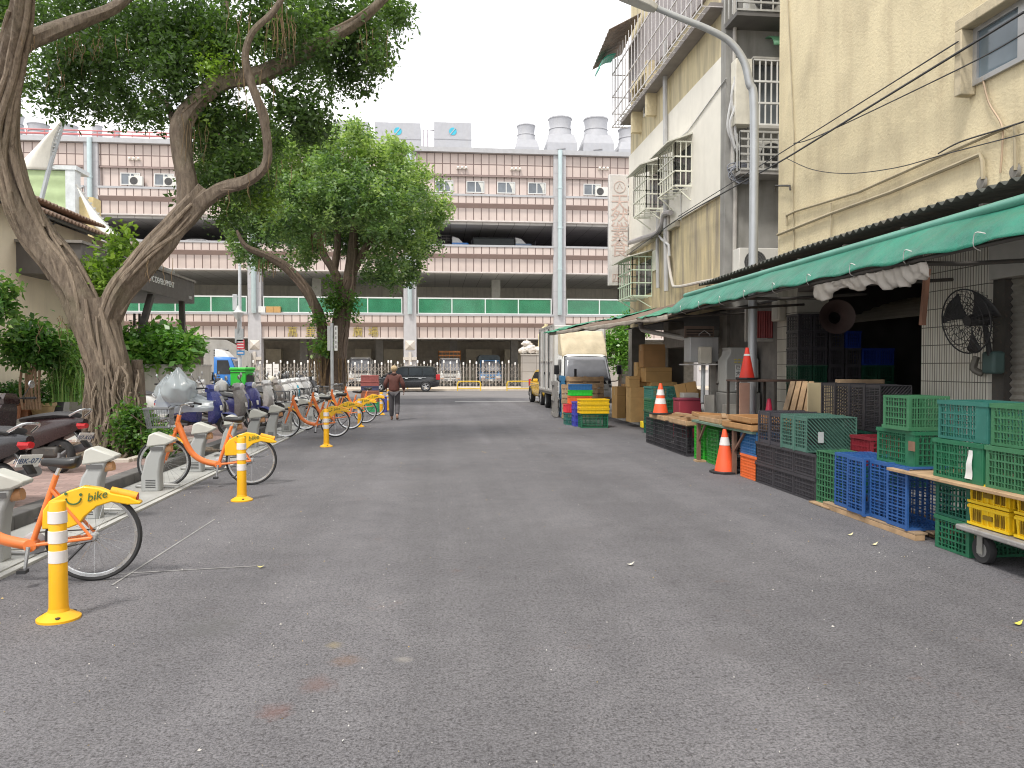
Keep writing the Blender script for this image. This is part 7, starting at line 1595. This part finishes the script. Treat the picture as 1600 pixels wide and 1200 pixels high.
crate('dark crate supporting the small maroon one', 'darkgreen', (5.12, cm.y-.05, .12), (0, 0, 90), (.42,.36,.325))
p0, p1 = on_y(1262, 680, 10.9), on_y(1300, 598, 10.9)
simple(MB().box(p0.x, p1.x+.5, 10.9, 10.93, .45, p1.z), 'cream_panel', 'cream board standing behind the tall black crates', 'board', mat('cream_board', (.60,.50,.31), .7, var=.08), bevel=.004)
simple(MB().box(on_y(1306,600,10.4).x, on_y(1376,600,10.4).x, 10.3, 10.42, 1.36, 1.42), 'timber_batten', 'grey brown timber batten lying on the tall black crates', 'batten', WOOD_OLD, bevel=.004)
for k in range(4):
    a, b_ = on_y(1226+11*k, 650, 11.4-.1*k), on_y(1240+9.5*k, 598, 11.7-.1*k); simple(MB().tube([a, b_], .055, 4), 'leaning_timber', ('narrow dark slat at the left of the leaning slats', 'leaning wooden slat second from the left', 'leaning wooden slat third from the left', 'leaning wooden slat next to the cream board')[k], 'slat', (WOOD_OLD, WOOD, WOOD, WOOD)[k], group='wooden slats leaning by the tiled pillar')
# O: dim stack in the shop doorway
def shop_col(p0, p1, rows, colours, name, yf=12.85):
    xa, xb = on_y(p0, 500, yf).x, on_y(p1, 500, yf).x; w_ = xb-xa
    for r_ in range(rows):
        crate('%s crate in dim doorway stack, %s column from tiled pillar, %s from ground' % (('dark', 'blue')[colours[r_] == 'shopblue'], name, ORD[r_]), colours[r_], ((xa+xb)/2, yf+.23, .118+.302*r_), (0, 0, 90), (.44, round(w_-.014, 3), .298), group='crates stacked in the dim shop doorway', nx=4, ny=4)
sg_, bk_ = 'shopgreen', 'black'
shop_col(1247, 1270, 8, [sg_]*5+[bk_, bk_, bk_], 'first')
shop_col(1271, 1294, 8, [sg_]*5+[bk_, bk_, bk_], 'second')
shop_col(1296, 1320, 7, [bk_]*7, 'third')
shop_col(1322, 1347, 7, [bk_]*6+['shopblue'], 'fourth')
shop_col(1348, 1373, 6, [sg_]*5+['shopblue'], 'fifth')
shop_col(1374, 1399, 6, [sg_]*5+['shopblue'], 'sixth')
# stall table with wooden trays
tb = thing('stall_table', 'brown wooden stall table with braced legs carrying the wooden trays', 'table', (FX, 11.0, 0))
BRN = mat('table_brown', (.17,.095,.065), .7, var=.25, stain=.3, stcol=(.3,.22,.16), sts=5)
MB().box(-.06, .95, -.75, 1.75, .66, .70).build('table_top', mat('table_green_edge', (.13,.20,.15), .7, var=.25), tb, bevel=.005)
for (x, y) in ((.0,-.0),(.0,1.55),(.85,-.0),(.85,1.55)):
    MB().box(x-.03, x+.03, y-.03, y+.03, .0, .66).build('leg', BRN, tb, bevel=.004)
    MB().tube([(x, y-.02, .36), (x, y-.38 if y < 1 else y-.32, .65)], .022, 4).build('brace', BRN, tb)
MB().box(-.04,.04,.03,.10,0,.025).build('foot_block', WOOD, tb); MB().box(-.06,.10,1.46,1.64,0,.03).build('foot_block', WOOD, tb)
def tray(label, loc, rz, sz=(.95,.62,.10), m=WOOD, tilt=0):
    t = thing('wooden_tray', label, 'tray', loc, 0, 'wooden trays on the stall', (R(tilt), 0, R(rz))); x, y, h = sz
    MB().box(-x/2, x/2, -y/2, y/2, 0, .014).build('tray_floor', m, t, bevel=.002)
    for s in (-1, 1):
        MB().box(-x/2, x/2, s*y/2-.011, s*y/2+.011, .014, h).build('tray_side', m, t, bevel=.003); MB().box(s*x/2-.011, s*x/2+.011, -y/2+.011, y/2-.011, .014, h).build('tray_side', m, t, bevel=.003)
    return t
WOOD2 = mat('orange_wood', (.40,.22,.09), .7, var=.2, vs=6, streak=.25, scol=(.2,.11,.06))
tray('wooden tray on the table, underneath at its near end', (FX+.38, 10.75, .70), 92, (1.0,.92,.085), WOOD2)
tray('orange brown wooden tray on top at the near end of the table', (FX+.42, 10.85, .79), 88, (.9,.8,.085), WOOD2)
tray('wooden tray at the far end of the table', (FX+.40, 12.0, .70), 90, (.9,.86,.08), WOOD)
tray('pale wooden tray lying on the black crates, nearer to the table', (FX+.34, 13.6, .555), 90, (1.0,.75,.09), WOOD)
tray('pale wooden tray lying on the black crates, under the cone', (FX+.34, 14.9, .555), 90, (1.0,.75,.09), WOOD)
tray('broken wooden tray leaning at an angle in the middle of the trays', (FX+.38, 12.9, .71), 80, (.8,.6,.07), WOOD2, 4)
for k, (y, a, l) in enumerate(((13.3, 80, .9), (14.2, 95, .8), (12.2, 70, .8))): simple(MB().cbox((FX+.3, y, .70 if k < 2 else .80), (l, .07, .025), (0, 0, R(a))), 'loose_slat', ('loose pale slat on the trays over the black crates, nearer', 'loose pale slat on the trays over the black crates, farther', 'loose pale slat across the trays on the table')[k], 'slat', WOOD, group='loose slats on the trays')
# cones
CONE = mat('cone_orange', (.86,.11,.035), .5, var=.1, wear=.15, wcol=(.5,.12,.08)); CONEW = mat('cone_white', (.70,.68,.66), .5, var=.1, wear=.35, wcol=(.45,.42,.4)); CONER = mat('cone_red', (.80,.05,.03), .5, var=.12)
def cone(label, loc, h, r, m, bands, basem=BLACK):
    t = thing('traffic_cone', label, 'traffic cone', loc)
    MB().lathe([(r,.035),(r*.98,.05),(.035*h/.7,h*.98),(.03*h/.7,h),(.001,h)], (0,0,0), 26, cap=False).build('cone_body', m, t)
    for a, b_ in bands:
        ra, rb = r+(.035*h/.7-r)*(a), r+(.035*h/.7-r)*(b_); MB().lathe([(ra+.001, h*a+.01), (ra+.004, h*a+.012), (rb+.004, h*b_-.002), (rb+.001, h*b_)], (0,0,0), 26, cap=False).build('reflective_band', CONEW, t)
    n = 8; q = r*1.35; MB().prism([(q*math.cos(a)*(1.12 if i % 2 else 1.12), q*math.sin(a)*1.12) for i, a in enumerate([math.pi/8+k*math.pi/4 for k in range(8)])], 0, .035, 'z').build('cone_base', basem, t, bevel=.008)
    return t
c = on_z(1133, 741); cone('faded orange traffic cone standing on the road under the table end', (c.x+.05, c.y+.15, 0), .66, .15, CONE, ((.62,.82),))
c = on_y(1032, 643, 15.0); cone('orange and white banded traffic cone standing among the wooden trays', (c.x, 15.0, .648), .62, .15, CONE, ((.32,.52),(.60,.80)))
c = on_y(1167, 593, 13.0); cone('bright red traffic cone standing on the dark metal rack', (c.x, 13.0, c.z+.0), .56, .13, CONER, ((.72,.80),))
cz = c.z
# dark metal rack below the red cone
rk_ = thing('metal_rack', 'dark rusty metal rack in front of the lamp pole with a cone on top', 'rack', (c.x, 13.0, .115)); H_ = cz-.115
MB().box(-.28, .95, -.25, .25, H_-.035, H_-.001).build('rack_top', mat('rack_rust', (.12,.075,.06), .75, .2, var=.3, stain=.4, stcol=(.22,.15,.11), sts=5), rk_, bevel=.004)
for x in (-.25, .42, .92):
    for y in (-.22, .22): MB().box(x-.02, x+.02, y-.02, y+.02, 0, H_-.035).build('leg', DKMETAL, rk_)
a, b_ = on_y(1155, 660, 12.7), on_y(1171, 598, 12.7); simple(MB().box(a.x, b_.x, 12.68, 12.71, .115, b_.z), 'pink_plank', 'dusty pink plank leaning inside the metal rack', 'plank', mat('pink_board', (.42,.25,.19), .75, var=.15, stain=.3, stcol=(.3,.16,.12), sts=4), bevel=.004)
c = on_y(1200, 640, 12.9); q = thing('traffic_cone', 'crimson traffic cone standing partly hidden behind the grey crates', 'traffic cone', (c.x+.04, 12.95, .115))
MB().lathe([(.17,.03),(.165,.05),(.03,.92),(.001,.93)], (0,0,0), 22, cap=False).build('cone_body', mat('crimson_plastic', (.55,.03,.08), .45, var=.1), q); MB().box(-.2,.2,-.2,.2,0,.03).build('cone_base', mat('crimson_plastic', (.5,.03,.08)), q, bevel=.008)
# green crate stack behind the trays
for k in range(4):
    c = on_y(1036, 650, 16.4); crate('%s crate, %s from the ground in the stack behind the banded cone' % (('dark green', 'dark green', 'green', 'bluish green')[k], ORD[k]), ('darkgreen', 'darkgreen', 'green', 'teal')[k], (c.x, 16.6, .118+.262*k), (0, 0, 90), (.62,.58,.26), group='green crates behind the banded cone')
# maroon box and bits
c0, c1 = on_y(1061, 640, 15.4), on_y(1096, 626, 15.4); mb_ = MB().box(c0.x, c1.x, 15.4, 15.8, .116, c1.z).build('foam_box', mat('maroon_box', (.28,.03,.05), .6, var=.12), None, bevel=.015); tag(mb_, 'maroon box standing behind the wooden trays', 'box')
MB().box(c0.x-.01, c1.x+.01, 15.39, 15.81, c1.z, c1.z+.05).build('box_lid', mat('maroon_lid', (.20,.03,.06), .6), mb_, bevel=.01)
c0, c1 = on_y(1068, 633, 15.9), on_y(1092, 614, 15.9); simple(MB().box(c0.x, c1.x, 15.9, 16.3, .116, c1.z), 'foam_box', 'dirty white foam box behind the maroon one', 'box', mat('dirty_foam', (.50,.47,.42), .8, var=.1, stain=.4), bevel=.015)
# cartons
def cb_(label, p0, p1, top, bot, y, dy=.45, rz=0, z0=None):
    a, b_ = on_y(p0, bot, y), on_y(p1, top, y); zb = a.z if z0 is None else z0
    return carton('cardboard_box', label, 'cardboard box', ((a.x+b_.x)/2, y+dy/2, zb), (b_.x-a.x, dy, b_.z-zb), R(rz), 'cardboard boxes in the dark lean-to', mat('cardboard_light' if 'pale' in label else 'cardboard_dark' if 'brown' in label else 'cardboard', (.56,.36,.15) if 'pale' in label else (.40,.22,.09) if 'brown' in label else (.5,.3,.115), .8))
z = .118
b1 = cb_('big pale cardboard box on the ground behind the truck corner', 985, 1016, 605, 642, 20.0, .5, 0, z)
zt = on_y(1000, 605, 20).z
cb_('small cardboard box on the big pale one', 983, 1000, 588, 605, 20.0, .4, 0, zt+.004)
b2_ = cb_('cardboard box standing right of the big pale one', 1017, 1058, 597, 640, 19.6, .5, 0, z)
zt2 = on_y(1030, 597, 19.6).z
cb_('cardboard box with red print lying on the right hand stack', 1009, 1050, 574, 597, 19.6, .5, 0, zt2+.004)
zt3 = on_y(1030, 574, 19.6).z
cb_('tall brown cardboard box on top of the stack', 1005, 1040, 538, 574, 19.62, .45, 0, zt3+.004)
cb_('narrow pale cardboard box standing behind the stack', 996, 1010, 566, 604, 20.2, .4, 0, zt+.008)
cb_('wide cardboard sheet box beside the truck cab', 962, 976, 604, 650, 21.6, .4, 10, z)
cb_('brown cardboard box behind the wide one beside the truck cab', 977, 986, 600, 648, 21.9, .5, 0, z)
for k, (p, w_, h_, tl_, lab) in enumerate(((1070, .50, .85, 12, 'flattened cardboard piece leaning left below the meter cabinet'), (1084, .48, .95, -10, 'flattened cardboard piece with a centre crease leaning below the meter cabinet'))):
    c = on_y(p, 620, 16.2-.1*k); o = MB().box(-w_/2, w_/2, -.01, .01, 0, h_).build('flat_carton', CARD, None, (c.x, 16.2-.12*k, .32), (R(-8), R(tl_), 0), bevel=.003); tag(o, lab, 'cardboard', 'flattened cartons below the meter cabinet')
    MB().box(-.006, .006, -.0115, -.010, .02, h_-.02).build('crease', mat('crease_dark', (.22,.13,.05), .8), o, smooth=False)
yb_s = on_z(1005, 668); simple(MB().box(-.12, .12, -.1, .1, 0, .16), 'yellow_block', 'small yellow block on the kerb below the cardboard boxes', 'block', mat('yellow_block', (.75,.55,.02), .5), (on_y(1003, 655, 18.2).x+.1, 18.2, .122), bevel=.015)

# ---------------------------------------------------------------- pallets and coloured crates in front of the truck
PALW = mat('pallet_wood', (.44,.31,.19), .8, var=.25, vs=5, bump=.3, stain=.35, stcol=(.25,.18,.12), sts=3)
def pallet(label, loc, rot, W=1.15, H=1.15, m=PALW, m2=WOOD):
    t = thing('wooden_pallet', label, 'pallet', loc, 0, 'pallets leaning before the truck', rot)
    for k in range(7): MB().box(-W/2, W/2, -.07, -.05, H*k/7+.01, H*(k+1)/7-.025).build('slat', m if k % 3 else m2, t, bevel=.003)
    for x in (-W/2+.05, 0, W/2-.05): MB().box(x-.045, x+.045, -.05, .05, .005, H-.01).build('runner', m2, t, bevel=.003)
    for k in (0, 3, 6): MB().box(-W/2, W/2, .05, .07, H*k/7+.02, H*(k+1)/7-.03).build('back_slat', m, t, bevel=.003)
    return t
c = on_y(908, 640, 23.2); pallet('weathered wooden pallet standing upright behind the coloured crates', (c.x-.02, 23.3, .01), (R(-5), 0, R(2)), 1.12, 1.06)
c = on_y(916, 640, 23.6); pallet('taller wooden pallet leaning on the truck front', (c.x, 23.75, .01), (R(-6), 0, R(-3)), 1.18, 1.30)
BLUEW = mat('blue_painted_wood', (.035,.17,.33), .6, var=.2, wear=.25, wcol=(.2,.2,.2)); GREYW = mat('grey_wood', (.25,.24,.23), .8, var=.25, stain=.3)
c = on_z(884, 653); pallet('blue painted pallet seen edge on at the truck corner', (c.x-.02, c.y+.62, .005), (0, 0, R(84)), 1.15, 1.32, BLUEW, BLUEW)
pallet('grey wooden pallet seen edge on left of the blue one', (c.x-.24, c.y+.72, .005), (0, 0, R(86)), 1.1, 1.15, GREYW, GREYW)
gC = 'coloured crates in front of the truck'
c0, c1 = on_y(908.5, 668, 19.7), on_y(950.5, 668, 19.7); xm = (c0.x+c1.x)/2; wL = c1.x-c0.x
crate('green crate at the bottom of the yellow stack before the truck', 'green', (xm, 19.95, .004), (0, 0, 0), (round(wL,3),.46,.36), group=gC, nz=4)
for k in range(3): solid_crate('yellow crate %s in the nested stack before the truck' % ('lowest', 'in the middle', 'on top')[k], 'yellow', (xm, 19.93, .37+.125*k), 0, (wL+.05,.48,.13), gC, hole=False)
c0 = on_y(902.5, 660, 20.25)
for k in range(4): crate('violet blue crate %s from the ground, wedged beside the yellow stack' % ORD[k], 'violet', (c0.x+.02, 20.45, .004+.165*k), (0, 0, 90), (.40,.22,.16), group=gC, nz=2)
c0 = on_y(892, 660, 20.7)
for k in range(2): crate('dark green crate %s from the ground at the left of the coloured crates' % ORD[k], 'teal', (c0.x+.08, 21.0, .004+.165*k), (0, 0, 0), (.40,.42,.16), group=gC, nz=2)
solid_crate('red crate on the dark green ones before the truck', 'red', (c0.x+.08, 21.0, .336), 0, (.42,.42,.23), gC, hole=False)
solid_crate('orange crate on the red one before the truck', 'orange', (c0.x+.30, 21.0, .57), 0, (.62,.42,.22), gC, hole=False)
solid_crate('lime green tray below the blue one at the top of the coloured stack', 'limegreen', (c0.x+.31, 21.0, .80), 0, (.62,.44,.15), gC, hole=False)
solid_crate('blue tray at the very top of the coloured stack before the pallets', 'skyblue', (c0.x+.31, 21.0, .955), 0, (.60,.42,.16), gC, hole=False)

# ================================================================ PERSON walking away
pr = on_z(616, 657); PX, PY = pr.x, pr.y
person = thing('person', 'person in a brown jacket and grey trousers walking away up the street', 'person', (PX, PY, 0))
def skin_obj(name, chain, m, parent, sub=2):
    """chain: {key: (pos, radius, parent key)} grown into one continuous surface"""
    keys = list(chain); me = bpy.data.meshes.new(name)
    me.from_pydata([chain[k][0] for k in keys], [(keys.index(chain[k][2]), i) for i, k in enumerate(keys) if chain[k][2]], [])
    o = bpy.data.objects.new(name, me); COL.objects.link(o); o.modifiers.new('skin', 'SKIN'); me.skin_vertices.new() if not me.skin_vertices else None
    for i, k in enumerate(keys):
        r_ = chain[k][1]; r_ = r_ if isinstance(r_, tuple) else (r_, r_); me.skin_vertices[0].data[i].radius = r_; me.skin_vertices[0].data[i].use_root = (i == 0)
    s = o.modifiers.new('sub', 'SUBSURF'); s.levels = sub; s.render_levels = sub
    dg = bpy.context.evaluated_depsgraph_get(); dg.update(); m2 = bpy.data.meshes.new_from_object(o.evaluated_get(dg)); bpy.data.objects.remove(o)
    m2.materials.clear(); m2.materials.append(m); m2.shade_smooth(); q = bpy.data.objects.new(name, m2); COL.objects.link(q); q.parent = parent; return q
SKINM = mat('skin', (.42,.24,.165), .55, var=.06); JACK = mat('brown_jacket', (.115,.042,.034), .75, var=.18, vs=9, bump=.5, bs=16, bd=.03); TROU = mat('grey_trousers', (.085,.08,.088), .75, var=.2, vs=8, bump=.4, bs=14, bd=.03); SHOE = mat('brown_shoe', (.15,.09,.06), .6, var=.2); HAIR = mat('light_hair', (.50,.38,.22), .6, var=.35, vs=26, bump=.5, bs=60)
hip = {-1: (-.085,0,.84), 1: (.085,0,.84)}
J = {'pelvis': ((0,0,.90), (.13,.10), None), 'spine': ((0,-.01,1.06), (.13,.10), 'pelvis'), 'chest': ((0,.0,1.24), (.15,.105), 'spine'), 'neck0': ((0,.01,1.36), (.07,.07), 'chest'), 'neck': ((0,.03,1.42), .05, 'neck0'), 'skull': ((0,.045,1.50), (.068,.078), 'neck'), 'crown': ((0,.04,1.58), (.060,.066), 'skull')}
leg = {-1: ((-.085,.03,.46), (-.08,.13,.085), (-.085,.29,.035)), 1: ((.09,.07,.47), (.095,-.17,.15), (.10,-.10,.035))}
arm = {-1: ((-.265,-.05,1.08), (-.235,.13,.93)), 1: ((.27,-.05,1.07), (.285,.10,.885))}
for s, n in ((-1,'l'),(1,'r')):
    J['hip'+n] = (hip[s], .085, 'pelvis'); J['knee'+n] = (leg[s][0], .055, 'hip'+n); J['ankle'+n] = (leg[s][1], .036, 'knee'+n); J['toe'+n] = (leg[s][2], (.035,.022), 'ankle'+n)
    J['sh'+n] = ((s*.165,0,1.31), .06, 'chest'); J['el'+n] = (arm[s][0], .040, 'sh'+n); J['wr'+n] = (arm[s][1], .026, 'el'+n)
    wx, wy, wz = arm[s][1]; J['palm'+n] = ((wx, wy+.045, wz-.05), (.034,.016), 'wr'+n)
body = skin_obj('body', J, SKINM, person)
for s, n in ((-1,'l'),(1,'r')):                  # separate fingers rooted in the palm, curled
    wx, wy, wz = arm[s][1]; p = Vector((wx, wy+.05, wz-.055)); F_ = {}
    for k, ln in enumerate((.062,.072,.068,.052)):
        o_ = p+Vector((s*.0, .012-.0*k, -.01))+Vector((0, (1.5-k)*.017, -.004)); q = o_+Vector((-s*.004, .012, -ln*.55)); r_ = q+Vector((-s*.022, .012, -ln*.42)); 
        c_ = {'a': (tuple(o_), .010, None), 'b': (tuple(q), .009, 'a'), 'c': (tuple(r_), .007, 'b')}; f_ = skin_obj('finger', c_, SKINM, body, 1)
    c_ = {'a': (tuple(p+Vector((0,.03,.02))), .011, None), 'b': (tuple(p+Vector((-s*.012,.055,-.005))), .010, 'a'), 'c': (tuple(p+Vector((-s*.016,.066,-.03))), .008, 'b')}; skin_obj('thumb', c_, SKINM, body, 1)
b = MB()                                          # face
b.lathe([(.001,.024),(.012,.012),(.014,0)], (0,.045+.082,1.505), 8, 0, 'z'); o = b.build('nose', SKINM, body)
for s in (-1, 1):
    MB().lathe([(.001,-.012),(.010,-.005),(.011,.0),(.010,.005),(.001,.012)], (s*.028,.045+.070,1.532), 8).build('eye', mat('eye_dark', (.03,.02,.02), .2), body)
    MB().lathe([(.001,-.028),(.012,-.018),(.014,0),(.012,.018),(.001,.028)], (s*.075,.045,1.51), 8).build('ear', SKINM, body)
MB().box(-.022,.022,.118,.126,1.462,1.468).build('mouth', mat('lip', (.30,.10,.09), .5), body)
def hairf(u, v):
    a = u*2*math.pi; e = -.75+2.3*v; cut = .0; k = 1+.10*noise.noise((math.cos(a)*5, math.sin(a)*5, v*6))+.05*noise.noise((math.cos(a)*14, math.sin(a)*14, v*18))
    if e < -.1 and math.sin(a) > .35: e = -.1+.6*(v)          # open at the face
    e = min(e, math.pi/2); return (.098*k*math.cos(e)*math.cos(a), .032+.108*k*math.cos(e)*math.sin(a), 1.545+.092*k*math.sin(e))
MB().grid(hairf, 40, 18).build('hair', HAIR, person)
Jk = {'a': ((0,0,.84), (.185,.135), None), 'b': ((0,-.01,.98), (.18,.13), 'a'), 'c': ((0,-.01,1.14), (.175,.125), 'b'), 'd': ((0,-.005,1.27), (.165,.115), 'c'), 'e': ((0,.0,1.34), (.10,.085), 'd')}
for s, n in ((-1,'l'),(1,'r')):
    Jk['s'+n] = ((s*.165,0,1.30), .085, 'd'); Jk['e'+n] = (arm[s][0], .068, 's'+n); Jk['w'+n] = (tuple(Vector(arm[s][1])+Vector((0,-.02,.03))), .048, 'e'+n)
skin_obj('jacket', Jk, JACK, person)
MB().lathe([(.085,1.335),(.098,1.36),(.092,1.395),(.078,1.405)], (0,.012,0), 20, cap=False).build('collar', mat('dark_collar', (.045,.018,.018), .8), person, solid=.014)
Jt = {'p': ((0,0,.88), (.145,.115), None)}
for s, n in ((-1,'l'),(1,'r')):
    Jt['h'+n] = ((s*.088,0,.80), .10, 'p'); k_ = Vector(leg[s][0]); a_ = Vector(leg[s][1]); Jt['k'+n] = (tuple(k_), .082, 'h'+n); Jt['m'+n] = (tuple(k_.lerp(a_, .5)), .075, 'k'+n); Jt['c'+n] = (tuple(k_.lerp(a_, .92)), .064, 'm'+n)
skin_obj('trousers', Jt, TROU, person)
for s in (-1, 1):
    a_ = Vector(leg[s][1]); t_ = Vector(leg[s][2]); d_ = t_-a_
    S_ = {'h': (tuple(a_+Vector((0,-.035,-.045))), (.036,.034), None), 'm': (tuple(a_.lerp(t_, .55)+Vector((0,0,-.01))), (.044,.036), 'h'), 't': (tuple(t_+Vector((0,.01,.0))), (.040,.026), 'm')}; skin_obj('shoe', S_, SHOE, person)

# ================================================================ POSTS AND LAMPS on the left pavement
c = on_z(520, 640, .15); lp = thing('street_name_post', 'grey post with narrow vertical street name plates before the round tree', 'sign post', (on_y(519, 600, 31.0).x, 31.0, .15)); zt = on_y(519, 505, 31.0).z
MB().tube([(0,0,0),(0,0,zt-.15)], .06, 10).build('pole', STEEL, lp)
for px, s in ((514, -1), (525, 1)):
    a, b_ = on_y(px-2.4, 548, 31), on_y(px+2.4, 509, 31); p = MB().box(a.x-lp.location.x, b_.x-lp.location.x, -.03, .03, a.z-.15, b_.z-.15).build('name_plate', mat('plate_grey', (.40,.41,.40), .5, var=.06) if s < 0 else mat('plate_pale', (.56,.57,.55), .5), lp, bevel=.008)
    if s > 0:
        b = MB()
        for q in range(5): b.box(b_.x-lp.location.x-.09, b_.x-lp.location.x-.04, -.034, -.031, a.z-.05+q*.18, a.z+.06+q*.18)
        b.build('plate_mark', mat('plate_mark', (.2,.2,.2), .6), p)
Yl = 40.5
l2 = thing('white_lamp_post', 'slender white lamp post with lantern and red notice beside the grey pillar', 'lamp post', (on_y(375, 600, Yl).x, Yl, .0)); X0 = l2.location.x
def o_(px, py): p = on_y(px, py, Yl); return (p.x-X0, 0, p.z)
MB().tube([(0,0,0), o_(374.5, 396)], [.11,.07], 10).build('pole', mat('post_white', (.58,.60,.62), .5, var=.05), l2)
b = MB(); z0, z1 = o_(371,500)[2], o_(371,478)[2]; b.lathe([(.10,z0),(.28,z0+(z1-z0)*.45),(.30,z0+(z1-z0)*.5),(.12,z1*.7+z0*.3),(.03,z1)], (0,-.25,0), 8); b.build('lantern', mat('lantern_glass', (.6,.6,.58), .4), l2)
MB().tube([o_(371,545), (0,-.25,z0)], .05, 6).box(-.2,.2,-.16,.0,o_(0,535)[2],o_(0,512)[2]).build('lantern_stem', STEEL, l2)
a, b_ = o_(371,546), o_(383,531); p = MB().box(a[0], b_[0], -.16, -.12, a[2], b_[2]).build('red_notice', mat('notice_red', (.55,.05,.07), .5), l2)
b = MB()
for q in range(3): b.box(a[0]+.04, b_[0]-.04, -.166, -.161, a[2]+.07+q*.14, a[2]+.13+q*.14)
b.build('notice_lettering', mat('notice_white', (.65,.55,.55), .6), p)
a, b_ = o_(371,555), o_(383,548); p = MB().box(a[0], b_[0], -.16, -.12, a[2], b_[2]).build('blue_notice', mat('notice_blue', (.06,.22,.45), .5), l2)
MB().box(a[0]+.05, b_[0]-.05, -.166, -.161, a[2]+.08, a[2]+.15).build('notice_lettering', mat('notice_white', (.65,.55,.55)), p)
a, b_ = o_(364,485), o_(371,460); MB().box(a[0], b_[0], -.1, .06, a[2], b_[2]).build('post_box', mat('post_white2', (.5,.52,.53), .5), l2, bevel=.02)
